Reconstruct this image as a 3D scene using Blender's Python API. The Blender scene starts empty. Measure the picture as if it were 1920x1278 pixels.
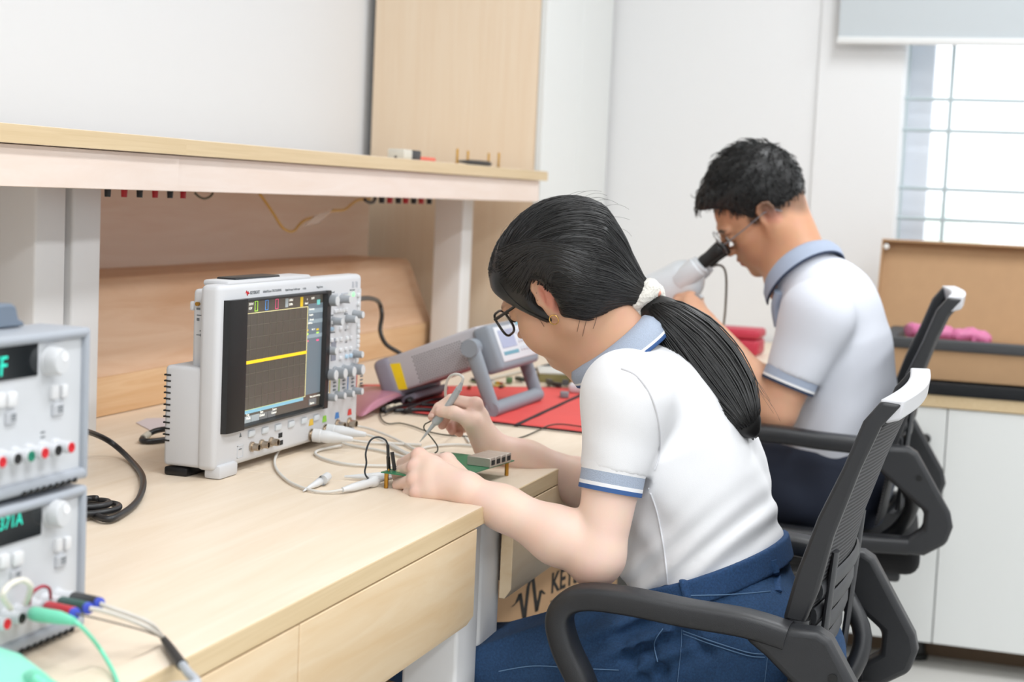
import bpy, bmesh, math, random
import numpy as np
from mathutils import Vector, Matrix, Quaternion

random.seed(7)
rng = np.random.default_rng(11)
scene = bpy.context.scene
COL = scene.collection

# ------------------------------------------------------------------ camera
CAM = Vector((0, 0, 1.17))
FPX, YAW, PITCH, ROLL = 3030.0, math.radians(18.27), math.radians(5.23), math.radians(2.545)
cF = Vector((math.cos(PITCH) * math.cos(YAW), math.cos(PITCH) * math.sin(YAW), -math.sin(PITCH)))
_r = cF.cross(Vector((0, 0, 1))).normalized()
_u = _r.cross(cF)
cR = _r * math.cos(ROLL) + _u * math.sin(ROLL)
cU = -_r * math.sin(ROLL) + _u * math.cos(ROLL)
cam_data = bpy.data.cameras.new('camera')
cam = bpy.data.objects.new('camera', cam_data)
COL.objects.link(cam)
cam.matrix_world = Matrix(((cR.x, cU.x, -cF.x, CAM.x), (cR.y, cU.y, -cF.y, CAM.y), (cR.z, cU.z, -cF.z, CAM.z), (0, 0, 0, 1)))
cam_data.sensor_fit = 'HORIZONTAL'
cam_data.sensor_width = 36.0
cam_data.lens = FPX / 1920 * 36
cam_data.clip_start = 0.05
cam_data.dof.use_dof = True
cam_data.dof.focus_distance = 2.12
cam_data.dof.aperture_fstop = 5.6
scene.camera = cam

# ------------------------------------------------------------------ world, lights, exposure
scene.view_settings.view_transform = 'Standard'
scene.view_settings.look = 'None'
scene.view_settings.gamma = 1.0
scene.view_settings.use_curve_mapping = False
scene.view_settings.exposure = 0.42
world = bpy.data.worlds.new('world')
scene.world = world
world.use_nodes = True
bg = world.node_tree.nodes['Background']
bg.inputs['Color'].default_value = (0.93, 0.97, 1.0, 1)
bg.inputs['Strength'].default_value = 1.6


def area(name, loc, target, size, sy, power, color=(1, 1, 1)):
    d = bpy.data.lights.new(name, 'AREA')
    d.shape = 'RECTANGLE'
    d.size, d.size_y, d.energy, d.color = size, sy, power, color
    o = bpy.data.objects.new(name, d)
    COL.objects.link(o)
    o.location = loc
    o.rotation_euler = (Vector(target) - Vector(loc)).to_track_quat('-Z', 'Y').to_euler()
    return o


# rows of ceiling panels over the aisle and over the benches
for lx in (-0.9, 1.2, 3.5):
    area('ceiling_lamp', (lx, 0.0, 2.86), (lx, 0.0, 0), 1.2, 0.3, 18, (0.945, 0.975, 1.0))
    area('ceiling_lamp', (lx, -1.5, 2.86), (lx, -1.5, 0), 1.2, 0.3, 22, (0.945, 0.975, 1.0))


# ------------------------------------------------------------------ helpers
def at(px, py, X=None, Y=None, Z=None, D=None):
    """The point of the room seen at photo pixel (px, py) that lies on a plane X=, Y= or Z= (or D metres deep)."""
    d = cF + cR * ((px - 960) / FPX) - cU * ((py - 639) / FPX)
    if X is not None:
        k = X / d.x
    elif Y is not None:
        k = Y / d.y
    elif Z is not None:
        k = (Z - CAM.z) / d.z
    else:
        k = D
    return CAM + d * k


def lin(c):
    if isinstance(c, str):
        c = c.lstrip('#')
        c = [int(c[i:i + 2], 16) / 255 for i in (0, 2, 4)]
    return tuple((x / 12.92 if x <= 0.04045 else ((x + 0.055) / 1.055) ** 2.4) for x in c) + (1.0,)


MATS = {}


def mat(name, color, rough=0.5, metal=0.0, spec=0.5, bump=0.0, bscale=200.0, var=0.0, vscale=8.0, emit=None, estr=0.0,
        alpha=None, trans=0.0, sheen=0.0, coat=0.0, stretch=None, sss=0.0):
    if name in MATS:
        return MATS[name]
    m = bpy.data.materials.new(name)
    m.use_nodes = True
    nt = m.node_tree
    b = nt.nodes['Principled BSDF']
    b.inputs['Base Color'].default_value = lin(color)
    b.inputs['Roughness'].default_value = rough
    b.inputs['Metallic'].default_value = metal
    b.inputs['Specular IOR Level'].default_value = spec
    b.inputs['Coat Weight'].default_value = coat
    b.inputs['Sheen Weight'].default_value = sheen
    b.inputs['Transmission Weight'].default_value = trans
    if sss:
        b.inputs['Subsurface Weight'].default_value = sss
        b.inputs['Subsurface Radius'].default_value = (1.0, 0.35, 0.2)
        b.inputs['Subsurface Scale'].default_value = 0.006
    if alpha is not None:
        b.inputs['Alpha'].default_value = alpha
    if emit:
        b.inputs['Emission Color'].default_value = lin(emit)
        b.inputs['Emission Strength'].default_value = estr
    if bump or var:
        tc = nt.nodes.new('ShaderNodeTexCoord')
        mp = nt.nodes.new('ShaderNodeMapping')
        nt.links.new(tc.outputs['Object'], mp.inputs['Vector'])
        if stretch:
            mp.inputs['Scale'].default_value = stretch
    if bump:
        n = nt.nodes.new('ShaderNodeTexNoise')
        n.inputs['Scale'].default_value = bscale
        n.inputs['Detail'].default_value = 3
        nt.links.new(mp.outputs[0], n.inputs['Vector'])
        bp = nt.nodes.new('ShaderNodeBump')
        bp.inputs['Strength'].default_value = bump
        bp.inputs['Distance'].default_value = 0.002
        nt.links.new(n.outputs['Fac'], bp.inputs['Height'])
        nt.links.new(bp.outputs[0], b.inputs['Normal'])
    if var:
        n = nt.nodes.new('ShaderNodeTexNoise')
        n.inputs['Scale'].default_value = vscale
        n.inputs['Detail'].default_value = 5
        nt.links.new(mp.outputs[0], n.inputs['Vector'])
        mx = nt.nodes.new('ShaderNodeMix')
        mx.data_type = 'RGBA'
        c = lin(color)
        mx.inputs['A'].default_value = tuple(max(0, x * (1 - var)) for x in c[:3]) + (1,)
        mx.inputs['B'].default_value = tuple(min(1, x * (1 + var)) for x in c[:3]) + (1,)
        nt.links.new(n.outputs['Fac'], mx.inputs['Factor'])
        nt.links.new(mx.outputs['Result'], b.inputs['Base Color'])
    MATS[name] = m
    return m


def wood(name, base, dark, scale=(1.2, 14, 14), rough=0.45, amount=0.5, spec=0.4):
    m = bpy.data.materials.new(name)
    m.use_nodes = True
    nt = m.node_tree
    b = nt.nodes['Principled BSDF']
    b.inputs['Roughness'].default_value = rough
    b.inputs['Specular IOR Level'].default_value = spec
    tc = nt.nodes.new('ShaderNodeTexCoord')
    mp = nt.nodes.new('ShaderNodeMapping')
    mp.inputs['Scale'].default_value = scale
    nt.links.new(tc.outputs['Object'], mp.inputs['Vector'])
    n = nt.nodes.new('ShaderNodeTexNoise')
    n.inputs['Scale'].default_value = 2.2
    n.inputs['Detail'].default_value = 8
    n.inputs['Roughness'].default_value = 0.6
    n.inputs['Distortion'].default_value = 0.9
    nt.links.new(mp.outputs[0], n.inputs['Vector'])
    r = nt.nodes.new('ShaderNodeValToRGB')
    r.color_ramp.elements[0].position = 0.5 - 0.28 * amount - 0.05
    r.color_ramp.elements[1].position = 0.68
    r.color_ramp.elements[0].color = lin(dark)
    r.color_ramp.elements[1].color = lin(base)
    nt.links.new(n.outputs['Fac'], r.inputs['Fac'])
    nt.links.new(r.outputs['Color'], b.inputs['Base Color'])
    MATS[name] = m
    return m


class MB:
    """Collects shapes and links them as one mesh object."""

    def __init__(s):
        s.v, s.f, s.m = [], [], []
        s.cur = 0

    def add(s, verts, faces, mi=None):
        o = len(s.v)
        s.v += [tuple(p) for p in verts]
        s.f += [tuple(o + i for i in f) for f in faces]
        s.m += [s.cur if mi is None else mi] * len(faces)
        return s

    def box(s, x0, x1, y0, y1, z0, z1, mi=None, M=None):
        P = [(x, y, z) for z in (z0, z1) for y in (y0, y1) for x in (x0, x1)]
        if M is not None:
            P = [M @ Vector(p) for p in P]
        return s.add(P, [(0, 2, 3, 1), (4, 5, 7, 6), (0, 1, 5, 4), (2, 6, 7, 3), (0, 4, 6, 2), (1, 3, 7, 5)], mi)

    def rbox(s, x0, x1, y0, y1, z0, z1, r=0.004, seg=2, mi=None, M=None):
        bm = bmesh.new()
        bmesh.ops.create_cube(bm, size=1)
        for v in bm.verts:
            v.co = Vector(((x0 + x1) / 2 + v.co.x * (x1 - x0), (y0 + y1) / 2 + v.co.y * (y1 - y0), (z0 + z1) / 2 + v.co.z * (z1 - z0)))
        bmesh.ops.bevel(bm, geom=bm.edges[:], offset=r, segments=seg, profile=0.5, affect='EDGES', clamp_overlap=True)
        s.bm(bm, M, mi)
        return s

    def bm(s, bm, M=None, mi=None):
        bm.verts.index_update()
        s.add([(M @ v.co) if M is not None else v.co for v in bm.verts], [[v.index for v in f.verts] for f in bm.faces], mi)
        bm.free()
        return s

    def prism(s, poly, fn, a, b, mi=None, bev=0):
        """Extrudes a 2-D outline between depths a and b; fn maps (u, v, depth) to a point."""
        n = len(poly)
        P = [fn(u, v, a) for u, v in poly] + [fn(u, v, b) for u, v in poly]
        F = [tuple(range(n - 1, -1, -1)), tuple(range(n, 2 * n))] + [(i, (i + 1) % n, n + (i + 1) % n, n + i) for i in range(n)]
        return s.add(P, F, mi)

    def tube(s, pts, r, seg=8, closed=False, caps=True, mi=None, sx=1.0, up=None, sq=1.0):
        pts = [Vector(p) for p in pts]
        n = len(pts)
        rad = list(r) if isinstance(r, (list, tuple)) else [r] * n
        T = []
        for i in range(n):
            a = pts[i - 1] if (i > 0 or closed) else pts[i]
            b = pts[(i + 1) % n] if (i < n - 1 or closed) else pts[i]
            t = b - a
            T.append(t.normalized() if t.length > 1e-9 else Vector((0, 0, 1)))
        ref = Vector(up) if up is not None else (Vector((0, 0, 1)) if abs(T[0].z) < 0.9 else Vector((1, 0, 0)))
        nrm = (ref - T[0] * ref.dot(T[0])).normalized()
        V = []
        for i in range(n):
            if up is not None:
                q = Vector(up) - T[i] * Vector(up).dot(T[i])
                nrm = q.normalized() if q.length > 1e-6 else nrm
            elif i:
                nrm = nrm - T[i] * nrm.dot(T[i])
                nrm = nrm.normalized() if nrm.length > 1e-6 else T[i].orthogonal().normalized()
            bn = T[i].cross(nrm)
            for k in range(seg):
                a = 2 * math.pi * k / seg
                ca, sa = math.cos(a), math.sin(a)
                if sq != 1.0:
                    ca, sa = math.copysign(abs(ca) ** sq, ca), math.copysign(abs(sa) ** sq, sa)
                V.append(pts[i] + nrm * (ca * rad[i]) + bn * (sa * rad[i] * sx))
        F = []
        for i in range(n if closed else n - 1):
            j = (i + 1) % n
            for k in range(seg):
                l = (k + 1) % seg
                F.append((i * seg + k, i * seg + l, j * seg + l, j * seg + k))
        if caps and not closed:
            F.append(tuple(range(seg - 1, -1, -1)))
            F.append(tuple((n - 1) * seg + k for k in range(seg)))
        return s.add(V, F, mi)

    def cyl(s, a, b, r, r2=None, seg=20, mi=None):
        return s.tube([a, b], [r, r if r2 is None else r2], seg, mi=mi)

    def lathe(s, prof, origin, axis, seg=24, mi=None):
        """prof: list of (distance along axis, radius)."""
        origin, axis = Vector(origin), Vector(axis).normalized()
        a = axis.orthogonal().normalized()
        b = axis.cross(a)
        V, F = [], []
        for h, r in prof:
            for k in range(seg):
                t = 2 * math.pi * k / seg
                V.append(origin + axis * h + (a * math.cos(t) + b * math.sin(t)) * max(r, 1e-5))
        for i in range(len(prof) - 1):
            for k in range(seg):
                l = (k + 1) % seg
                F.append((i * seg + k, i * seg + l, (i + 1) * seg + l, (i + 1) * seg + k))
        F.append(tuple(range(seg - 1, -1, -1)))
        F.append(tuple((len(prof) - 1) * seg + k for k in range(seg)))
        return s.add(V, F, mi)

    def sphere(s, c, r, seg=16, sc=(1, 1, 1), M=None, mi=None):
        V, F = [], []
        R = seg // 2
        for i in range(R + 1):
            p = math.pi * i / R
            for k in range(seg):
                t = 2 * math.pi * k / seg
                q = Vector((math.sin(p) * math.cos(t) * r * sc[0], math.sin(p) * math.sin(t) * r * sc[1], math.cos(p) * r * sc[2]))
                V.append((M @ q if M is not None else q) + Vector(c))
        for i in range(R):
            for k in range(seg):
                l = (k + 1) % seg
                F.append((i * seg + k, (i + 1) * seg + k, (i + 1) * seg + l, i * seg + l))
        return s.add(V, F, mi)

    def build(s, name, m, parent=None, bevel=0, bseg=2, smooth=40, label=None):
        me = bpy.data.meshes.new(name)
        me.from_pydata([tuple(p) for p in s.v], [], s.f)
        for x in (m if isinstance(m, (list, tuple)) else [m]):
            me.materials.append(x)
        me.polygons.foreach_set('material_index', s.m)
        bm = bmesh.new()
        bm.from_mesh(me)
        bmesh.ops.recalc_face_normals(bm, faces=bm.faces[:])
        bm.to_mesh(me)
        bm.free()
        return link(name, me, parent, bevel, bseg, smooth, label)


def link(name, me, parent=None, bevel=0, bseg=2, smooth=40, label=None):
    o = bpy.data.objects.new(name, me)
    COL.objects.link(o)
    if parent is not None:
        o.parent = parent
        o.matrix_parent_inverse = WORLD_INV.get(parent.name, Matrix.Identity(4))
        WORLD_INV[o.name] = Matrix.Identity(4)
    if bevel:
        b = o.modifiers.new('bevel', 'BEVEL')
        b.width, b.segments, b.limit_method, b.angle_limit = bevel, bseg, 'ANGLE', math.radians(35)
    if smooth:
        me.polygons.foreach_set('use_smooth', [True] * len(me.polygons))
        if smooth < 180:
            me.set_sharp_from_angle(angle=math.radians(smooth))
    if label:
        o['label'] = label
    return o


WORLD_INV = {}


def thing(name, label, cat, loc=(0, 0, 0), group=None):
    """An Empty at a thing's base; its parts are then built in room coordinates."""
    o = bpy.data.objects.new(name, None)
    COL.objects.link(o)
    o.location = loc
    o.empty_display_size = 0.05
    WORLD_INV[o.name] = Matrix.Translation(-Vector(loc))
    return tag(o, label, cat, group)


def tag(o, label, cat, group=None):
    o['label'], o['category'] = label, cat
    if group:
        o['group'] = group
    return o


def struct(name, mb, m, **k):
    o = mb.build(name, m, **k)
    o['kind'] = 'structure'
    return o


def dup(root, delta, label=None, group=None):
    """A copy of a thing with copies of its parts and sub-parts, moved by delta."""
    def go(o, par):
        c = o.copy()
        COL.objects.link(c)
        if par is not None:
            c.parent = par
            c.matrix_parent_inverse = o.matrix_parent_inverse.copy()
        for ch in [x for x in list(COL.objects) if x.parent == o]:
            go(ch, c)
        return c
    c = go(root, None)
    c.location = root.location + Vector(delta)
    if label:
        c['label'] = label
    if group:
        c['group'] = group
    return c


def spline(pts, n=8, closed=False):
    """Catmull-Rom curve through points."""
    P = [Vector(p) for p in pts]
    out = []
    N = len(P)
    for i in range(N if closed else N - 1):
        p0 = P[i - 1] if (i > 0 or closed) else P[0]
        p1, p2 = P[i], P[(i + 1) % N]
        p3 = P[(i + 2) % N] if (i + 2 < N or closed) else P[-1]
        for k in range(n):
            t = k / n
            out.append(0.5 * ((2 * p1) + (p2 - p0) * t + (2 * p0 - 5 * p1 + 4 * p2 - p3) * t * t + (3 * p1 - p0 - 3 * p2 + p3) * t ** 3))
    if not closed:
        out.append(P[-1])
    return out


def text_mesh(txt, size, extrude=0.0003, bold=0.0, align='LEFT', shear=0.0):
    c = bpy.data.curves.new('t', 'FONT')
    c.body, c.size, c.extrude, c.offset, c.align_x, c.shear = txt, size, extrude, bold, align, shear
    c.resolution_u = 3
    o = bpy.data.objects.new('t', c)
    COL.objects.link(o)
    dg = bpy.context.evaluated_depsgraph_get()
    me = bpy.data.meshes.new_from_object(o.evaluated_get(dg))
    V = [v.co.copy() for v in me.vertices]
    F = [tuple(p.vertices) for p in me.polygons]
    bpy.data.objects.remove(o)
    bpy.data.curves.remove(c)
    bpy.data.meshes.remove(me)
    return V, F


def put_text(mb, txt, size, origin, ux, uy, mi=None, **k):
    """Lettering lying in the plane spanned by ux (reading direction) and uy (up)."""
    V, F = text_mesh(txt, size, **k)
    ux, uy = Vector(ux).normalized(), Vector(uy).normalized()
    uz = ux.cross(uy)
    mb.add([Vector(origin) + ux * v.x + uy * v.y + uz * v.z for v in V], F, mi)
    return mb
# ================================================================== setting
M_wall = mat('wall_paint', '#ebecee', 0.85, bump=0.05, bscale=60)
M_wall2 = mat('wall_paint_far', '#eeeff0', 0.85, bump=0.05, bscale=60)
M_top = wood('maple_top', '#f0e0cc', '#e7d4bc', (1.1, 13, 13), 0.42, 0.6, 0.35)
M_edge = wood('maple_edge', '#dfc8a2', '#d2b88e', (1.5, 60, 60), 0.45, 0.7)
M_front = wood('maple_front', '#ecd5b3', '#e1c297', (1.6, 10, 16), 0.45, 0.7)
M_pale = wood('maple_pale', '#f1e2d8', '#ead6c8', (1.2, 9, 12), 0.5, 0.5)
M_trunk = wood('maple_trunk', '#e9c7a9', '#d8ab85', (1.2, 8, 12), 0.5, 0.7)
M_panel = wood('maple_panel', '#f7e3c9', '#f2dabd', (30, 30, 1.1), 0.5, 0.6)
M_white = mat('white_steel', '#e6e6e6', 0.45, bump=0.03, bscale=400)
M_cab = mat('white_laminate', '#e9ebe9', 0.4)
M_floor = mat('floor_tile', '#cfcdc8', 0.35, var=0.05, vscale=6)

struct('floor', MB().box(-2.5, 5.1, -3.2, 2.0, -0.05, 0.0), M_floor)
struct('wall_left', MB().box(-2.5, 5.1, 1.88, 2.0, 0, 3.0), M_wall)
struct('ceiling', MB().box(-2.6, 5.1, -3.3, 2.0, 2.9, 3.0), mat('ceiling_white', '#f1f1f0', 0.9))
struct('wall_right', MB().box(-2.6, 5.1, -3.3, -3.2, 0, 2.9), M_wall)
struct('wall_near', MB().box(-2.6, -2.5, -3.2, 2.0, 0, 2.9), M_wall)
# far wall with the window opening (Y from WL down to WR)
WX, WL, WR, WB, WT = 4.95, 0.446, -1.35, 0.95, 2.15
fw = MB()
fw.box(WX, WX + 0.22, WL, 1.88, 0, 3.0)
fw.box(WX, WX + 0.22, -3.2, WR, 0, 3.0)
fw.box(WX, WX + 0.22, WR, WL, 0, WB)
fw.box(WX, WX + 0.22, WR, WL, WT, 3.0)
struct('wall_far', fw, M_wall2, smooth=0)
struct('trim_1', MB().box(WX - 0.012, WX + 0.002, 0.452, 0.70, 0.0, 3.0), M_wall2)

M_alu = mat('window_aluminium', '#e4e9f1', 0.4)
M_bar = mat('window_bar_paint', '#b9c7cb', 0.5)
win = thing('window_1', 'barred window with white frame above the low white cabinet', 'window', (WX + 0.1, (WL + WR) / 2, WB))
win['kind'] = 'structure'
m = MB()
for (y0, y1) in ((WL - 0.075, WL), (WR, WR + 0.075), (-0.49, -0.42)):
    m.rbox(WX + 0.12, WX + 0.17, y0, y1, WB, WT, 0.006)
m.rbox(WX + 0.12, WX + 0.17, WR, WL, WB, WB + 0.07, 0.006)
m.rbox(WX + 0.12, WX + 0.17, WR, WL, WT - 0.07, WT, 0.006)
m.build('window_frame', M_alu, win)
g = MB()
xb = WX + 0.03
zs = [at(1800, y, X=xb).z for y in (103, 187, 246, 356, 413)]
zs = [zs[1] + 0.30] + zs[1:] + [zs[4] - 0.17]
for z in zs:
    g.tube([(xb, WL, z), (xb, WR, z)], 0.0055, 8)
y1 = at(1789, 100, X=xb).y
for k in range(-1, 6):
    y = (WL - 0.008) if k < 0 else y1 - k * 0.37
    if y > WR:
        g.tube([(xb, y, WB), (xb, y, WT)], 0.006 if k >= 0 else 0.004, 8)
g.build('window_grille', M_bar, win)
gl = bpy.data.materials.new('window_pane_glass')
gl.use_nodes = True
nt = gl.node_tree
nt.nodes.clear()
o_ = nt.nodes.new('ShaderNodeOutputMaterial')
tr = nt.nodes.new('ShaderNodeBsdfTransparent')
gs = nt.nodes.new('ShaderNodeBsdfGlossy')
gs.inputs['Roughness'].default_value = 0.02
fr = nt.nodes.new('ShaderNodeMixShader')
fr.inputs[0].default_value = 0.05
nt.links.new(tr.outputs[0], fr.inputs[1])
nt.links.new(gs.outputs[0], fr.inputs[2])
nt.links.new(fr.outputs[0], o_.inputs[0])
MATS['pane'] = gl
MB().box(WX + 0.143, WX + 0.147, WR + 0.07, WL - 0.07, WB + 0.06, WT - 0.06).build('window_pane', gl, win, smooth=0)
struct('trim_2', MB().rbox(WX - 0.02, WX + 0.12, WR - 0.03, WL, WB - 0.03, WB, 0.004), M_wall2)

# pale trees far outside the window
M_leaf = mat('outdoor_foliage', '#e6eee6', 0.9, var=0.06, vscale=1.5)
for i, (ty, tz, tr_) in enumerate(((2.6, -0.25, 1.5), (-0.9, -0.55, 1.6), (-4.6, -0.3, 1.7))):
    bm = bmesh.new()
    bmesh.ops.create_icosphere(bm, subdivisions=4, radius=1)
    for v in bm.verts:
        n = v.co.copy()
        k = 1 + 0.10 * math.sin(5 * n.x + i) * math.sin(6 * n.y + 2 * i) + 0.07 * math.sin(11 * n.z + n.y * 9 + i)
        v.co = Vector((34 + n.x * 2.0 * k, ty + n.y * tr_ * k, tz + n.z * 1.5 * k))
    o = MB().bm(bm).build('tree', M_leaf, smooth=180)
    tag(o, ('pale green treetop outside the window, at its left', 'pale green treetop outside behind the middle of the barred window',
            'pale green treetop outside the window, near its right end')[i], 'tree', 'trees outside the window')

# roller blind
bl = thing('roller_blind', 'pale grey roller blind pulled partway down over the window', 'blind', (WX - 0.05, 0.0, 1.66))
bz = at(1568, 77, X=WX - 0.06).z
by = at(1570, 60, X=WX - 0.06).y
MB().box(WX - 0.062, WX - 0.058, WR, by - 0.004, bz + 0.012, 2.30).build('fabric', mat('blind_fabric', '#c6cdd1', 0.8, trans=0.0), bl)
MB().rbox(WX - 0.069, WX - 0.051, WR, by, bz - 0.008, bz + 0.014, 0.006).build('bottom_bar', mat('blind_bar', '#eef0f0', 0.4), bl)
MB().tube([(WX - 0.05, WR, 2.32), (WX - 0.05, by, 2.32)], 0.03, 16).build('roller', mat('blind_bar', '#eef0f0'), bl)

# ------------------------------------------------------------------ tall cabinet at the end of the bench
tc = thing('tall_cabinet', 'tall cabinet with a maple side panel and a white front', 'cabinet', (4.6, 1.6, 0))
MB().box(4.25, 4.268, 1.362, 1.85, 0.0, 2.5).build('side_panel', M_panel, tc, label='maple side panel')
MB().box(4.268, 4.93, 1.362, 1.85, 0.0, 2.5).build('carcass', M_cab, tc)
d = MB().box(4.25, 4.60, 1.342, 1.361, 0.05, 2.5).build('door', M_cab, tc, bevel=0.002)
MB().box(4.603, 4.93, 1.342, 1.361, 0.05, 2.5).build('door', M_cab, tc, bevel=0.002)

# ------------------------------------------------------------------ benches
M_dark = mat('dark_void', '#3a322c', 0.8)


def bench(x0, x1, drawers, legs, label, blabel):
    t = thing('workbench', label, 'workbench', ((x0 + x1) / 2, 1.15, 0))
    tp = MB()
    tp.box(x0, x1, 0.699, 1.575, 0.7255, 0.750)
    tp.build('top', M_top, t, bevel=0.001)
    MB().rbox(x0, x1, 0.697, 0.6992, 0.7255, 0.7495, 0.0008, 1).build('edge_band', M_edge, t)
    for k, lx in enumerate(legs):
        MB().rbox(lx, lx + 0.082, 0.722, 0.802, 0.0, 0.724, 0.006, 3).rbox(lx, lx + 0.082, 1.46, 1.54, 0, 0.724, 0.006, 3) \
            .box(lx + 0.01, lx + 0.07, 0.80, 1.47, 0.08, 0.14).build('leg', M_white, t)
    MB().box(x0 + 0.1, x1 - 0.1, 1.50, 1.53, 0.3, 0.7).build('modesty_panel', M_front, t)
    zb = 0.592
    for (a, b) in drawers:
        p = [(0.697, 0.7235), (0.715, 0.7235), (0.715, zb), (0.706, zb - 0.0005), (0.697, zb + 0.014)]
        dr = MB().prism(p, lambda u, v, w: (w, u, v), a, b).build('drawer', M_front, t, bevel=0.0008)
        MB().box(a + 0.03, b - 0.03, 0.716, 1.15, 0.61, 0.715).build('drawer_box', M_pale, dr)
    return t


bench(0.1, 2.0925, [(0.77, 1.4635), (1.466, 1.999)], [0.2, 2.010], 'maple workbench in front carrying the power supplies and oscilloscope', '')
bench(2.0935, 4.10, [(2.157, 3.02), (3.024, 3.9)], [2.098, 3.98], 'maple workbench further back carrying the red mat and microscope', '')

# upper shelves on white posts
def shelf(x0, x1, yf, label, posts):
    t = thing('bench_shelf', label, 'shelf', ((x0 + x1) / 2, 1.55, 0.75))
    MB().box(x0, x1, yf + 0.002, 1.80, 1.206, 1.2315).build('board', M_top, t, bevel=0.001)
    MB().box(x0, x1, yf, yf + 0.0025, 1.2065, 1.2305).build('edge_band', M_edge, t)
    MB().box(x0 + 0.0, x1 - 0.035 if x1 > 4 else x1, yf + 0.012, yf + 0.03, 1.149, 1.205).build('fascia', M_pale, t, bevel=0.001)
    MB().box(x0 + 0.0, x1 - 0.035 if x1 > 4 else x1, yf + 0.031, 1.60, 1.19, 1.205).build('underside_panel', M_pale, t)
    for a in posts:
        MB().rbox(a, a + 0.079, 1.45, 1.53, 0.7505, 1.189, 0.005, 3).build('post', M_white, t)
    return t


SEAM = at(345, 330, Y=1.30).x
shelf(0.3, SEAM, 1.297, 'maple shelf above the power supplies, its end lapping the next shelf', [0.45, 2.085])
shelf(SEAM + 0.001, at(1029, 330, Y=1.30).x, 1.303, 'maple shelf running above the oscilloscope to the tall cabinet', [2.183, 3.943])

# sloped wooden trunking behind the bench
tk = thing('cable_trunking', 'sloped maple cable trunking along the back of the bench', 'trunking', (3.2, 1.65, 0.75))
zt = at(190, 535, Y=1.62).z
zl = at(190, 706, Y=1.552).z
xe = 4.01
ov = MB()
prof = [(1.552, 0.751), (1.552, zl), (1.62, zt), (1.632, zt + 0.012), (1.80, zt + 0.012), (1.80, 0.751)]
ov.prism(prof[2:] + prof[:2], lambda u, v, w: (w, u, v), 2.27, xe)
ov.build('housing', M_trunk, tk, bevel=0.002)
MB().rbox(2.27, xe, 1.545, 1.5518, 0.751, zl, 0.002).build('skirting', wood('trunk_skirt', '#e2bd94', '#d5a87a', (1.2, 10, 30)), tk)

st = thing('side_table', 'maple side table between the far bench and the wall under the red case', 'table', (4.5, 1.0, 0))
MB().box(4.11, 4.93, 0.62, 1.335, 0.725, 0.75).build('top', M_top, st, bevel=0.001)
for (x, y) in ((4.13, 0.66), (4.87, 0.66), (4.13, 1.27), (4.87, 1.27)):
    MB().rbox(x, x + 0.04, y, y + 0.04, 0, 0.7245, 0.004).build('leg', M_white, st)

bx = at(691, 430, Y=1.80).x
tag(MB().box(2.264, bx, 1.80, 1.815, 0.752, 1.19).build('back_panel', wood('maple_back', '#f4e0d0', '#eed5c2', (1.2, 8, 12))), 'pale maple back panel between the cable trunking and the far shelf', 'panel')

# banana sockets under the shelf
M_red = mat('socket_red', '#b3161f', 0.4)
M_blk = mat('plastic_black', '#151515', 0.45)
M_grn = mat('socket_green', '#0c7f63', 0.4)
proto = {}


def socket(p, colour, label, group, r=0.0055, h=0.013):
    o = MB().lathe([(-0.020, r * 0.5), (0, r * 0.6), (0.0005, r * 0.9), (0.003, r * 1.08), (h * 0.65, r), (h, r * 0.94)], p, (0, 0, -1), 16).build('binding_post', M_red if colour == 'red' else M_blk)
    return tag(o, label, 'binding post', group)


xs = [(202, 366), (233, 367), (262, 368), (291, 368), (319, 369), (343.5, 369.5)]
nm = ['black binding post under the shelf, first beside the white post', 'red binding post under the shelf, second from the white posts at left',
      'black binding post under the shelf between the first two red ones', 'red binding post under the shelf, middle one of the three red by the left posts',
      'black binding post under the shelf, nearest the shelf joint', 'red binding post under the shelf right at the shelf joint']
for i, (px, py) in enumerate(xs):
    p = at(px, py - 9, Y=1.36)
    socket((p.x, 1.36, 1.152), 'red' if i % 2 else 'black', nm[i], 'binding posts under the near shelf', 0.0048, 0.011 + 0.004)
xs2 = [(716, 380), (731, 382), (747, 382), (761, 382), (776, 382), (790, 381.5), (805, 383)]
nm2 = ['black binding post under the far shelf, first beside the cable', 'red binding post under the far shelf, leftmost of its reds',
       'black binding post under the far shelf, second black one from the left', 'red binding post under the far shelf, middle of its three reds',
       'black binding post under the far shelf, third black one from the left', 'red binding post under the far shelf, rightmost of its reds', 'black binding post under the far shelf, beside the white post']
for i, (px, py) in enumerate(xs2):
    p = at(px, py - 9, Y=1.36)
    socket((p.x, 1.36, 1.152), 'red' if i % 2 else 'black', nm2[i], 'binding posts under the far shelf', 0.0062, 0.016)

# cardboard carton on the floor under the far bench
M_card = mat('cardboard', '#b99570', 0.8, var=0.06, vscale=30)
M_card_d = mat('cardboard_edge', '#a87d50', 0.85, var=0.1, vscale=60)
M_ink = mat('printing_ink', '#17130f', 0.7)
R10 = Matrix.Translation((2.30, 0.93, 0)) @ Matrix.Rotation(math.radians(-9.7), 4, 'Z')
ct = thing('cardboard_carton', 'brown cardboard carton with black printing standing under the bench', 'carton', (2.7, 1.0, 0))
MB().rbox(0, 0.85, 0, 0.35, 0.001, 0.66, 0.004, 2, M=R10).build('box', M_card, ct)
pr = MB()


def on_carton(px, py):
    """where the printing sits on the carton's face: (u, z)"""
    n = R10.to_3x3() @ Vector((0, -1, 0))
    o = R10 @ Vector((0, 0, 0))
    dvec = at(px, py, D=1) - CAM
    k = (o - CAM).dot(n) / dvec.dot(n)
    q = R10.inverted() @ (CAM + dvec * k)
    return q.x, q.z


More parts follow.
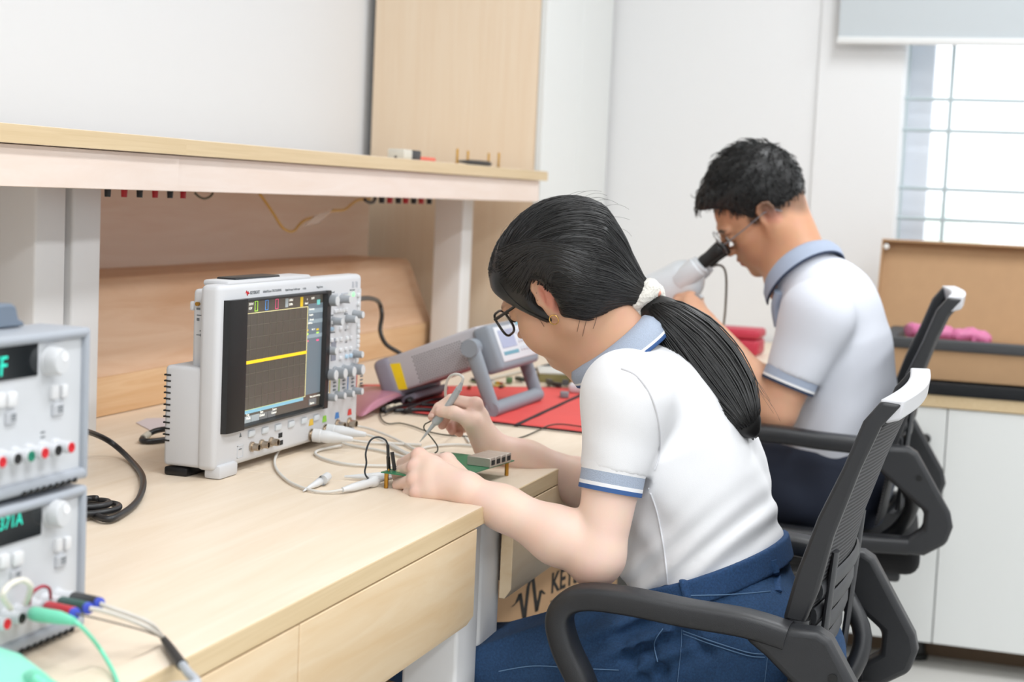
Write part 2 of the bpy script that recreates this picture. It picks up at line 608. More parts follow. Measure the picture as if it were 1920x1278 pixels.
wave = [(960, 1137), (969, 1128), (975, 1112), (983, 1164), (990, 1100), (998, 1074), (1006, 1146), (1014, 1106), (1021, 1113)]
pts = [on_carton(*w) for w in wave]
wd = 0.006
for i, (x, z) in enumerate(pts[:-1]):
    x2, z2 = pts[i + 1]
    w2 = wd if 0 < i < 7 else wd * 0.7
    q = [(x - w2, z), (x + w2, z), (x2 + w2, z2), (x2 - w2, z2)]
    pr.prism(q, lambda u, v, w: R10 @ Vector((u, w, v)), -0.0006, 0.001)
pr.build('logo', M_ink, ct, smooth=0, label='black waveform logo printed on the carton')
u0, z0 = on_carton(1032, 1112)
pr = MB()
put_text(pr, 'KEYSIGHT', 0.054, R10 @ Vector((u0, -0.0004, z0)), R10.to_3x3() @ Vector((1, 0, 0)), (0, 0, 1), bold=0.0012)
put_text(pr, 'TECHNOLOGIES', 0.022, R10 @ Vector((u0, -0.0004, z0 - 0.03)), R10.to_3x3() @ Vector((1, 0, 0)), (0, 0, 1))
pr.build('lettering', M_ink, ct, smooth=0, label='black lettering printed on the carton')

# ------------------------------------------------------------------ low cabinet under the window
LX = 4.2
lc = thing('low_cabinet', 'low white cabinet with wooden top and keyed door under the window', 'cabinet', (4.5, -0.2, 0))
ys = at(1762, 985, X=LX).y
MB().box(LX + 0.02, 4.90, -1.0, 0.56, 0.07, 0.676).build('carcass', M_cab, lc)
for (a, b) in ((ys + 0.0015, 0.555), (ys - 0.42, ys - 0.0015), (-0.99, ys - 0.423)):
    MB().box(LX, LX + 0.018, a, b, 0.07, 0.675).build('door', M_cab, lc, bevel=0.0015)
MB().box(LX - 0.004, 4.90, -1.0, 0.56, 0.6775, 0.709).build('top', M_edge, lc, bevel=0.001)
for y in (at(1718, 1212, X=LX + 0.1).y, -0.4, 0.5):
    MB().lathe([(0, 0.03), (0.012, 0.032), (0.02, 0.024), (0.07, 0.022)], (LX + 0.1, y, 0.0), (0, 0, 1)).build('foot', M_blk, lc)
MB().box(LX + 0.14, 4.90, -1.0, 0.56, 0.0, 0.065).build('plinth', mat('plinth_brown', '#6f5a46', 0.7), lc)
for (px, py) in ((1736, 822), (1738, 852)):
    p = at(px, py, X=LX)
    k = MB().lathe([(-0.002, 0.013), (0.012, 0.012), (0.014, 0.009), (0.020, 0.009)], p, (-1, 0, 0), 18).build('lock', M_blk, lc)
    MB().rbox(p.x - 0.035, p.x - 0.02, p.y - 0.003, p.y + 0.003, p.z - 0.016, p.z + 0.006, 0.002).build('key', mat('steel_grey', '#8f9092', 0.3, 1.0), k)
pa = at(1632, 752, X=LX - 0.006)
o = MB().box(LX - 0.0065, LX - 0.005, at(1652, 755, X=LX).y, at(1600, 755, X=LX).y, 0.679, 0.706).build('paper_label', mat('paper_lilac', '#e3e2ec', 0.8))
tag(o, 'pale lilac paper strip on the edge of the low cabinet top', 'label')

# black foam slab, open cardboard box, pink bubble wrap
yl = at(1664, 735, X=LX).y
o = MB().rbox(LX - 0.01, 4.72, -0.75, yl, 0.7095, 0.740, 0.004).build('foam_slab', mat('foam_black', '#1b1d20', 0.9, bump=0.2, bscale=300))
tag(o, 'flat black foam slab lying under the open cardboard box', 'foam slab')
ob = thing('open_cardboard_box', 'open brown cardboard box with raised lid on the low cabinet', 'box', (4.45, 0.0, 0.741))
yb = at(1656, 680, X=LX + 0.02).y + 0.03
zr = at(1700, 650, X=LX + 0.01).z
b = MB()
b.box(LX + 0.02, LX + 0.026, -0.6, yb, 0.741, zr - 0.004)
b.box(LX + 0.02, 4.68, yb - 0.006, yb, 0.741, zr - 0.004)
b.box(4.674, 4.68, -0.6, yb, 0.741, zr - 0.004)
b.box(LX + 0.02, 4.68, -0.6, yb, 0.741, 0.746)
b.build('tray', M_card, ob, smooth=0)
ztop = at(1700, 452, X=4.76).z
yl2 = at(1656, 455, X=4.76).y
l = MB()
A = [(4.683, 0.848), (4.78, ztop)]
l.prism([(4.683, zr - 0.02), (4.689, zr - 0.02), (4.766, ztop), (4.76, ztop)], lambda u, v, w: (u, w, v), -0.6, yl2)
# lid side flap and top rim turned towards the room
l.prism([(4.683, zr - 0.01), (4.76, ztop), (4.725, ztop + 0.004), (4.65, zr)], lambda u, v, w: (u, w, v), yl2 - 0.004, yl2)
l.box(4.722, 4.766, -0.6, yl2, ztop - 0.002, ztop + 0.004)
l.build('lid', M_card, ob, smooth=0)
MB().lathe([(0, 0.007), (0.002, 0.008), (0.004, 0.005)], at(1662, 462, X=4.72), (-1, 0, 0), 12).build('rivet', mat('rivet_white', '#f2f2ee', 0.4), ob)
MB().rbox(LX + 0.012, LX + 0.06, -0.6, yb - 0.004, zr - 0.004, zr + 0.022, 0.004).rbox(LX + 0.06, 4.67, yb - 0.05, yb - 0.008, zr - 0.004, zr + 0.02, 0.004) \
    .build('foam_rim', mat('foam_grey', '#4a4b4d', 0.9, bump=0.2, bscale=300), ob, label='dark grey foam rim inside the box')

bw = MB()
cy0, cy1 = at(1702, 625, X=4.36).y, at(1852, 640, X=4.36).y
zc = zr + 0.03
for i in range(15):
    t = i / 14
pts = [(4.36 + 0.006 * math.sin(i * 1.3), cy0 + (cy1 - cy0) * i / 20, zc + 0.003 * math.sin(i * 0.9) - 0.004 * (i / 20)) for i in range(21)]
bw.tube(pts, [0.017 if i in (0,) else (0.014 if i == 20 else 0.020 + 0.002 * math.sin(i * 2.1)) for i in range(21)], 14, sx=1.4)
bw.rbox(4.33, 4.39, cy1 - 0.004, cy1 + 0.04, zc - 0.028, zc - 0.004, 0.004)
o = bw.build('bubble_wrap_roll', mat('bubble_pink', '#d0709c', 0.35, bump=0.9, bscale=120, var=0.15, vscale=60))
tag(o, 'rolled pink bubble wrap lying in the open cardboard box', 'bubble wrap')
# ================================================================== instruments on the bench
M_sc = mat('scope_white', '#d4d5d8', 0.42)
M_sc2 = mat('scope_side', '#d3d4d7', 0.5, bump=0.05, bscale=900)
M_bez = mat('bezel_black', '#0f1013', 0.38)
M_knob = mat('knob_grey', '#989ca1', 0.5)
M_kcap = mat('knob_cap', '#d9dbdd', 0.4)
M_grey = mat('mark_grey', '#6f7478', 0.6)
M_btn = mat('button_grey', '#dcdddf', 0.45)
M_met = mat('nickel', '#b9ac9c', 0.28, 1.0)
M_slot = mat('slot_black', '#1a1a1a', 0.7)
M_scrn = mat('screen_glass', '#3f3c37', 0.22, spec=0.6, emit='#4e4a43', estr=0.55)

SY = 1.09
sc = thing('oscilloscope', 'large white bench oscilloscope with dark screen and yellow trace', 'oscilloscope', (2.25, 1.13, 0.75))
SX0, SX1, SZ0, SZ1 = 1.997, 2.488, 0.762, 1.024


def S(px, py, y=SY):
    return at(px, py, Y=y)


def quadplate(mb, q, y, t=0.0006, mi=None):
    """thin plate on the instrument's face with corners given where they are seen"""
    P = [S(*c, y) for c in q]
    mb.prism([(p.x, p.z) for p in P], lambda u, v, w: (u, w, v), y - t, y + 0.0004, mi)


def inner(q, a, b, c, d):
    """point inside quad q (TL, TR, BR, BL) as pixel, fractions a..b across"""
    pass


b = MB()
b.rbox(SX0, SX1, SY, SY + 0.030, SZ0, SZ1, 0.008, 3)
b.build('front_shell', M_sc, sc)
b = MB()
b.rbox(SX0 + 0.003, SX1 - 0.004, SY + 0.02, SY + 0.084, SZ0 + 0.002, 0.907, 0.006, 3)
b.rbox(SX0 + 0.02, SX1 - 0.03, SY + 0.02, SY + 0.052, 0.90, SZ1 - 0.008, 0.006, 3)
b.rbox(SX0 + 0.018, SX0 + 0.03, SY + 0.05, SY + 0.056, 0.985, 0.998, 0.002)
b.build('rear_shell', M_sc2, sc)
v = MB()
for i in range(12):
    z = at(316, 703 + i * 11.2, X=SX0).z
    v.box(SX0 + 0.0022, SX0 + 0.02, SY + 0.074, SY + 0.0846, z - 0.0011, z + 0.0011)
v.build('vent_slots', M_slot, sc, smooth=0)
v = MB()
for (a, c, h, w) in ((0.043, 0.988, 0.003, 0.006), (0.041, 0.979, 0.0015, 0.008), (0.043, 0.973, 0.004, 0.004), (0.038, 0.957, 0.0015, 0.004), (0.040, 0.951, 0.0012, 0.01), (0.037, 0.951, 0.004, 0.003), (0.035, 0.935, 0.03, 0.0012)):
    v.box(SX0 + 0.0195, SX0 + 0.021, SY + a - w / 2, SY + a + w / 2, c - h / 2, c + h / 2)
v.build('side_marks', M_grey, sc, smooth=0)
MB().lathe([(0, 0.003), (0.005, 0.003)], (SX0 + 0.02, SY + 0.043, 0.995), (-1, 0, 0), 12).build('side_connector', mat('brass', '#b98a3c', 0.3, 1.0), sc)
# handle, feet
MB().rbox(2.03, 2.30, SY + 0.004, SY + 0.045, SZ1 - 0.004, SZ1 + 0.005, 0.004).build('handle_base', M_sc, sc)
MB().rbox(2.06, 2.20, SY + 0.008, SY + 0.04, SZ1 + 0.003, SZ1 + 0.008, 0.003).build('handle', M_bez, sc, label='black carrying handle folded on top')
for x in (2.03, 2.44):
    MB().rbox(x - 0.027, x + 0.027, SY - 0.006, SY + 0.02, 0.7502, 0.770, 0.004).build('foot', M_sc, sc)
    MB().rbox(x - 0.03, x + 0.03, SY + 0.045, SY + 0.082, 0.7502, 0.7625, 0.003).build('foot', M_bez, sc)
# lower lip of the front
quad = [(404, 862), (672, 783), (673, 790), (405, 876)]
# bezel
TL, TR, BR, BL = S(418, 561), S(614, 546), S(609, 769), S(415, 806)
bx0, bx1 = (TL.x + BL.x) / 2, (TR.x + BR.x) / 2
bzT, bzB = (TL.z + TR.z) / 2, (BL.z + BR.z) / 2
sx0, sx1 = S(455, 680).x, S(600, 650).x
szT, szB = S(530, 558.5).z, S(525, 776).z
m = MB()
fy = SY - 0.009
m.prism([(bx0, SY), (bx0 + 0.004, fy + 0.002), (bx0 + 0.016, fy), (sx0 - 0.006, fy), (sx0, SY - 0.003), (sx0, SY)], lambda u, v, w: (u, v, w), bzB, bzT)
m.prism([(sx1, SY), (sx1, SY - 0.003), (sx1 + 0.004, fy), (bx1 - 0.006, fy), (bx1, SY - 0.004), (bx1, SY)], lambda u, v, w: (u, v, w), bzB, bzT)
m.prism([(bzT, SY), (bzT, fy + 0.003), (bzT - 0.004, fy), (szT + 0.003, fy), (szT, SY - 0.003), (szT, SY)], lambda u, v, w: (w, v, u), sx0 - 0.006, sx1 + 0.004)
m.prism([(bzB, SY), (bzB, fy + 0.003), (bzB + 0.004, fy), (szB - 0.003, fy), (szB, SY - 0.003), (szB, SY)], lambda u, v, w: (w, v, u), sx0 - 0.006, sx1 + 0.004)
m.build('bezel', M_bez, sc)
sy = SY - 0.002
scr = MB().box(sx0 - 0.002, sx1 + 0.002, sy, SY + 0.001, szB - 0.002, szT + 0.002).build('screen', M_scrn, sc, smooth=0)


def emi(name, c, s=0.5):
    return mat(name, c, 0.4, emit=c, estr=s)


gx0, gx1 = S(455, 680, sy).x, S(574.3, 660, sy).x
gzT, gzB = S(516, 582, sy).z, S(513, 757, sy).z
g = MB()
for i in range(11):
    x = gx0 + (gx1 - gx0) * i / 10
    g.box(x - 0.0003, x + 0.0003, sy - 0.0004, sy, gzB, gzT)
for i in range(9):
    z = gzB + (gzT - gzB) * i / 8
    g.box(gx0, gx1, sy - 0.0004, sy, z - 0.0003, z + 0.0003)
g.build('graticule', emi('graticule_line', '#5e584d', 0.35), scr, smooth=0)
g = MB()
for (a, c, d, e) in ((gx0, gx1, gzT - 0.0003, gzT + 0.0006), (gx0, gx1, gzB - 0.0005, gzB + 0.0004), (gx1 - 0.0006, gx1 + 0.0006, gzB, gzT)):
    g.box(a, c, sy - 0.0005, sy, d, e)
for i in range(9):
    z = gzB + (gzT - gzB) * i / 8
    g.box(gx0, gx0 + 0.004, sy - 0.0005, sy, z - 0.0005, z + 0.0005)
g.build('graticule_frame', emi('frame_line', '#d9cf9a', 0.5), scr, smooth=0)
zt_ = (S(454.2, 679.9, sy).z + S(574, 661.3, sy).z) / 2
MB().box(gx0, gx1, sy - 0.0008, sy, zt_ - 0.0023, zt_ + 0.0023).build('trace', emi('trace_yellow', '#f2c21e', 0.5), scr, smooth=0, label='flat yellow trace line')
g = MB()
mx0, mx1 = gx1 + 0.0015, sx1 + 0.001
g.box(mx0, mx1, sy - 0.0004, sy, gzB + 0.002, gzT + 0.004, 0)
for k, (dz, hh) in enumerate(((0.004, 0.007), (0.021, 0.006), (0.044, 0.006))):
    g.box(mx0 + 0.001, mx1 - 0.001, sy - 0.0006, sy, gzT - dz - hh, gzT - dz, 1)
g.build('side_menu', [emi('menu_slate', '#66727b', 0.3), emi('menu_light', '#87959d', 0.35)], scr, smooth=0)
ic = MB()


def hud(px, py, w, h, mi, hollow=False, y=sy):
    p = S(px, py, y)
    if hollow:
        t = 0.0008
        for (a, c, d, e) in ((-w, w, h - t, h), (-w, w, -h, -h + t), (-w, -w + t, -h, h), (w - t, w, -h, h)):
            ic.box(p.x + a, p.x + c, y - 0.0005, y, p.z + d, p.z + e, mi)
    else:
        ic.box(p.x - w, p.x + w, y - 0.0005, y, p.z - h, p.z + h, mi)


hud(460, 575.5, 0.0045, 0.0075, 0)
hud(480.5, 573.6, 0.0045, 0.0075, 1, True)
hud(500, 571.5, 0.0045, 0.0075, 2, True)
hud(519, 569.5, 0.0045, 0.0075, 3, True)
hud(537.5, 567.5, 0.0045, 0.0065, 4)
hud(565.5, 565.5, 0.0045, 0.0075, 0)
hud(597, 566, 0.0055, 0.004, 5)
for (px, py, mi) in ((577, 619, 0), (577, 626, 1), (577, 632, 2), (577, 639, 3), (595, 617, 0), (595, 623.5, 1), (595, 630, 2), (595, 637, 3)):
    hud(px, py, 0.0018 if px < 580 else 0.0045, 0.0014, mi)
p0, p1 = S(458, 772, sy), S(568, 748, sy)
ic.box(p0.x, p1.x, sy - 0.0005, sy, (p0.z + p1.z) / 2 - 0.0028, (p0.z + p1.z) / 2 + 0.0028, 6)
zk = S(480, 780, sy).z
for k in range(4):
    x = p0.x - 0.004 + 0.026 * k
    ic.box(x, x + 0.0245, sy - 0.0005, sy, zk - 0.0065, zk + 0.003, 4 if k < 2 else 7)
x = S(585, 755, sy).x
ic.box(x - 0.012, x + 0.014, sy - 0.0005, sy, zk - 0.004, zk + 0.006, 7)
ICM = [emi('hud_yellow', '#d6b31c', 0.35), emi('hud_green', '#a8d94a', 0.7), emi('hud_blue', '#4f8fcf', 0.6), emi('hud_pink', '#d6527c', 0.6),
                          emi('hud_grey', '#9aa2a5', 0.35), emi('hud_teal', '#6fbdb8', 0.35), emi('hud_bar', '#7fb2c6', 0.35), emi('hud_dim', '#6d6f70', 0.3)]
for k in range(len(ic.f) // 6):
    q_ = MB()
    q_.add([ic.v[i] for i in range(8 * k, 8 * k + 8)], [tuple(i - 8 * k for i in f) for f in ic.f[6 * k:6 * k + 6]])
    q_.build('screen_icon', ICM[ic.m[6 * k]], scr, smooth=0)
tx = MB()
for (t, px, py, h) in (('50.0V/', 466, 572.5, 0.0055), ('0.0V', 466, 580.5, 0.0055), ('2.000s/', 541, 564.5, 0.005), ('2.000s', 541, 572.5, 0.005), ('Auto?', 571, 570.5, 0.005), ('1', 575, 563, 0.005), ('20.0V', 583, 561, 0.005), ('Summary', 579, 581.5, 0.005),
                       ('Acquire', 579, 592, 0.0045), ('Normal', 580, 601, 0.0045), ('200MSa/s', 577, 607.5, 0.004), ('DC 1:1', 584, 619, 0.004), ('Trig', 461, 780.5, 0.0055), ('Mode', 461, 787, 0.0055),
                       ('Save', 487, 774.5, 0.0055), ('Default', 486, 781, 0.0055), ('Source', 510, 769.5, 0.005), ('Channel', 508, 776, 0.005), ('Options', 580, 758, 0.005)):
    p = S(px, py, sy)
    tx = put_text(MB(), t, h, (p.x, sy - 0.0006, p.z), (1, 0, 0), (0, 0, 1), extrude=0.0001)
    tx.build('screen_text', emi('hud_text', '#eceae0', 0.6), scr, smooth=0)
tx = MB()
put_text(tx, 'Menu: press to set up 0.00 V 0.000 s view', 0.0042, (p.x, sy - 0.0006, (p0.z + p1.z) / 2 - 0.0014), (1, 0, 0), (0, 0, 1), extrude=0.0001)
tx.build('screen_text', emi('hud_text', '#eceae0', 0.6), scr, smooth=0)

# lettering and logo above the screen
put_text(MB(), 'KEYSIGHT', 0.00651, S(469, 551.5), (1, 0, 0), (0, 0, 1), bold=0.0002).build('lettering', M_grey, sc, smooth=0)
put_text(MB(), 'InfiniiVision DSOX6004A', 0.00577, S(493, 549), (1, 0, 0), (0, 0, 1)).build('lettering', M_grey, sc, smooth=0)
put_text(MB(), 'Digital Storage Oscilloscope', 0.00444, S(534.5, 545.3), (1, 0, 0), (0, 0, 1)).build('lettering', M_grey, sc, smooth=0)
put_text(MB(), '1 GHz', 0.00444, S(567.5, 542.8), (1, 0, 0), (0, 0, 1)).build('lettering', M_grey, sc, smooth=0)
put_text(MB(), 'MegaZoom', 0.00488, S(593.5, 540), (1, 0, 0), (0, 0, 1)).build('lettering', M_grey, sc, smooth=0)
put_text(MB(), 'Run Control', 0.00385, S(656, 545), (1, 0, 0), (0, 0, 1)).build('lettering', M_grey, sc, smooth=0)
put_text(MB(), 'Horizontal', 0.00385, S(619, 549.5), (1, 0, 0), (0, 0, 1)).build('lettering', M_grey, sc, smooth=0)
for (t, px, py) in (('Trigger', 619, 592.5), ('Measure', 645, 590), ('Waveform', 619, 625), ('File', 646, 620.5), ('Tools', 646, 643)):
    put_text(MB(), t, 0.00429, S(px, py), (1, 0, 0), (0, 0, 1)).build('lettering', M_grey, sc, smooth=0)
lg = MB()
w = [(459, 549.5), (461, 549), (462.3, 544.5), (463.6, 554), (465, 546), (466.2, 551), (467.5, 548.5)]
P = [S(*c) for c in w]
for a, c in zip(P[:-1], P[1:]):
    lg.prism([(a.x - 0.001, a.z), (a.x + 0.001, a.z), (c.x + 0.001, c.z), (c.x - 0.001, c.z)], lambda u, v, w: (u, w, v), SY - 0.0005, SY + 0.0004)
lg.build('logo', mat('logo_red', '#d8232f', 0.5), sc, smooth=0, label='red waveform logo')
# control panel
cp = MB()
for (px, py, w, h, mi) in ((625, 553, 0.016, 0.002, 0), (625, 655, 0.009, 0.018, 2), (671.5, 610, 0.006, 0.062, 1), (645, 686.5, 0.045, 0.0005, 0),
                           (646, 550, 0.012, 0.0014, 0)):
    p = S(px, py)
    cp.box(p.x - w, p.x + w, SY - 0.0008, SY + 0.0004, p.z - h, p.z + h, mi)
for k in range(6):
    p = S(666.5, 528 + k * 2.0)
    for dx in (-0.0095, 0.005):
        cp.box(p.x + dx - 0.004, p.x + dx + 0.004, SY - 0.0006, SY + 0.0004, p.z - 0.0005, p.z + 0.0005, 0)
cp.build('panel_marks', [mat('panel_tint', '#c2c6cd', 0.5), mat('panel_strip', '#d4d7da', 0.5), mat('panel_slate', '#8c909c', 0.5)], sc, smooth=0)
for (px, py, r, h) in ((633, 564, 0.0092, 0.020), (657, 561.5, 0.0066, 0.017), (681, 590, 0.0066, 0.017), (668, 598.5, 0.0066, 0.017), (642, 603, 0.0066, 0.017), (631, 658, 0.0070, 0.017),
                       (680, 664.5, 0.0062, 0.016), (630.5, 703, 0.0095, 0.020), (648, 700, 0.0095, 0.020), (664.5, 696.5, 0.0095, 0.020), (681, 693, 0.0095, 0.020),
                       (630, 745.5, 0.0062, 0.016), (647, 741.5, 0.0062, 0.016), (663, 738, 0.0062, 0.016), (679.5, 733.5, 0.0062, 0.016)):
    p = at(px, py, Y=SY - h)
    k = MB().lathe([(-0.002, r * 1.12), (0.002, r * 1.12), (0.003, r), (h - 0.0008, r * 0.94), (h, r * 0.86)], (p.x, SY, p.z), (0, -1, 0), 22).build('knob', M_knob, sc)
    MB().lathe([(h - 0.0005, r * 0.86), (h + 0.0006, r * 0.8)], (p.x, SY, p.z), (0, -1, 0), 22).build('cap', M_kcap, k)
bt = [(628, 583), (633, 582.5), (638, 582), (643, 581.5), (648, 580.5), (621, 637.5), (630, 636.5), (639, 635.5), (650, 634), (657, 632.5), (638, 656), (648, 654), (657, 652.5), (638, 671), (649, 668), (657, 666.5),
      (671, 553), (671, 569), (671, 612), (671, 621.5), (670.5, 631), (670.5, 640), (670, 648), (622, 604), (650, 600), (622, 616.5), (638, 615), (651, 613)]
for i, (px, py) in enumerate(bt):
    p = S(px, py)
    MB().rbox(p.x - 0.0045, p.x + 0.0045, SY - 0.003, SY + 0.001, p.z - 0.0032, p.z + 0.0032, 0.001, 1).build('button', M_btn if i not in (14, 15, 25) else mat('button_blue', '#b4cfe3', 0.45), sc)
p = S(662.3, 551.5)
MB().lathe([(0, 0.0035), (0.0015, 0.003)], (p.x, SY, p.z), (0, -1, 0), 14).build('run_light', emi('led_green', '#7dff8c', 1.2), sc, label='lit green run light')
CHM = [mat('channel_yellow', '#e2b93b', 0.5), mat('channel_green', '#8dc63f', 0.5), mat('channel_blue', '#3f7fc4', 0.5), mat('channel_red', '#d8382f', 0.5), M_grey]
for i, (px, py) in enumerate(((618, 723), (635.5, 719), (652, 715.5), (668.5, 711))):
    ch = MB()
    p = S(px, py)
    ch.box(p.x - 0.001, p.x + 0.001, SY - 0.0006, SY + 0.0004, p.z - 0.014, p.z + 0.014, i)
    q = S(px + 8.5, py + 0.5)
    for d in (-0.006, 0, 0.006):
        ch.box(q.x - 0.004, q.x + 0.004, SY - 0.0016, SY + 0.0004, q.z + d - 0.0012, q.z + d + 0.0012, 4)
    ch.build('channel_mark', CHM, sc, smooth=0)
    ch = MB()
    q = S((583, 608, 631.5, 655)[i], (797, 790.5, 784, 777.5)[i])
    ch.prism([(q.x - 0.008, q.z), (q.x + 0.008, q.z), (q.x + 0.005, q.z + 0.01), (q.x - 0.005, q.z + 0.01)], lambda u, v, w: (u, w, v), SY - 0.0008, SY + 0.0004, i)
    ch.build('input_tag', CHM, sc, smooth=0)
# row under the screen
for i, (px, py) in enumerate(((470.5, 812), (496, 806), (520.5, 800.5), (545, 794.5), (569, 788), (592, 782.5))):
    p = S(px, py)
    MB().rbox(p.x - 0.0095, p.x + 0.0095, SY - 0.003, SY + 0.001, p.z - 0.0048, p.z + 0.0048, 0.0015).build('soft_key', mat('softkey_grey', '#d3d8dc', 0.45), sc)
for (px, py) in ((479.5, 838), (497.5, 833.5), (515.5, 829)):
    p = at(px + 3, py, Y=SY - 0.01)
    MB().lathe([(0, 0.0075), (0.003, 0.0075), (0.0031, 0.0055), (0.013, 0.0055), (0.013, 0.0042), (0.006, 0.0040)], (p.x, SY, p.z), (0, -1, 0), 18).build('coaxial_socket', M_met, sc)
us = MB()
for (px, py) in ((525.5, 815.5), (526.5, 829.5)):
    p = S(px, py)
    us.box(p.x - 0.0062, p.x + 0.0062, SY - 0.0006, SY + 0.0004, p.z - 0.0035, p.z + 0.0035)
us.build('port', M_slot, sc, smooth=0)
p = S(450, 846)
t = MB()
for (a, c, d, e) in ((-0.009, 0.009, 0.008, 0.009), (-0.009, 0.009, -0.009, -0.008), (-0.009, -0.008, -0.009, 0.009), (0.008, 0.009, -0.009, 0.009)):
    t.box(p.x + a, p.x + c, SY - 0.0006, SY + 0.0004, p.z + d, p.z + e, 0)
t.box(p.x - 0.004, p.x + 0.004, SY - 0.0007, SY, p.z + 0.003, p.z + 0.0042, 1)
q = S(450.5, 816.5)
t.prism([(q.x - 0.003, q.z - 0.002), (q.x + 0.003, q.z - 0.002), (q.x, q.z + 0.004)], lambda u, v, w: (u, w, v), SY - 0.0007, SY + 0.0004, 1)
t.build('power_switch', [mat('outline_grey', '#cfd2d6', 0.5), M_grey], sc, smooth=0)
for (px, py) in ((583, 815), (609, 806), (632, 797), (654, 793)):
    p = S(px, py)
    MB().lathe([(0, 0.010), (0.002, 0.010), (0.0021, 0.0065), (0.014, 0.0063), (0.014, 0.005), (0.005, 0.0045)], (p.x, SY, p.z), (0, -1, 0), 18).build('input_socket', M_met, sc)

# ------------------------------------------------------------------ two power supplies
M_ps = mat('supply_panel', '#cdcfd2', 0.5)
M_bump = mat('supply_bumper', '#a6abb3', 0.55)
M_disp = mat('display_dark', '#0b1216', 0.12, spec=0.6)
M_tpost = mat('terminal_white', '#d5d6d9', 0.35)
PY = 0.827
PX0, PX1 = 1.056, 1.2685


def supply(z0, z1, txt, label, terms, kn, disp, btns, tags, flag):
    t = thing('power_supply', label, 'power supply', ((PX0 + PX1) / 2, 1.0, z0), 'stacked power supplies')
    MB().rbox(PX0 + 0.004, PX1 - 0.004, PY + 0.003, PY + 0.33, z0 + 0.004, z1 - 0.004, 0.004).build('case', mat('supply_case', '#d4d6d9', 0.5), t)
    for y0_, y1_ in ((PY - 0.006, PY + 0.05), (PY + 0.29, PY + 0.35)):
        b = MB()
        for (a, c, d, e) in ((PX0, PX1, z1 - 0.0095, z1), (PX0, PX1, z0, z0 + 0.011), (PX0, PX0 + 0.009, z0, z1), (PX1 - 0.007, PX1, z0, z1)):
            b.rbox(a, c, y0_, y1_, d, e, 0.0045, 3)
        b.build('bumper', M_bump, t)
    MB().box(PX0 + 0.006, PX1 - 0.005, PY, PY + 0.006, z0 + 0.008, z1 - 0.008).build('front_panel', M_ps, t, smooth=0)
    g = MB()
    for k in range(9):
        g.box(PX1 - 0.10 + k * 0.0095, PX1 - 0.0955 + k * 0.0095, PY - 0.0066, PY - 0.002, z0 - 0.0005, z0 + 0.0035)
    g.build('grip_slots', M_slot, t, smooth=0)
    (ax, az), (cx, cz) = [(q.x, q.z) for q in (at(*disp[0], Y=PY), at(*disp[1], Y=PY))]
    dp = MB().box(1.082, ax, PY - 0.0015, PY + 0.001, cz, az).build('display', M_disp, t, smooth=0)
    p = at(*txt[1], Y=PY - 0.002)
    tm = MB()
    put_text(tm, txt[0], txt[2], (p.x, PY - 0.0016, p.z), (1, 0, 0), (0, 0, 1), align='RIGHT', extrude=0.0001, bold=0.0001, shear=0.08)
    tm.build('digits', emi('digit_teal', '#1fc4aa', 0.6), dp, smooth=0)
    p = at(*kn, Y=PY - 0.014)
    k = MB().lathe([(-0.001, 0.0135), (0.002, 0.0135), (0.0025, 0.0128), (0.012, 0.0122), (0.0145, 0.0105), (0.0148, 0.0)], (p.x, PY, p.z), (0, -1, 0), 32).build('knob', mat('knob_white', '#d2d3d5', 0.4), t)
    MB().lathe([(0.0138, 0.0046), (0.0152, 0.0044), (0.0150, 0.003), (0.0144, 0.0)], (p.x + 0.003, PY, p.z + 0.0045), (0, -1, 0), 18).build('finger_dimple', mat('dimple_white', '#f0f0f2', 0.4), k)
    for (px, py, w, h) in btns:
        p = at(px, py, Y=PY)
        MB().rbox(p.x - w, p.x + w, PY - 0.004, PY + 0.001, p.z - h, p.z + h, 0.0012).build('button', mat('button_white', '#e2e2e3', 0.4), t)
    for (px, py, w, h) in tags:
        g = MB()
        p = at(px, py, Y=PY)
        g.rbox(p.x - w, p.x + w, PY - 0.0025, PY + 0.001, p.z - h, p.z + h, 0.001, 1, mi=0)
        for d in (-0.0018, 0.0005, 0.0026):
            g.box(p.x - w * 0.15, p.x + w * 0.75, PY - 0.0028, PY, p.z + d - 0.0006, p.z + d + 0.0006, 1)
        g.build('labelled_key', [mat('key_grey', '#b9bbbf', 0.5), M_grey], t, smooth=0)
    g = MB()
    for (px, py, w) in flag:
        p = at(px, py, Y=PY)
        g.box(p.x - w, p.x + w, PY - 0.0004, PY + 0.001, p.z - 0.0007, p.z + 0.0007)
    g.build('panel_print', M_grey, t, smooth=0)
    for (px, py, c) in terms:
        p = at(px, py, Y=PY - 0.018)
        q = MB().lathe([(-0.001, 0.0068), (0.003, 0.0068), (0.0035, 0.0058), (0.0165, 0.0056), (0.0170, 0.0050)], (p.x, PY, p.z), (0, -1, 0), 20).build('terminal', M_tpost, t)
        MB().lathe([(0.0162, 0.0046), (0.0182, 0.0046), (0.0182, 0.0022), (0.0172, 0.0018)], (p.x, PY, p.z), (0, -1, 0), 18).build('terminal_ring', {'r': mat('ring_red', '#d3202b', 0.4), 'k': M_blk, 'g': M_grn}[c], q)
    for (x, y) in ((PX0 + 0.03, PY + 0.02), (PX1 - 0.03, PY + 0.02), (PX0 + 0.03, PY + 0.31), (PX1 - 0.03, PY + 0.31)):
        MB().lathe([(0, 0.010), (0.005, 0.011)], (x, y, z0 - 0.0048), (0, 0, 1), 14).build('foot', M_slot, t)
    return t


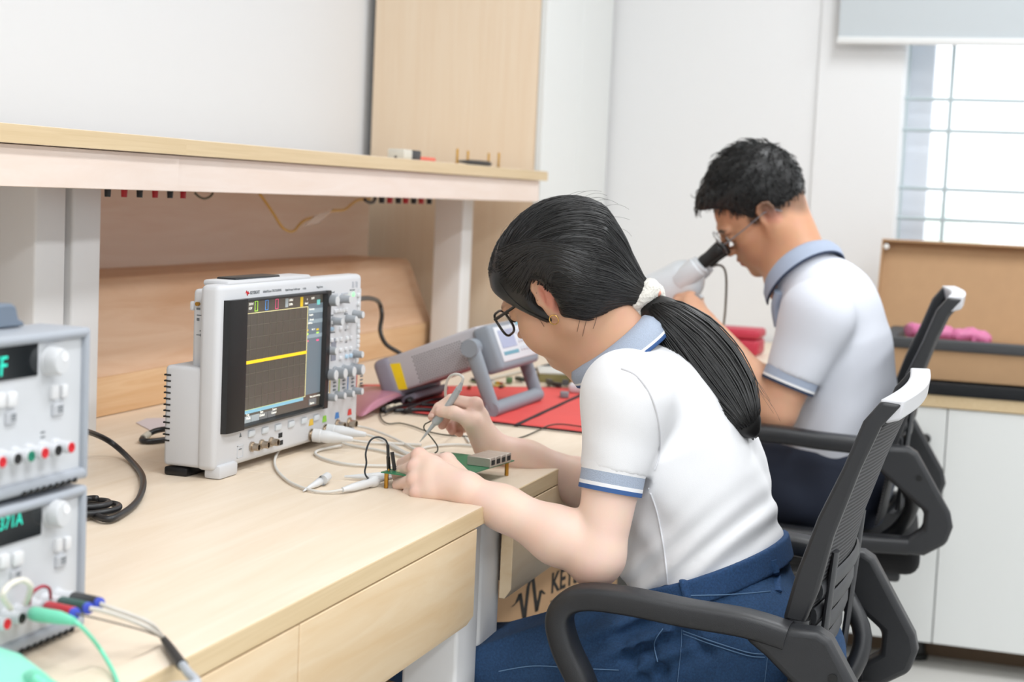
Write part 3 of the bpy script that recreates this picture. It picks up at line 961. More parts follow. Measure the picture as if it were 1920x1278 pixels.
ZA0, ZA1 = 0.755, 0.887
ZB0, ZB1 = 0.893, 1.032
supply(ZB0, ZB1, ('OUTPUT OFF', (14, 703), 0.0235), 'white bench power supply, the upper one of the stacked pair with bare terminals',
       [(135, 838.6, 'r'), (110.5, 844, 'k'), (85.5, 849, 'r'), (60, 855, 'g'), (34.5, 860, 'k'), (6, 866, 'r')], (117, 678), ((69, 639), (69, 703)),
       [(98.5, 734, 0.0048, 0.0062), (116.5, 732, 0.0042, 0.0058), (18, 748, 0.0062, 0.0062), (-3, 750, 0.006, 0.006)], [(106, 767, 0.0082, 0.0055), (18, 783, 0.0072, 0.0055)],
       [(106, 637.5, 0.005), (80, 810, 0.003), (80, 819, 0.003)])
supply(ZA0, ZA1, ('0.371A', (43, 982), 0.0155), 'white bench power supply, the lower one of the stacked pair with coloured plugs',
       [(139.5, 1120, 'r'), (116, 1129, 'g'), (90, 1138, 'r'), (64, 1150, 'k'), (42.5, 1159, 'k'), (14.6, 1169.5, 'r')], (120, 964), ((76, 933), (77, 1000)),
       [(105.5, 1020, 0.0048, 0.0060), (122.5, 1017, 0.0042, 0.0056), (30, 1046, 0.0066, 0.0058), (4, 1051, 0.006, 0.006)], [(112, 1051, 0.0082, 0.0055), (27, 1079, 0.0072, 0.0055)],
       [(113, 926, 0.004)])

# bumper of the next instrument up the stack
t = thing('instrument_case', 'blue grey instrument end resting on top of the upper power supply', 'instrument', (1.1, 1.0, ZB1))
xr = at(36, 600, Y=0.86).x
zt2 = at(10, 570, Y=0.86).z
MB().prism([(PX0, ZB1 + 0.001), (at(47, 610, Y=0.86).x, ZB1 + 0.001), (at(46, 607, Y=0.86).x, ZB1 + 0.005), (xr, ZB1 + 0.008), (at(31, 578, Y=0.86).x, zt2 - 0.003), (at(24, 572, Y=0.86).x, zt2), (PX0, zt2 + 0.001)],
           lambda u, v, w: (u, w, v), 0.86, 1.12).build('case', mat('case_bluegrey', '#6f7b8a', 0.6, bump=0.1, bscale=600), t, bevel=0.002)
MB().rbox(PX0 + 0.004, PX0 + 0.04, 0.875, 1.10, zt2 - 0.002, zt2 + 0.012, 0.003).build('cover', mat('case_bluegrey'  , '#6f7b8a'), t)

# ------------------------------------------------------------------ tilted meter with bail stand
M_dm = mat('meter_case', '#bdbbc0', 0.5, bump=0.04, bscale=800)
M_db = mat('meter_bumper', '#8d949d', 0.55, bump=0.05, bscale=500)
M_db2 = mat('meter_rear_bumper', '#8e8a97', 0.55, bump=0.05, bscale=500)
dmx0, dmx1 = 2.868, 3.085
dth = math.radians(22.4)
DA = Vector((0, -math.cos(dth), math.sin(dth)))      # rear to front
DB = Vector((0, math.sin(dth), math.cos(dth)))       # up
D0 = at(742, 738, X=dmx0)                            # rear lower corner
DM = Matrix(((1, DA.x, DB.x, dmx0), (0, DA.y, DB.y, D0.y), (0, DA.z, DB.z, D0.z), (0, 0, 0, 1)))
dinv = DM.inverted()


def dloc(px, py):
    q = dinv @ at(px, py, X=dmx0)
    return q.y, q.z


dm = thing('bench_multimeter', 'grey bench multimeter tilted up on its bail stand over the red mat', 'multimeter', (2.97, 1.08, 0.75))
ea, eb = dloc(745, 664)
fa, fb = dloc(893, 622)
Wd = dmx1 - dmx0
H = eb
MB().rbox(0, Wd, 0.0, fa + 0.004, 0, H, 0.006, 3, M=DM).build('case', M_dm, dm)
ra, rb = dloc(697, 681)
MB().rbox(-0.005, Wd + 0.005, ra, 0.012, -0.012, H + 0.002, 0.012, 3, M=DM).rbox(0.02, Wd - 0.02, ra + 0.01, 0.03, -0.022, -0.008, 0.004, M=DM) \
    .rbox(Wd * 0.3, Wd * 0.5, ra - 0.02, ra + 0.01, 0.02, 0.05, 0.004, M=DM).build('rear_bumper', M_db2, dm)
ga, gb = dloc(924, 605)
ha, hb = dloc(942, 695)
fr_a = (ga + ha) / 2
MB().rbox(-0.008, Wd + 0.008, fa - 0.008, fr_a, hb, gb, 0.010, 3, M=DM).build('front_bumper', M_db, dm)
fp = MB().rbox(0.008, Wd - 0.008, fr_a - 0.003, fr_a + 0.002, hb + 0.014, gb - 0.008, 0.003, 2, M=DM).build('front_panel', mat('meter_panel', '#d9dbe0', 0.45), dm)
fz0, fz1 = hb + 0.014, gb - 0.008
MB().box(0.020, 0.105, fr_a + 0.001, fr_a + 0.003, fz0 + 0.026, fz1 - 0.008, M=DM).build('meter_screen', mat('lcd_grey', '#a2a9c4', 0.25, emit='#9fa6bd', estr=0.1), dm)
MB().box(0.018, 0.105, fr_a + 0.001, fr_a + 0.0028, fz0 + 0.012, fz0 + 0.019, M=DM).build('key_label_strip', mat('strip_teal', '#6d9fb0', 0.5), dm, smooth=0)
for i in range(5):
    for j in range(4):
        x, z = 0.120 + i * 0.017, fz0 + 0.014 + j * 0.017
        c = mat('button_red', '#d03440', 0.4) if (i, j) == (2, 2) else (mat('button_cyan', '#7fb6c4', 0.4) if (i, j) == (1, 3) else mat('button_pale', '#c9ccd3', 0.4))
        MB().rbox(x, x + 0.011, fr_a + 0.001, fr_a + 0.004, z, z + 0.009, 0.001, 1, M=DM).build('button', c, dm)
lt = MB()
c4 = [dloc(731, 682), dloc(750, 680), dloc(764, 729), dloc(741, 731)]
lt.prism(c4, lambda u, v, w: DM @ Vector((w, u, v)), -0.0008, 0.001)
lt.build('warning_label', mat('label_yellow', '#f6d516', 0.5, var=0.08, vscale=90), dm, smooth=0, label='yellow warning label')
vh = MB()
q4 = [dloc(*c) for c in ((773, 669), (864, 639), (878, 688), (788, 716))]
NR, NC = 13, 20
for r in range(NR):
    for c in range(NC):
        u = (c + 0.5 * (r % 2)) / (NC - 0.5)
        v_ = r / (NR - 1)
        a_ = (1 - v_) * ((1 - u) * q4[0][0] + u * q4[1][0]) + v_ * ((1 - u) * q4[3][0] + u * q4[2][0])
        b_ = (1 - v_) * ((1 - u) * q4[0][1] + u * q4[1][1]) + v_ * ((1 - u) * q4[3][1] + u * q4[2][1])
        vh.add([DM @ Vector((-0.0004, a_ + 0.0014 * math.cos(k * math.pi / 3), b_ + 0.0014 * math.sin(k * math.pi / 3))) for k in range(6)], [(0, 1, 2, 3, 4, 5)])
vh.build('vent_holes', mat('hole_dark', '#2c2b30', 0.8), dm, smooth=0)
# bail
xa, xb_ = 2.842, 3.112
bp = [at(884, 652, X=xa), at(903, 705, X=xa), at(925, 762, X=xa)]
dx = Vector((1, 0, 0))
ml = MB()
for x in (xa, xb_ - 0.0):
    P = [Vector((x, p.y, p.z)) for p in bp]
    P[2].z = 0.764
    ml.tube([P[0] + (P[0] - P[1]).normalized() * 0.013, P[0] + (P[0] - P[1]).normalized() * 0.009, P[0], P[1], P[2]], [0.010, 0.014, 0.0165, 0.0145, 0.0140], 20, sx=0.62, up=(0, 1, 0.3))
    ml.lathe([(-0.014, 0.017), (0.022, 0.017)], P[0], (1 if x < 3 else -1, 0, 0), 22)
ml.tube([(xa - 0.008, bp[2].y + 0.001, 0.7646), (xb_ + 0.008, bp[2].y + 0.001, 0.7646)], 0.0142, 18, up=(0, 1, 0), sx=0.98)
ml.build('bail_stand', M_db, dm, label='grey bail stand folded out under the front')
MB().cyl((dmx0 + 0.002, bp[0].y, bp[0].z), (dmx1 - 0.002, bp[0].y, bp[0].z), 0.012).build('pivot', M_db, dm)
# ================================================================== smooth volumes (for bodies, cloth, hair)
def vec(p):
    return np.array((p[0], p[1], p[2]), float)


class Vol:
    """A smooth solid put together from tapered limbs and ellipsoids, meshed as one continuous skin."""

    def __init__(s):
        s.ops = []

    def _op(s, mode, f, c, r, k):
        s.ops.append((mode, f, vec(c), r, k))
        return s

    def limb(s, a, b, ra, rb, k=0.01, flat=None, sa=1.0, sb=None, mode='add'):
        """tapered limb; flat = direction in which its section is squashed by sa (at a) .. sb (at b)"""
        a, b = vec(a), vec(b)
        ba = b - a
        L = max(ba @ ba, 1e-12)
        sb = sa if sb is None else sb
        if flat is None:
            def f(P):
                v = P - a
                t = np.clip(v @ ba / L, 0, 1)
                v = v - t[:, None] * ba
                return np.sqrt((v * v).sum(1)) - (ra + (rb - ra) * t)
        else:
            n = vec(flat)
            n = n / np.linalg.norm(n)

            def f(P):
                v = P - a
                t = np.clip(v @ ba / L, 0, 1)
                v = v - t[:, None] * ba
                r = ra + (rb - ra) * t
                q = r * (sa + (sb - sa) * t)
                vn = v @ n
                vt2 = np.maximum((v * v).sum(1) - vn * vn, 0)
                k0 = np.sqrt((vn / q) ** 2 + vt2 / (r * r)) + 1e-9
                k1 = np.sqrt((vn / (q * q)) ** 2 + vt2 / (r ** 4)) + 1e-9
                return k0 * (k0 - 1) / k1
        return s._op(mode, f, (a + b) / 2, math.sqrt(L) / 2 + max(ra, rb) * max(1, sa, sb), k)

    def chain(s, pts, rad, k=0.006, mode='add', k0=None):
        for i in range(len(pts) - 1):
            s.limb(pts[i], pts[i + 1], rad[i], rad[i + 1], (k0 if (i == 0 and k0 is not None) else k), mode=mode)
        return s

    def ell(s, c, rad, R=None, k=0.01, mode='add'):
        c = vec(c)
        rad = np.array(rad, float)
        R = np.eye(3) if R is None else np.array(R, float)   # rows: the ellipsoid's own axes

        def f(P):
            q = (P - c) @ R.T
            k0 = np.sqrt(((q / rad) ** 2).sum(1)) + 1e-9
            k1 = np.sqrt(((q / rad ** 2) ** 2).sum(1)) + 1e-9
            return k0 * (k0 - 1) / k1
        return s._op(mode, f, c, rad.max(), k)

    def plane(s, p, n, k=0.004):
        """cuts away everything on the side n points to"""
        p, n = vec(p), vec(n)
        n = n / np.linalg.norm(n)
        return s._op('int', lambda P: (P - p) @ n, p, 1e3, k)

    def func(s, mode, f, c, r, k=0.01):
        return s._op(mode, f, c, r, k)

    def warp(s, f):
        """adds f(P) to the distance (wrinkles)"""
        return s._op('warp', f, (0, 0, 0), 1e3, 0)

    def d(s, P, c=None, h=None):
        D = np.full(len(P), 0.25)
        for mode, f, oc, r, k in s.ops:
            if c is not None and mode in ('add', 'sub') and np.linalg.norm(oc - c) - r > h + k + 0.03:
                continue
            e = f(P)
            if mode == 'add':
                hh = np.maximum(k - np.abs(D - e), 0) / max(k, 1e-9)
                D = np.minimum(D, e) - hh * hh * k * 0.25
            elif mode == 'warp':
                D = D + e
            else:
                if mode == 'sub':
                    e = -e
                hh = np.maximum(k - np.abs(D - e), 0) / max(k, 1e-9)
                D = np.maximum(D, e) + hh * hh * k * 0.25
        return D

    def mesh(s, h=0.003, smooth=2, B=16):
        lo = np.min([o[2] - o[3] for o in s.ops if o[0] == 'add'], axis=0) - 2 * h
        hi = np.max([o[2] + o[3] for o in s.ops if o[0] == 'add'], axis=0) + 2 * h
        nb = np.ceil((hi - lo) / (h * B)).astype(int)
        G = np.stack(np.meshgrid(*[np.arange(n) for n in nb], indexing='ij'), -1).reshape(-1, 3)
        cen = lo + (G + 0.5) * (h * B)
        hd = h * B * 0.87
        keep = []
        for i in range(0, len(cen), 20000):
            keep.append(np.abs(s.d(cen[i:i + 20000])) < hd * 1.9 + 0.006)
        G = G[np.concatenate(keep)]
        NX = nb * B + 2
        stride = np.array([NX[1] * NX[2], NX[2], 1], np.int64)
        loc = np.stack(np.meshgrid(*[np.arange(B + 1)] * 3, indexing='ij'), -1).reshape(-1, 3)
        keys, pos, quads = [], [], []
        cor = [(a, b, c) for a in (0, 1) for b in (0, 1) for c in (0, 1)]
        for g in G:
            base = g * B
            P = lo + (base + loc) * h
            D = s.d(P, lo + (base + B / 2) * h, hd).reshape(B + 1, B + 1, B + 1)
            I = D < 0
            if not I.any() or I.all():
                continue
            cnt = sum(I[a:B + a, b:B + b, c:B + c].astype(np.int8) for a, b, c in cor)
            cells = np.argwhere((cnt > 0) & (cnt < 8))
            if len(cells) == 0:
                continue
            acc = np.zeros((len(cells), 3))
            num = np.zeros(len(cells))
            for ax in range(3):
                for o in cor:
                    if o[ax]:
                        continue
                    c0 = cells + np.array(o)
                    c1 = c0.copy()
                    c1[:, ax] += 1
                    d0 = D[c0[:, 0], c0[:, 1], c0[:, 2]]
                    d1 = D[c1[:, 0], c1[:, 1], c1[:, 2]]
                    m = (d0 < 0) != (d1 < 0)
                    t = d0[m] / (d0[m] - d1[m])
                    q = c0[m].astype(float)
                    q[:, ax] += t
                    acc[m] += q
                    num[m] += 1
            keys.append((cells + base) @ stride)
            pos.append(lo + (acc / num[:, None] + base) * h)
            for ax in range(3):
                sl0 = [slice(0, B)] * 3
                sl1 = [slice(0, B)] * 3
                sl1[ax] = slice(1, B + 1)
                a0, a1 = I[tuple(sl0)], I[tuple(sl1)]
                e = np.argwhere(a0 != a1)
                if len(e) == 0:
                    continue
                flip = a0[e[:, 0], e[:, 1], e[:, 2]]
                u, v = (ax + 1) % 3, (ax + 2) % 3
                du, dv = np.zeros(3, int), np.zeros(3, int)
                du[u], dv[v] = 1, 1
                gk = e + base
                q = np.stack([(gk - du - dv) @ stride, (gk - dv) @ stride, gk @ stride, (gk - du) @ stride], 1)
                q[~flip] = q[~flip][:, ::-1]
                quads.append(q)
        keys = np.concatenate(keys)
        pos = np.concatenate(pos)
        quads = np.concatenate(quads)
        o = np.argsort(keys)
        keys, pos = keys[o], pos[o]
        idx = np.searchsorted(keys, quads)
        idx = np.minimum(idx, len(keys) - 1)
        F = idx[(keys[idx] == quads).all(1)]
        for _ in range(smooth):
            A = np.zeros_like(pos)
            n = np.zeros(len(pos))
            for i in range(4):
                j = (i + 1) % 4
                np.add.at(A, F[:, i], pos[F[:, j]])
                np.add.at(A, F[:, j], pos[F[:, i]])
                np.add.at(n, F[:, i], 1)
                np.add.at(n, F[:, j], 1)
            pos = pos * 0.5 + 0.5 * A / np.maximum(n, 1)[:, None]
        return pos, F

    def build(s, name, m, parent=None, h=0.003, smooth=2, label=None, colour=None):
        V, F = s.mesh(h, smooth)
        me = bpy.data.meshes.new(name)
        me.from_pydata(V.tolist(), [], F.tolist())
        me.materials.append(m)
        me.update()
        if colour is not None:
            at_ = me.color_attributes.new('tint', 'FLOAT_COLOR', 'POINT')
            C = colour(V)
            at_.data.foreach_set('color', np.concatenate([C, np.ones((len(C), 1))], 1).astype(np.float32).ravel())
        return link(name, me, parent, smooth=180, label=label)


def smooth_step(a, b, x):
    t = np.clip((x - a) / (b - a), 0, 1)
    return t * t * (3 - 2 * t)


def skin_mat(name, sss=0.12):
    m = bpy.data.materials.new(name)
    m.use_nodes = True
    nt = m.node_tree
    b = nt.nodes['Principled BSDF']
    va = nt.nodes.new('ShaderNodeVertexColor')
    va.layer_name = 'tint'
    n = nt.nodes.new('ShaderNodeTexNoise')
    n.inputs['Scale'].default_value = 35
    n.inputs['Detail'].default_value = 4
    tc_ = nt.nodes.new('ShaderNodeTexCoord')
    nt.links.new(tc_.outputs['Object'], n.inputs['Vector'])
    mx = nt.nodes.new('ShaderNodeMix')
    mx.data_type = 'RGBA'
    mx.blend_type = 'MULTIPLY'
    mx.inputs['Factor'].default_value = 0.12
    nt.links.new(va.outputs['Color'], mx.inputs['A'])
    nt.links.new(n.outputs['Color'], mx.inputs['B'])
    nt.links.new(mx.outputs['Result'], b.inputs['Base Color'])
    b.inputs['Roughness'].default_value = 0.5
    b.inputs['Specular IOR Level'].default_value = 0.35
    b.inputs['Subsurface Weight'].default_value = sss
    b.inputs['Subsurface Radius'].default_value = (1.0, 0.35, 0.2)
    b.inputs['Subsurface Scale'].default_value = 0.006
    n2 = nt.nodes.new('ShaderNodeTexNoise')
    n2.inputs['Scale'].default_value = 900
    nt.links.new(tc_.outputs['Object'], n2.inputs['Vector'])
    bp = nt.nodes.new('ShaderNodeBump')
    bp.inputs['Strength'].default_value = 0.12
    bp.inputs['Distance'].default_value = 0.0005
    nt.links.new(n2.outputs['Fac'], bp.inputs['Height'])
    nt.links.new(bp.outputs[0], b.inputs['Normal'])
    MATS[name] = m
    return m


def head_frame(theta, alpha, roll=0.0):
    """forward, left, up of a head seen from the camera: pitched down theta, turned away alpha (degrees)"""
    t, a, ro = map(math.radians, (theta, alpha, roll))
    def w(x, y, z):
        return vec(cR * x + cU * y - cF * z)
    l = np.array((-math.sin(a), 0, math.cos(a)))
    A = np.array((-math.cos(a), 0, -math.sin(a)))
    B = np.array((0, -1, 0))
    f = math.cos(t) * A + math.sin(t) * B
    u = -math.cos(t) * B + math.sin(t) * A
    l, u = l * math.cos(ro) + u * math.sin(ro), u * math.cos(ro) - l * math.sin(ro)
    return w(*f), w(*l), w(*u)


class Head:
    def __init__(s, origin, theta, alpha, roll=0.0, size=1.0):
        s.o = vec(origin)
        s.f, s.l, s.u = head_frame(theta, alpha, roll)
        s.R = np.array((s.f, s.l, s.u))
        s.s = size

    def p(s, f, l, u):
        return s.o + (s.f * f + s.l * l + s.u * u) * s.s

    def rot(s, axis, deg):
        """head axes turned about one of them"""
        a = math.radians(deg)
        c, n = math.cos(a), math.sin(a)
        f, l, u = s.R
        if axis == 'l':
            return np.array((f * c + u * n, l, u * c - f * n))
        if axis == 'u':
            return np.array((f * c + l * n, l * c - f * n, u))
        return np.array((f, l * c + u * n, u * c - l * n))

    def skull(s, v, male=False):
        z = s.s
        E = lambda c, r, R=None, k=0.012, mode='add': v.ell(s.p(*c), [x * z for x in r], s.R if R is None else R, k * z, mode)
        L = lambda a, b, ra, rb, k=0.012: v.limb(s.p(*a), s.p(*b), ra * z, rb * z, k * z)
        E((-0.012, 0, 0.040), (0.092, 0.074, 0.082))
        E((0.035, 0, 0.028), (0.058, 0.062, 0.062), k=0.02)
        E((0.040, 0, -0.030), (0.046, 0.052, 0.068), k=0.02)
        for q in (1, -1):
            L((-0.002, q * 0.053, -0.045), (0.060, q * 0.020, -0.088), 0.015 if not male else 0.017, 0.015, 0.03)
            L((-0.004, q * 0.060, -0.005), (-0.002, q * 0.053, -0.045), 0.013, 0.015, 0.03)
            E((0.052, q * 0.043, -0.012), (0.026, 0.021, 0.020), k=0.022)
            E((0.056, q * 0.035, -0.045), (0.026, 0.022, 0.030), k=0.025)
            if not male:
                E((0.064, q * 0.036, -0.036), (0.027, 0.023, 0.032), k=0.02)
            L((0.083, q * 0.046, 0.028), (0.092, q * 0.014, 0.027), 0.009, 0.009, 0.012)
        E((0.078, 0, -0.090), (0.018, 0.022, 0.016), k=0.02)
        E((0.080, 0, -0.050), (0.018, 0.030, 0.026), k=0.02)
        for q in (1, -1):
            E((0.100, q * 0.033, 0.010), (0.018, 0.019, 0.011), k=0.012, mode='sub')
            E((0.0815, q * 0.0325, 0.010), (0.0125, 0.0135, 0.0125), k=0.004)
        nt_ = 0.111 if male else 0.094
        L((0.094, 0, 0.016), (nt_, 0, -0.020), 0.0075, 0.0092, 0.010)
        for q in (1, -1):
            E((0.102, q * 0.0125, -0.024), (0.012, 0.0075, 0.008), k=0.006)
            E((0.104, q * 0.007, -0.032), (0.006, 0.0035, 0.004), k=0.003, mode='sub')
        E((0.0965, 0, -0.0495), (0.0085, 0.021, 0.0055), k=0.006)
        E((0.0945, 0, -0.0605), (0.0085, 0.018, 0.0062), k=0.005)
        E((0.105, 0, -0.0550), (0.010, 0.022, 0.0014), k=0.002, mode='sub')
        return v

    def ear(s, v, q=1, tilt=12, out=2):
        """q=1 left ear, -1 right ear"""
        z = s.s
        a, o = math.radians(tilt), math.radians(out)
        e_u = s.u * math.cos(a) - s.f * math.sin(a)
        fb = s.f * math.cos(a) + s.u * math.sin(a)
        e_f = fb * math.cos(o) - s.l * q * math.sin(o)       # ear plate opens backwards
        e_n = fb * math.sin(o) + s.l * q * math.cos(o)
        z *= 1.12
        c = s.p(-0.001, q * 0.0775, 0.009)
        R = np.array((e_f, e_n, e_u))
        P = lambda f, n, u: c + (e_f * f + e_n * n + e_u * u) * z
        v.ell(P(-0.002, 0.001, 0.006), np.array((0.0165, 0.0065, 0.0245)) * z, R, 0.006 * z)
        v.ell(P(0.000, -0.001, -0.019), np.array((0.0085, 0.0055, 0.0125)) * z, R, 0.008 * z)
        v.ell(P(0.001, 0.0085, 0.005), np.array((0.0105, 0.006, 0.0175)) * z, R, 0.004 * z, 'sub')
        rim = [(0.010, 0.002, 0.006), (0.0115, 0.004, 0.017), (0.007, 0.006, 0.026), (-0.003, 0.007, 0.0295), (-0.0125, 0.006, 0.026), (-0.0170, 0.005, 0.015), (-0.0155, 0.0045, 0.002), (-0.010, 0.004, -0.009), (-0.004, 0.003, -0.018)]
        v.chain([P(*r) for r in rim], [z * x for x in (0.003, 0.0034, 0.0036, 0.0036, 0.0036, 0.0034, 0.0033, 0.0033, 0.004)], 0.003 * z, k0=0.003 * z)
        v.chain([P(*r) for r in ((-0.003, 0.004, 0.017), (-0.0075, 0.0045, 0.006), (-0.004, 0.004, -0.006))], [z * 0.003] * 3, 0.004 * z)
        v.ell(P(0.0095, 0.004, -0.003), np.array((0.0045, 0.003, 0.006)) * z, R, 0.004 * z)
        return P
# ================================================================== woman at the near bench
def hit(vols, px, py, t0=1.2, off=0.0):
    """the point where the sight line through a photo pixel meets a body (used to lay seams on cloth)"""
    dv = at(px, py, D=1) - CAM
    t = t0
    for _ in range(400):
        P = CAM + dv * t
        d = min(float(v.d(np.array([P]))[0]) for v in vols)
        if d < 0.0004:
            break
        t += max(d * 0.6, 0.0008) / dv.length
        if t > 6:
            break
    return CAM + dv * (t - off)


def normal_of(vol, p):
    p = vec(p)
    e = 0.002
    Q = np.array([p + e * np.eye(3)[i] for i in range(3)] + [p - e * np.eye(3)[i] for i in range(3)])
    d = vol.d(Q)
    n = d[:3] - d[3:]
    return n / (np.linalg.norm(n) + 1e-12)


M_skin = skin_mat('skin')
M_shirt = mat('shirt_white', '#eeeef0', 0.75, bump=0.12, bscale=1100, sheen=0.2)
M_denim = mat('denim', '#27486f', 0.85, bump=0.6, bscale=1500, var=0.6, vscale=350)
M_denim2 = mat('denim_band', '#294b76', 0.85, bump=0.6, bscale=1500, var=0.6, vscale=350)
M_hair = bpy.data.materials.new('hair_black')
M_hair.use_nodes = True
_b = M_hair.node_tree.nodes['Principled BSDF']
_b.inputs['Base Color'].default_value = (0.007, 0.0065, 0.0065, 1)
_b.inputs['Roughness'].default_value = 0.42
_b.inputs['Specular IOR Level'].default_value = 0.55
M_knit = mat('knit_blue_grey', '#a9b4c6', 0.85, bump=0.5, bscale=700, var=0.25, vscale=900)
M_tip = mat('tipping_blue', '#3c5f96', 0.8)
M_tipw = mat('tipping_white', '#f0f0f2', 0.8)

MX = 2.265


def mir(p, m=MX):
    return Vector((2 * m - p[0], p[1], p[2]))


wm = thing('person', 'woman with black ponytail in white polo shirt and jeans, holding a probe', 'person', (MX, 0.42, 0.0))
WH = Head(at(1060, 541, D=2.335), 28, 33, -20, 0.90)
neck = at(1160, 668, X=MX)
sp = [at(*p, X=MX) for p in ((1350, 1165), (1330, 1062), (1302, 950), (1268, 845), (1222, 752), (1166, 672))]

sh_l = at(1176, 742, X=2.095)
el_l = at(1122, 1042, X=2.055)
wr_l = at(874, 917, X=2.048)
sh_r = mir(sh_l) + Vector((0.0, 0.01, 0))
wr_r = at(916, 832, X=2.335)
el_r = at(1168, 938, X=2.46)

body = Vol()
WH.skull(body)
WE = WH.ear(body, 1)
WH.ear(body, -1)
body.limb(WH.p(-0.028, 0, -0.02), neck, 0.050, 0.056, 0.03)
body.limb(WH.p(0.018, 0, -0.06), neck + Vector((0, 0.03, -0.01)), 0.036, 0.045, 0.03)
body.limb(neck, sp[4], 0.052, 0.066, 0.03)
# trunk under the clothes
fn = [None] * 6
for i in range(5):
    t = (sp[i + 1] - sp[i]).normalized()
    fn[i] = Vector((0, t.z, -t.y))
for i, (w0, w1, d0, d1) in enumerate(((0.12, 0.115, .6, .62), (0.115, 0.12, .62, .62), (0.12, 0.128, .62, .6), (0.128, 0.12, .6, .55))):
    body.limb(sp[i], sp[i + 1] if i < 3 else sp[3].lerp(sp[4], 0.35), w0, w1 if i < 3 else 0.1, 0.03, fn[i], d0, d1)
for s_, e_, w_ in ((sh_l, el_l, wr_l), (sh_r, el_r, wr_r)):
    body.limb(sp[4], s_, 0.052, 0.045, 0.02)
    md = s_.lerp(e_, 0.5)
    body.limb(s_, md, 0.042, 0.0385, 0.012)
    body.limb(md, e_, 0.0385, 0.0335, 0.012)
    fm = e_.lerp(w_, 0.30)
    body.limb(e_, fm, 0.0345, 0.0365, 0.015)
    body.limb(fm, e_.lerp(w_, 0.72), 0.0365, 0.0275, 0.02)
    body.limb(e_.lerp(w_, 0.72), w_, 0.0275, 0.0215, 0.02)
# elbow point
body.ell(at(1110, 1066, X=2.05), (0.021, 0.020, 0.020), k=0.025)


def hand(v, wrist, mcp, fingers, thumb, rad=1.0, palm=None, tk=0.010):
    """palm of four metacarpals and five separate fingers"""
    for i, m in enumerate(mcp):
        v.limb(wrist, m, 0.0185, 0.0102 * rad, 0.012)
    for a, c in zip(mcp[:-1], mcp[1:]):
        v.limb(Vector(a).lerp(wrist, 0.32), Vector(c).lerp(wrist, 0.32), 0.0112, 0.0112, 0.010)
    for m, f, r in zip(mcp, fingers, (0.0083, 0.0086, 0.0082, 0.0072)):
        r *= rad
        pts = [m] + list(f)
        v.chain(pts, [r * 1.16, r * 1.06, r * 0.98, r * 0.80][:len(pts)], 0.0025, k0=0.005)
        v.ell(Vector(m), (r * 1.22,) * 3, k=0.004)
    v.chain(thumb, [0.0165, 0.0122, 0.0098, 0.0085][:len(thumb)], 0.006, k0=tk)
    return v


L_mcp = [at(786, 853, X=2.082), at(779, 875, X=2.068), at(778, 899, X=2.055), at(782, 923, X=2.043)]
hand(body, wr_l, L_mcp,
     [[at(755, 869, X=2.112), at(757, 884, X=2.130), at(766, 890, X=2.138)],
      [at(746, 887, X=2.098), at(749, 902, X=2.116), at(762, 908, X=2.122)],
      [at(747, 908, X=2.082), at(751, 922, X=2.098), at(766, 924, X=2.104)],
      [at(764, 926, X=2.062), at(764, 934, X=2.078), at(776, 935, X=2.084)]],
     [wr_l + Vector((0.02, 0.01, 0.004)), at(838, 865, X=2.105), at(806, 863, X=2.128), at(780, 872, X=2.142)])
R_mcp = [at(892, 757, X=2.300), at(889, 768, X=2.320), at(890, 784, X=2.338), at(894, 801, X=2.352)]
hand(body, wr_r, R_mcp,
     [[at(846, 749, X=2.296), at(823, 764, X=2.292), at(810, 781, X=2.292)],
      [at(850, 768, X=2.330), at(833, 784, X=2.316), at(829, 797, X=2.310)],
      [at(860, 786, X=2.348), at(845, 799, X=2.335), at(848, 808, X=2.326)],
      [at(870, 801, X=2.358), at(858, 808, X=2.346), at(862, 813, X=2.338)]],
     [at(903, 815, X=2.318), at(884, 787, X=2.290), at(850, 773.5, X=2.278), at(826, 771.5, X=2.282)])
body.limb(at(905, 818, X=2.32), at(886, 792, X=2.296), 0.018, 0.013, 0.012)


def tinter(H, base, face, lip, ear, brow, extra=(), browl=0.03):
    base, face, lip, ear, brow = [np.array(lin(c)[:3]) for c in (base, face, lip, ear, brow)]

    def f(V):
        C = np.tile(base, (len(V), 1))

        def mixin(c, w):
            nonlocal C
            C = C * (1 - w[:, None]) + c * w[:, None]
        q = (V - H.o) @ H.R.T / H.s
        mixin(face, 1 - smooth_step(0.13, 0.22, np.linalg.norm(q, axis=1)))
        for s_ in (1, -1):
            dd = np.linalg.norm((q - (-0.013, s_ * 0.078, 0.004)) / (0.02, 0.014, 0.034), axis=1)
            mixin(ear, 0.75 * (1 - smooth_step(0.75, 1.05, dd)))
            dd = np.linalg.norm((q - (0.088, s_ * 0.034, 0.031)) / (0.022, 0.024, 0.0055), axis=1)
            mixin(brow, 0.9 * (1 - smooth_step(0.7, 1.0, dd)))
            dd = np.linalg.norm((q - (0.094, s_ * 0.033, 0.012)) / (0.014, 0.017, 0.0035), axis=1)
            mixin(brow, 0.9 * (1 - smooth_step(0.6, 1.0, dd)))
            dd = np.linalg.norm((q - (0.075, s_ * 0.045, -0.02)) / (0.03, 0.022, 0.025), axis=1)
            mixin(lip, 0.12 * (1 - smooth_step(0.2, 1.0, dd)))
        dd = np.linalg.norm((q - (0.102, 0, -0.055)) / (0.014, 0.025, 0.0125), axis=1)
        mixin(lip, 0.85 * (1 - smooth_step(0.75, 1.0, dd)))
        for p, r, c, w in extra:
            mixin(np.array(lin(c)[:3]), w * (1 - smooth_step(r * 0.4, r, np.linalg.norm(V - vec(p), axis=1))))
        return C
    return f


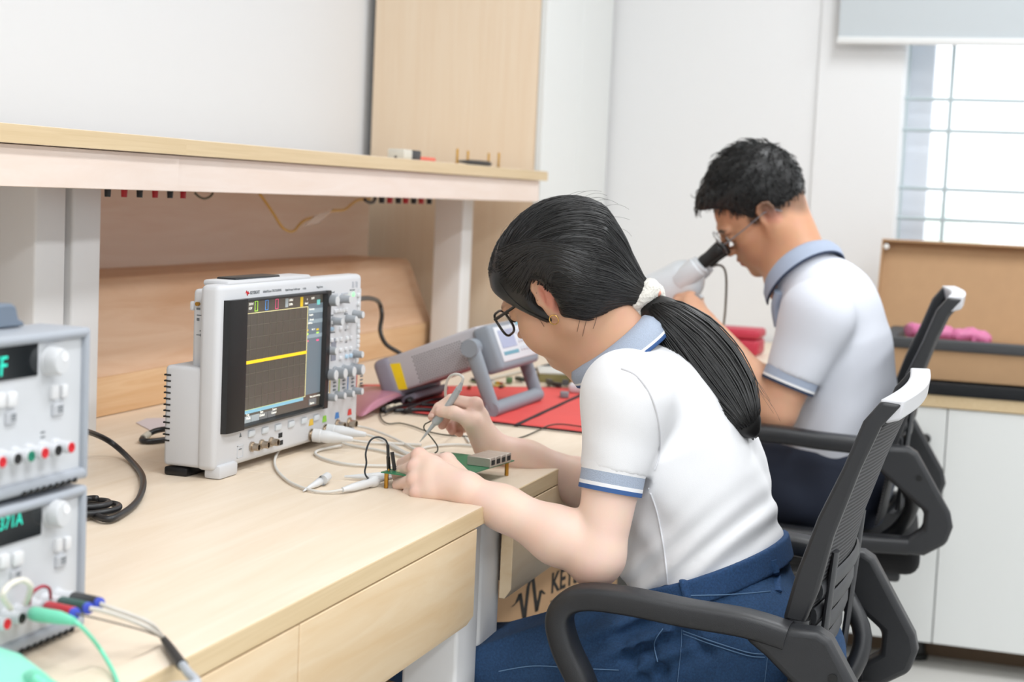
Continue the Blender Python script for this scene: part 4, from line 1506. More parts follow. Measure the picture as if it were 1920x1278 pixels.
pink = '#d98f80'
ex = [(p, 0.016, pink, 0.35) for p in L_mcp + R_mcp] + [(at(829, 797, X=2.31), 0.02, pink, 0.5), (at(848, 808, X=2.326), 0.02, pink, 0.55), (at(810, 781, X=2.292), 0.016, pink, 0.4), (at(826, 771.5, X=2.282), 0.014, pink, 0.3),
                                                          (at(1108, 1082, X=2.05), 0.05, pink, 0.25)]
skin_o = body.build('body', M_skin, wm, h=0.0020, smooth=1, colour=tinter(WH, '#f7d6c4', '#d8a88a', '#b9685f', '#d98676', '#2a1c16', ex))
# finger nails
nl = MB()
for (p, dirp) in ((at(822, 770, X=2.2755), 0), (at(809, 779, X=2.2845), 1)):
    nl.sphere(p, 0.0052, 12, (0.35, 1.0, 0.7))
nl.build('nails', mat('nail', '#e9c3b4', 0.3), wm)

# eyes
for q in (1, -1):
    c = WH.p(0.0822, q * 0.0325, 0.010)
    e = MB().sphere(c, 0.0122 * WH.s, 18).build('eye', mat('eye_white', '#e9e4de', 0.25), wm)
    MB().lathe([(0.0105, 0.0062), (0.0122, 0.0055), (0.0130, 0.003), (0.0131, 0.0)], c, WH.f * 0.85 - WH.u * 0.35, 16).build('iris', mat('iris_dark', '#1d120c', 0.2), e)

# ------------------------------------------------------------------ polo shirt
shirt = Vol()
W = ((0.140, 0.136), (0.136, 0.140), (0.140, 0.148), (0.148, 0.140))
DPT = ((.74, .74), (.74, .74), (.74, .72), (.72, .62))
for i in range(4):
    shirt.limb(sp[i], sp[i + 1] if i < 3 else sp[3].lerp(sp[4], 0.35), W[i][0], W[i][1] if i < 3 else 0.122, 0.03, fn[i], DPT[i][0], DPT[i][1] + (0.08 if i == 3 else 0))
shirt.limb(sp[4], neck - (neck - sp[4]).normalized() * 0.022, 0.092, 0.047, 0.035, fn[4], 0.80, 0.95)
cf_l = sh_l.lerp(el_l, 0.475)
cf_r = sh_r.lerp(el_r, 0.52)
ax_l = (cf_l - sh_l).normalized()
ax_r = (cf_r - sh_r).normalized()
for s_, c_ in ((sh_l, cf_l), (sh_r, cf_r)):
    shirt.limb(sp[4] + (sp[3] - sp[4]) * 0.05, s_, 0.066, 0.055, 0.035)
    shirt.limb(s_, c_ + (c_ - s_).normalized() * 0.03, 0.058, 0.0420, 0.03)
# blousing over the belt at the front and the tucked back
bl_f = at(1246, 1036, X=MX)
shirt.ell(bl_f, (0.115, 0.055, 0.065), k=0.03)
shirt.ell(at(1245, 1078, X=2.22), (0.06, 0.035, 0.03), k=0.03)
belt_a, belt_b = at(1203, 1092, X=MX), at(1490, 1008, X=MX)
bn = Vector((0, (belt_b - belt_a).z, -(belt_b - belt_a).y)).normalized()
if bn.z > 0:
    bn = -bn
shirt.plane(belt_a + bn * 0.012, bn, 0.012)
spv = [vec(p) for p in sp]
bnv = vec(bn)
beltv = vec(belt_a)
shv = vec(sh_l)
axl = vec(ax_l)


def shirt_folds(P):
    up = -(P - beltv) @ bnv
    side = P[:, 0] - 2.16
    y = P[:, 1]
    w1 = np.exp(-((up - 0.03) / 0.05) ** 2)
    d = 0.0030 * w1 * np.sin(150 * up + 26 * y + 5 * np.sin(14 * y))
    w2 = np.exp(-((up - 0.13) / 0.09) ** 2) * (y < 0.62)
    d += 0.0022 * w2 * np.sin(62 * up - 48 * y + 3 * np.sin(30 * side + 9 * y))
    r = P - shv
    w3 = np.exp(-((r @ axl - 0.10) / 0.05) ** 2) * np.exp(-(np.linalg.norm(r, axis=1) / 0.16) ** 4)
    d += 0.0012 * w3 * np.sin(70 * (r @ axl) + 40 * r[:, 1] + 20 * r[:, 0])
    return d


shirt.warp(shirt_folds)


def cut_sleeves(P):
    out = np.full(len(P), -0.1)
    for c, a in ((vec(cf_l), vec(ax_l)), (vec(cf_r), vec(ax_r))):
        q = P - c
        h_ = q @ a
        rad = np.linalg.norm(q - h_[:, None] * a, axis=1)
        out = np.maximum(out, np.where((rad < 0.056) & (h_ < 0.09), h_, -0.1))
    return out


shirt._op('int', cut_sleeves, (0, 0, 0), 1e3, 0.002)
# hollow sleeve ends and open neck
for s_, c_, a_ in ((sh_l, cf_l, ax_l), (sh_r, cf_r, ax_r)):
    shirt.limb(c_ - a_ * 0.035, c_ + a_ * 0.05, 0.030, 0.0410, 0.003, mode='sub')
nk_ax = (vec(WH.p(-0.028, 0, -0.02)) - vec(neck))
nk_ax /= np.linalg.norm(nk_ax)
shirt.limb(vec(neck) - nk_ax * 0.005, vec(neck) + nk_ax * 0.12, 0.056, 0.075, 0.004, mode='sub')
shirt_o = shirt.build('polo_shirt', M_shirt, wm, h=0.0032, smooth=2)


def loop(c, axis, r, n=40, ref=None):
    axis = Vector(axis).normalized()
    a = axis.orthogonal().normalized()
    b = axis.cross(a)
    return [Vector(c) + a * (r * math.cos(2 * math.pi * k / n)) + b * (r * math.sin(2 * math.pi * k / n)) for k in range(n)]


def band(mb, c, axis, r0, r1, h0, h1, t=0.0018, mi=0, n=48):
    """a cloth band round an arm: from height h0 (radius r0) to h1 (radius r1)"""
    A, B = loop(Vector(c) + Vector(axis) * h0, axis, r0, n), loop(Vector(c) + Vector(axis) * h1, axis, r1, n)
    A2, B2 = loop(Vector(c) + Vector(axis) * h0, axis, r0 - t, n), loop(Vector(c) + Vector(axis) * h1, axis, r1 - t, n)
    F = []
    for k in range(n):
        l = (k + 1) % n
        F += [(k, l, n + l, n + k), (2 * n + l, 2 * n + k, 3 * n + k, 3 * n + l), (n + k, n + l, 3 * n + l, 3 * n + k), (l, k, 2 * n + k, 2 * n + l)]
    return mb.add(A + B + A2 + B2, F, mi)


for c_, a_ in ((cf_l, ax_l), (cf_r, ax_r)):
    r = 0.0445
    m_ = MB()
    band(m_, c_, a_, r + 0.001, r - 0.001, -0.009, 0.0015, mi=1)
    band(m_, c_, a_, r - 0.001, r - 0.0014, 0.0010, 0.0165, mi=0)
    band(m_, c_, a_, r - 0.0012, r - 0.0014, 0.0165, 0.0215, mi=1)
    band(m_, c_, a_, r - 0.0012, r - 0.0014, 0.0215, 0.0275, mi=2)
    m_.build('cuff', [M_knit, M_tipw, M_tip], wm, label='blue grey knit cuff with white and blue tipping')

# collar: stand round the neck, folded outwards
nc = Vector(vec(neck)) + Vector(nk_ax) * 0.004
fdir = (Vector(WH.f) - Vector(nk_ax) * Vector(WH.f).dot(Vector(nk_ax))).normalized()
ldir = Vector(nk_ax).cross(fdir)
if ldir.x > 0:
    ldir = -ldir
cm = MB()
N = 56
rows = []
for k in range(N + 1):
    th = math.radians(-140 + 280 * k / N)          # 0 = nape, ends open at the throat
    dr_ = -fdir * math.cos(th) + ldir * math.sin(th)
    front = (1 - math.cos(th)) / 2
    base = nc + dr_ * 0.057
    lift = 0.036 - 0.026 * front
    drop = 0.034
    top_ = nc + Vector(nk_ax) * (lift) + dr_ * (0.0575 + 0.003 * front)
    topo = top_ + dr_ * 0.0045 + Vector(nk_ax) * 0.0005
    out_ = nc + Vector(nk_ax) * (lift - drop * (1 - 0.25 * front)) + dr_ * (0.087 - 0.013 * front)
    pts = [base, top_, topo]
    for t in (0.3, 0.6, 0.83, 0.89, 0.90, 1.0):
        q = topo.lerp(out_, t) + (dr_ + Vector(nk_ax)) * (0.006 * math.sin(math.pi * min(t, 1)))
        pts.append(q)
    rows.append(pts)
m_ = len(rows[0])
V = [p for r in rows for p in r]
F, MI = [], []
for k in range(N):
    for j in range(m_ - 1):
        F.append((k * m_ + j, k * m_ + j + 1, (k + 1) * m_ + j + 1, (k + 1) * m_ + j))
        MI.append(1 if j == m_ - 3 else (1 if j == m_ - 4 else (2 if j == m_ - 2 else 0)))
cm.v, cm.f, cm.m = [tuple(p) for p in V], F, MI
co = cm.build('collar', [M_knit, M_tipw, M_tip], wm, smooth=60, label='blue grey knit collar with white and blue edge')
sl = co.modifiers.new('thick', 'SOLIDIFY')
sl.thickness = 0.0022
sl.offset = 0

# ------------------------------------------------------------------ jeans
jeans = Vol()
jeans.limb(sp[0], sp[1], 0.148, 0.143, 0.03, fn[0], 0.80, 0.765)
HL = at(1378, 1234, X=2.185)
KL = Vector((2.150, 0.955, 0.528))
HR = mir(HL) + Vector((0, 0, -0.03))
KR = Vector((2.385, 0.93, 0.405))
for H_, K_ in ((HL, KL), (HR, KR)):
    jeans.ell(H_ + Vector((0, -0.035, 0.0)), (0.082, 0.100, 0.098), k=0.05)
    m4 = H_.lerp(K_, 0.42) + Vector((0, 0, -0.028))
    jeans.limb(H_, m4, 0.090, 0.080, 0.04)
    jeans.limb(m4, K_, 0.080, 0.066, 0.03)
    jeans.limb(K_, K_ + Vector((0, 0.02, -0.12)), 0.066, 0.060, 0.03)
    jeans.limb(K_ + Vector((0, 0.02, -0.12)), Vector((K_.x, 0.99, 0.10)), 0.060, 0.056, 0.02)
jeans.plane(belt_a - bn * 0.004, -bn, 0.003)
crease = vec(at(1185, 1195, X=2.10))


def jean_folds(P):
    q = P - crease
    w = np.exp(-(np.linalg.norm(q / (0.2, 0.09, 0.09), axis=1)) ** 2)
    d = 0.0065 * w * np.sin(95 * q[:, 1] + 70 * q[:, 2] + 4 * np.sin(30 * q[:, 2]))
    d += 0.0012 * np.sin(40 * P[:, 1] + 25 * P[:, 2]) * np.sin(33 * P[:, 0] + 20 * P[:, 2])
    return d


for pix in (((1168, 1192), (1172, 1215), (1190, 1245), (1205, 1275)), ((1178, 1186), (1200, 1205), (1228, 1230), (1240, 1262)), ((1196, 1172), (1225, 1180), (1262, 1200), (1275, 1212)), ((1240, 1165), (1290, 1190), (1330, 1225))):
    P_ = [hit([jeans], *q_, off=-0.001) for q_ in spline([(a, b, 0) for a, b in pix], 4) for q_ in [(q_.x, q_.y)]]
    jeans.chain(P_, [0.0045] * len(P_), 0.010, mode='sub')
jeans.warp(jean_folds)
jeans_o = jeans.build('jeans', M_denim, wm, h=0.0040, smooth=2)
wb = Vol()
wb.limb(sp[0], sp[1], 0.1515, 0.1465, 0.03, fn[0], 0.80, 0.767)
wb.limb(sp[1], sp[1] + (sp[1] - sp[0]), 0.1465, 0.1465, 0.03, fn[0], 0.767, 0.767)
wb.limb(sp[0], sp[1] + (sp[1] - sp[0]), 0.1390, 0.1400, 0.003, fn[0], 0.775, 0.760, mode='sub')
wb.plane(belt_a - bn * 0.006, -bn, 0.002)
wb.plane(belt_a + bn * 0.030, bn, 0.002)
wb.build('waistband', M_denim2, wm, h=0.0030, smooth=1)
cloth = [jeans, wb, shirt]


def strip_on(vols, pix, r, name, m, par, sx=0.35, n=6, off=0.001):
    pts = [hit(vols, *p, off=off) for p in spline2(pix, n)]
    mb = MB().tube(pts, r, 8, sx=sx, up=None)
    return mb.build(name, m, par)


def spline2(pix, n=6):
    return [(p.x, p.y) for p in spline([(a, b, 0) for a, b in pix], n)]


for pix in (((1281, 1088), (1285, 1105), (1290, 1122)), ((1449, 1050), (1455, 1078), (1459, 1108)), ((1204, 1085), (1199, 1098), (1203, 1112))):
    pts = [hit([jeans, wb], *p, off=0.0015) for p in spline2(pix, 5)]
    MB().tube(pts, 0.0058, 10, sx=0.4, up=tuple(cR)).build('belt_loop', M_denim2, wm)
M_st = mat('stitch_blue', '#5f7fa3', 0.8)
for pix in (((1278, 1180), (1277, 1215), (1272, 1262), (1270, 1285)), ((1280, 1182), (1330, 1200), (1400, 1222), (1432, 1226)), ((1281, 1188), (1330, 1206), (1400, 1228), (1434, 1232)),
            ((1440, 1222), (1437, 1250), (1433, 1285)), ((1231, 1152), (1280, 1163), (1340, 1176), (1400, 1188)), ((1243, 1178), (1227, 1205), (1233, 1240)),
            ((935, 1258), (1000, 1248), (1080, 1252), (1160, 1256)), ((1293, 1116), (1370, 1114), (1445, 1108))):
    strip_on([jeans, wb], pix, 0.0008, 'stitching', M_st, wm, sx=0.6)
# shirt seams
M_sm = mat('seam_white', '#e2e2e6', 0.8)
for pix in (((1216, 915), (1232, 960), (1245, 1030), (1252, 1095)), ((1165, 690), (1195, 705), (1222, 745), (1236, 800), (1236, 850), (1228, 880))):
    strip_on([shirt], pix, 0.0013, 'seam', M_sm, wm, sx=0.6)
# shoes
for K_ in (KL, KR):
    s_ = Vol()
    s_.limb((K_.x, 0.97, 0.05), (K_.x, 1.13, 0.035), 0.042, 0.034, 0.02)
    s_.limb((K_.x, 0.985, 0.05), (K_.x, 0.99, 0.10), 0.042, 0.045, 0.02)
    s_.plane((0, 0, 0.002), (0, 0, -1), 0.002)
    s_.build('shoe', mat('shoe_canvas', '#e4e2de', 0.7), wm, h=0.005)

# ------------------------------------------------------------------ hair
hv = Vol()
HZ = WH.s
RR = WH.R
tie = at(1198, 556, D=2.345)
hv.ell(WH.p(-0.015, 0, 0.040), np.array((0.106, 0.086, 0.094)) * HZ, WH.rot('l', -8), 0.01)
hv.ell(WH.p(0.030, 0, 0.045), np.array((0.070, 0.078, 0.070)) * HZ, RR, 0.03)
hv.limb(WH.p(-0.040, 0, 0.028), tie, 0.082, 0.013, 0.04)
hv.limb(WH.p(-0.050, 0.03, -0.012), tie, 0.050, 0.012, 0.03)
hv.limb(WH.p(-0.050, -0.03, -0.012), tie, 0.050, 0.012, 0.03)
hv.ell(WH.p(0.115, 0, -0.028), np.array((0.092, 0.12, 0.098)) * HZ, WH.rot('l', -14), 0.008, 'sub')
for q in (1, -1):
    hv.ell(WH.p(0.004, q * 0.094, -0.002), np.array((0.022, 0.027, 0.046)) * HZ, WH.rot('l', 12), 0.008, 'sub')
hair_o = hv.build('hair', M_hair, wm, h=0.0030, smooth=2, label='black hair combed back')
hc = vec(WH.p(-0.025, 0, -0.012))


def surf(vol, c, d, r0=0.02, r1=0.25):
    """distance along d from c to the surface (from outside)"""
    R = np.linspace(r1, r0, 90)
    D = vol.d(c + R[:, None] * d)
    i = np.argmax(D < 0)
    return R[i] if D[i] < 0 else None


te = vec(tie) - hc
te_d = te / np.linalg.norm(te)
def surf_many(vol, c, DD, r0=0.02, r1=0.20, n=110):
    R = np.linspace(r1, r0, n)
    D = vol.d((c + DD[:, None, :] * R[None, :, None]).reshape(-1, 3)).reshape(len(DD), n)
    i = np.argmax(D < 0, axis=1)
    ok = D[np.arange(len(DD)), i] < 0
    j = np.maximum(i - 1, 0)
    a, b = D[np.arange(len(DD)), j], D[np.arange(len(DD)), i]
    t = np.where(i > 0, a / np.maximum(a - b, 1e-9), 0)
    return np.where(ok, R[j] + (R[i] - R[j]) * t, np.nan)


st = MB()
cnt = 0
while cnt < 2100:
    # a start on the hairline, combed over the skull to the tie
    v0 = rng.normal(size=3)
    if cnt % 2:
        v0 = vec(WH.f) * 1.1 + vec(WH.u) * (0.35 if cnt % 4 == 1 else 0.05) + v0 * 0.5
    v0 /= np.linalg.norm(v0)
    if v0 @ te_d > 0.72 or v0 @ WH.u < -0.6 or v0 @ vec(cF) > 0.6 or v0 @ te_d < -0.999:
        continue
    ang = math.acos(np.clip(v0 @ te_d, -1, 1))
    axs = np.cross(v0, te_d)
    axs /= np.linalg.norm(axs) + 1e-9
    wob = rng.normal() * 0.03
    if cnt % 2:
        axs = axs if axs @ vec(WH.u) > 0 else -axs
        wob = rng.uniform(-0.02, 0.42)
    T = np.linspace(0, 1, 19)[:, None]
    DD = (np.sin((1 - T) * ang) * v0 + np.sin(T * ang) * te_d) / math.sin(ang) + axs * wob * np.sin(math.pi * T)
    DD /= np.linalg.norm(DD, axis=1)[:, None]
    r_ = surf_many(hv, hc, DD)
    if np.isnan(r_[:12]).any() or r_[0] < 0.05:
        continue
    off = rng.uniform(0.0, 0.0012)
    lift = rng.normal() * 0.0006
    pts = [hc + d_ * (q_ + off + lift * math.sin(6 * k / 18 + wob * 90)) for k, (d_, q_) in enumerate(zip(DD, r_)) if not np.isnan(q_)]
    pts = [p for p in pts if np.linalg.norm(p - vec(tie)) > 0.017]
    bd = body.d(np.array(pts), hc, 0.2) if pts else np.zeros(0)
    if (bd < 0.0012).any():
        k_ = int(np.argmax(bd < 0.0012))
        pts = pts[k_ + 2:] if k_ < 4 else pts[:k_]
        if len(pts) and (body.d(np.array(pts), hc, 0.2) < 0.0012).any():
            continue
    if len(pts) < 6:
        continue
    w_ = rng.uniform(0.00045, 0.0010)
    st.tube([Vector(p) for p in pts], [w_ * (0.35 + 0.65 * min(1, 3 * i / len(pts))) for i in range(len(pts))], 5, sx=0.9)
    cnt += 1
# strands swept from the front hairline back over the ear
edge_ = [(921, 478), (925, 508), (940, 535), (962, 552), (988, 567), (1012, 580), (1026, 592)]
for i in range(170):
    t_ = rng.uniform(0, 1)
    x_ = t_ * (len(edge_) - 1)
    j_ = min(int(x_), len(edge_) - 2)
    sx_ = edge_[j_][0] + (edge_[j_ + 1][0] - edge_[j_][0]) * (x_ - j_) + rng.uniform(1, 14)
    sy_ = edge_[j_][1] + (edge_[j_ + 1][1] - edge_[j_][1]) * (x_ - j_) - rng.uniform(1, 10)
    ex_, ey_ = 1118 + rng.normal() * 14, 476 + 60 * t_ + rng.normal() * 5
    mx_, my_ = 1004 + 34 * t_, 450 + 60 * t_ + rng.normal() * 3
    pix = [(q_.x, q_.y) for q_ in spline([(sx_, sy_, 0), (mx_, my_, 0), (ex_, ey_, 0)], 5)]
    w_ = rng.uniform(0.0005, 0.0010)
    lf_ = rng.uniform(0.0002, 0.0012)
    P = [hit([hv], *q_, t0=2.0, off=lf_) for q_ in pix]
    P = [q_ for q_ in P if abs((q_ - CAM).dot(cF) - 2.3) < 0.14]
    if len(P) > 5 and max((a_ - b_).length for a_, b_ in zip(P[:-1], P[1:])) < 0.05:
        st.tube(P, [w_ * (0.4 if k in (0, len(P) - 1) else 1) for k in range(len(P))], 5)
st.build('hair_strands', M_hair, hair_o, smooth=180)
# fine loose hairs
st = MB()
for i in range(46):
    a = rng.uniform(0, 1)
    v0 = np.array(WH.u) * rng.uniform(0.5, 1) + np.array(WH.l) * rng.normal() * 0.35 + np.array(WH.f) * rng.uniform(-0.9, 0.8)
    v0 /= np.linalg.norm(v0)
    r0 = surf(hv, hc, v0)
    if r0 is None:
        continue
    p = hc + v0 * (r0 - 0.001)
    tg = te_d - v0 * (te_d @ v0)
    tg /= np.linalg.norm(tg)
    L_ = rng.uniform(0.02, 0.05)
    lift = rng.uniform(0.06, 0.22)
    st.tube([Vector(p + tg * L_ * t + v0 * lift * L_ * math.sin(2.6 * t) * 1.2) for t in np.linspace(0, 1, 7)], 0.00016, 4)
# wisps in front of the ear and at the nape
for (a, b, c) in (((1000, 560), (1008, 590), (1020, 612)), ((1008, 562), (1018, 592), (1026, 606)), ((1090, 585), (1086, 605), (1082, 622)), ((1120, 590), (1116, 605), (1112, 616)), ((1103, 588), (1098, 606), (1092, 630)), ((1006, 548), (1003, 580), (1012, 600))):
    P = [hit([body], *q, off=0.0012) for q in (a, b, c)]
    MB().tube(spline(P, 6), 0.0003, 4).build('hair_wisp', M_hair, hair_o, smooth=180)
st.build('loose_hairs', M_hair, hair_o, smooth=180)

# ponytail lying over the back
ptp = [(1216, 572), (1250, 600), (1292, 640), (1330, 688), (1366, 738), (1396, 786), (1412, 812)]
wid = [0.015, 0.032, 0.040, 0.042, 0.037, 0.022, 0.005]
pc = []
for i, p in enumerate(ptp):
    h_ = hit([shirt], *p)
    tD = (h_ - CAM).dot(cF)
    pc.append((p, tD))
PC = []
lens_ = [0]
for a, c in zip(ptp[:-1], ptp[1:]):
    lens_.append(lens_[-1] + math.hypot(c[0] - a[0], c[1] - a[1]))
Dend = pc[-1][1] - 0.016
for i, (p, tD) in enumerate(pc):
    k = lens_[i] / lens_[-1]
    PC.append(at(*p, D=min(2.335 + (Dend - 2.335) * k, tD - (0.018 if i > 1 else 0.0))))
pt = Vol()
PS = spline(PC, 3)
WS = [float(np.interp(i / 3, range(7), wid)) for i in range(len(PS))]
for i in range(len(PS) - 1):
    pt.limb(PS[i], PS[i + 1], WS[i] * 0.93, WS[i + 1] * 0.93, 0.01, tuple(cF), 0.6)
pony = pt.build('ponytail', M_hair, wm, h=0.0035, smooth=2, label='long black ponytail')
st = MB()
view = vec(-cF)
for i in range(620):
    u_ = rng.uniform(-1, 1)
    w_ = math.sqrt(max(0, 1 - u_ * u_)) * rng.uniform(0.95, 1.2)
    e0 = rng.uniform(0, 0.06)
    e1 = rng.uniform(0.86, 1.05)
    ph = rng.normal() * 0.12
    P = []
    for t in np.linspace(e0, e1, 14):
        x = min(max(t, 0), 1) * (len(PS) - 1)
        j = min(int(x), len(PS) - 2)
        fr_ = x - j
        c = vec(PS[j].lerp(PS[j + 1], fr_))
        tg = vec((PS[j + 1] - PS[j]).normalized())
        if t > 1:
            c = c + tg * 0.05 * (t - 1) * 4
        W_ = WS[j] * (1 - fr_) + WS[j + 1] * fr_
        sd = np.cross(view, tg)
        sd /= np.linalg.norm(sd)
        uu = u_ + ph * math.sin(3 * t)
        P.append(Vector(c + sd * W_ * uu + view * W_ * 0.72 * w_ * (1.0 + 0.35 * max(0, 0.3 - t) / 0.3)))
    st.tube(P, [0.0011 * (0.5 + 0.6 * math.sin(math.pi * min(1, (k + 1) / 13.0))) * rng.uniform(0.8, 1.2) for k in range(14)], 5, sx=0.9)
for i in range(26):
    t0 = rng.uniform(0.1, 0.7)
    x = t0 * (len(PS) - 1)
    j = int(x)
    tg = vec((PS[j + 1] - PS[j]).normalized())
    sd = -np.cross(view, tg)
    sd /= np.linalg.norm(sd)
    if (sd @ vec(cU)) < 0:
        sd = -sd
    L_ = rng.uniform(0.04, 0.09)
    lf = rng.uniform(0.05, 0.3)
    b0 = vec(PS[j]) + sd * WS[j] * 0.9 + view * 0.005 * rng.normal()
    st.tube([Vector(b0 + tg * L_ * t + sd * lf * L_ * t * (1.3 - t)) for t in np.linspace(0, 1, 8)], 0.00017, 4)
st.build('ponytail_strands', M_hair, pony, smooth=180)

# scrunchie
sv = Vol()
ta = (PS[1] - tie).normalized()
tc_ = tie + ta * 0.010
a_ = ta.orthogonal().normalized()
b_ = ta.cross(a_)
NS = 16
ring = []
for k in range(NS):
    th = 2 * math.pi * k / NS
    ring.append(tc_ + (a_ * math.cos(th) + b_ * math.sin(th)) * 0.0215 + ta * 0.004 * math.sin(3 * th))
for k in range(NS):
    sv.limb(ring[k], ring[(k + 1) % NS], 0.0130 + 0.002 * math.sin(k * 1.9), 0.0130 + 0.002 * math.sin((k + 1) * 1.9), 0.003)
sv.warp(lambda P: 0.0011 * np.sin(900 * P[:, 0] + 3 * np.sin(500 * P[:, 2])) * np.sin(850 * P[:, 1] + 600 * P[:, 2]))
so = sv.build('scrunchie', mat('fleece_cream', '#eeeae0', 0.95, bump=0.6, bscale=900, sheen=0.5), wm, h=0.0014, smooth=1, label='cream fleece scrunchie with pink beads')
for (px, py, r, c) in ((1221, 537, 0.006, '#dd9a86'), (1233, 549, 0.0055, '#dd9a86'), (1226, 541, 0.005, '#f4f1ec')):
    MB().sphere(at(px, py, D=2.325), r, 12, (1, 1, 1)).build('bead', mat('bead_' + c[1:], c, 0.35), so)

# glasses and earring
gm = MB()
yg = 0.012
GP = lambda f, l, u: Vector(WH.p(f, l, u))
for q in (1, -1):
    c0, hw, hh = q * 0.036, 0.026, 0.021
    P = []
    for k in range(28):
        th = 2 * math.pi * k / 28
        sx_ = abs(math.cos(th)) ** 0.55 * (1 if math.cos(th) > 0 else -1)
        sz_ = abs(math.sin(th)) ** 0.6 * (1 if math.sin(th) > 0 else -1)
        l_ = c0 + hw * sx_
        P.append(GP(0.1105 - 0.9 * max(0, abs(l_) - 0.02) ** 1 * 0.16, l_, yg - 0.004 + hh * sz_))
    gm.tube(P, 0.0019, 8, closed=True)
gm.tube([GP(0.111, 0.010, yg + 0.003), GP(0.1145, 0, yg + 0.006), GP(0.111, -0.010, yg + 0.003)], 0.0019, 8)
for q in (1, -1):
    gm.tube([GP(0.104, q * 0.062, yg + 0.010), GP(0.099, q * 0.0715, yg + 0.010), GP(0.06, q * 0.0765, yg + 0.0105), GP(0.014, q * 0.0745, yg + 0.013), GP(-0.010, q * 0.0735, yg + 0.010), GP(-0.045, q * 0.078, yg - 0.008), GP(-0.068, q * 0.076, yg - 0.022)],
            [0.0024, 0.0026, 0.0022, 0.0018, 0.0017, 0.0019, 0.0016], 8)
gl_o = gm.build('glasses', mat('acetate_black', '#17120f', 0.25), wm, label='black framed glasses')
M_lens = bpy.data.materials.new('lens')
M_lens.use_nodes = True
nt = M_lens.node_tree
nt.nodes.clear()
o_ = nt.nodes.new('ShaderNodeOutputMaterial')
tr = nt.nodes.new('ShaderNodeBsdfTransparent')
gs = nt.nodes.new('ShaderNodeBsdfGlossy')
gs.inputs['Roughness'].default_value = 0.03
fr = nt.nodes.new('ShaderNodeMixShader')
fr.inputs[0].default_value = 0.10
nt.links.new(tr.outputs[0], fr.inputs[1])
nt.links.new(gs.outputs[0], fr.inputs[2])
nt.links.new(fr.outputs[0], o_.inputs[0])
for q in (1, -1):
    P = []
    for k in range(28):
        th = 2 * math.pi * k / 28
        sx_ = abs(math.cos(th)) ** 0.55 * (1 if math.cos(th) > 0 else -1)
        sz_ = abs(math.sin(th)) ** 0.6 * (1 if math.sin(th) > 0 else -1)
        l_ = q * 0.036 + 0.0255 * sx_
        P.append((0.1105 - 0.144 * max(0, abs(l_) - 0.02), l_, yg - 0.004 + 0.0205 * sz_))
    lm_ = MB()
    lm_.add([GP(f + 0.0006, l, u) for f, l, u in P] + [GP(f - 0.0006, l, u) for f, l, u in P], [tuple(range(28)), tuple(range(55, 27, -1))] + [(k, (k + 1) % 28, 28 + (k + 1) % 28, 28 + k) for k in range(28)])
    lm_.build('lens', M_lens, gl_o, smooth=0)
lobe = WE(0.000, 0.004, -0.030)
er = MB()
eu = Vector(WH.u)
ef = Vector(WH.f)
er.tube([Vector(lobe) - eu * 0.0035 + (ef * math.cos(t) + eu * math.sin(t)) * 0.0068 for t in np.linspace(0, 2 * math.pi, 26)[:-1]], 0.0008, 8, closed=True)
er.build('hoop_earring', mat('gold', '#d9b26a', 0.25, 1.0), wm, label='small gold hoop earring')
# ================================================================== man at the microscope
MX2 = 3.39
mn = thing('person', 'man in pale grey polo shirt and navy trousers bending to a microscope', 'person', (MX2, 0.4, 0.0))
MH = Head(at(1441, 414, D=3.38), 35, 12, -18, 1.0)
MH.o = MH.o - MH.l * 0.0745 * MH.s
mneck = at(1510, 520, X=MX2)
ms_ = [at(*p, X=MX2) for p in ((1562, 905), (1566, 822), (1572, 735), (1572, 650), (1548, 572), (1512, 522))]
msl = at(1532, 592, X=3.20)
mel = at(1456, 772, X=3.175)
mwl = at(1318, 604, X=3.30)
msr = mir(msl, MX2)
mer = at(1452, 742, X=3.62)
mwr = at(1370, 668, X=3.60)
mb_ = Vol()
MH.skull(mb_, True)
MH.ear(mb_, 1)
MH.ear(mb_, -1)
mb_.limb(MH.p(-0.030, 0, -0.02), mneck, 0.058, 0.062, 0.03)
mb_.limb(MH.p(0.018, 0, -0.065), mneck + Vector((0, 0.035, -0.01)), 0.036, 0.05, 0.03)
mb_.limb(mneck, ms_[4], 0.058, 0.075, 0.03)
fm_ = []
for i in range(5):
    t = (ms_[i + 1] - ms_[i]).normalized()
    fm_.append(Vector((0, t.z, -t.y)))
for i in range(4):
    mb_.limb(ms_[i], ms_[i + 1] if i < 3 else ms_[3].lerp(ms_[4], 0.4), 0.13, 0.13, 0.03, fm_[i], 0.62, 0.62)
for s_, e_, w_ in ((msl, mel, mwl), (msr, mer, mwr)):
    mb_.limb(ms_[4], s_, 0.06, 0.05, 0.02)
    md = s_.lerp(e_, 0.55)
    mb_.limb(s_, md, 0.050, 0.0470, 0.012)
    mb_.limb(md, e_, 0.0470, 0.0400, 0.012)
    fm = e_.lerp(w_, 0.28)
    mb_.limb(e_, fm, 0.0395, 0.0420, 0.012)
    mb_.limb(fm, w_, 0.0420, 0.0265, 0.02)
k0 = at(1288, 566, X=3.335)
mm = [at(1296, 556, X=3.345), at(1291, 562, X=3.33), at(1288, 570, X=3.318), at(1288, 578, X=3.308)]
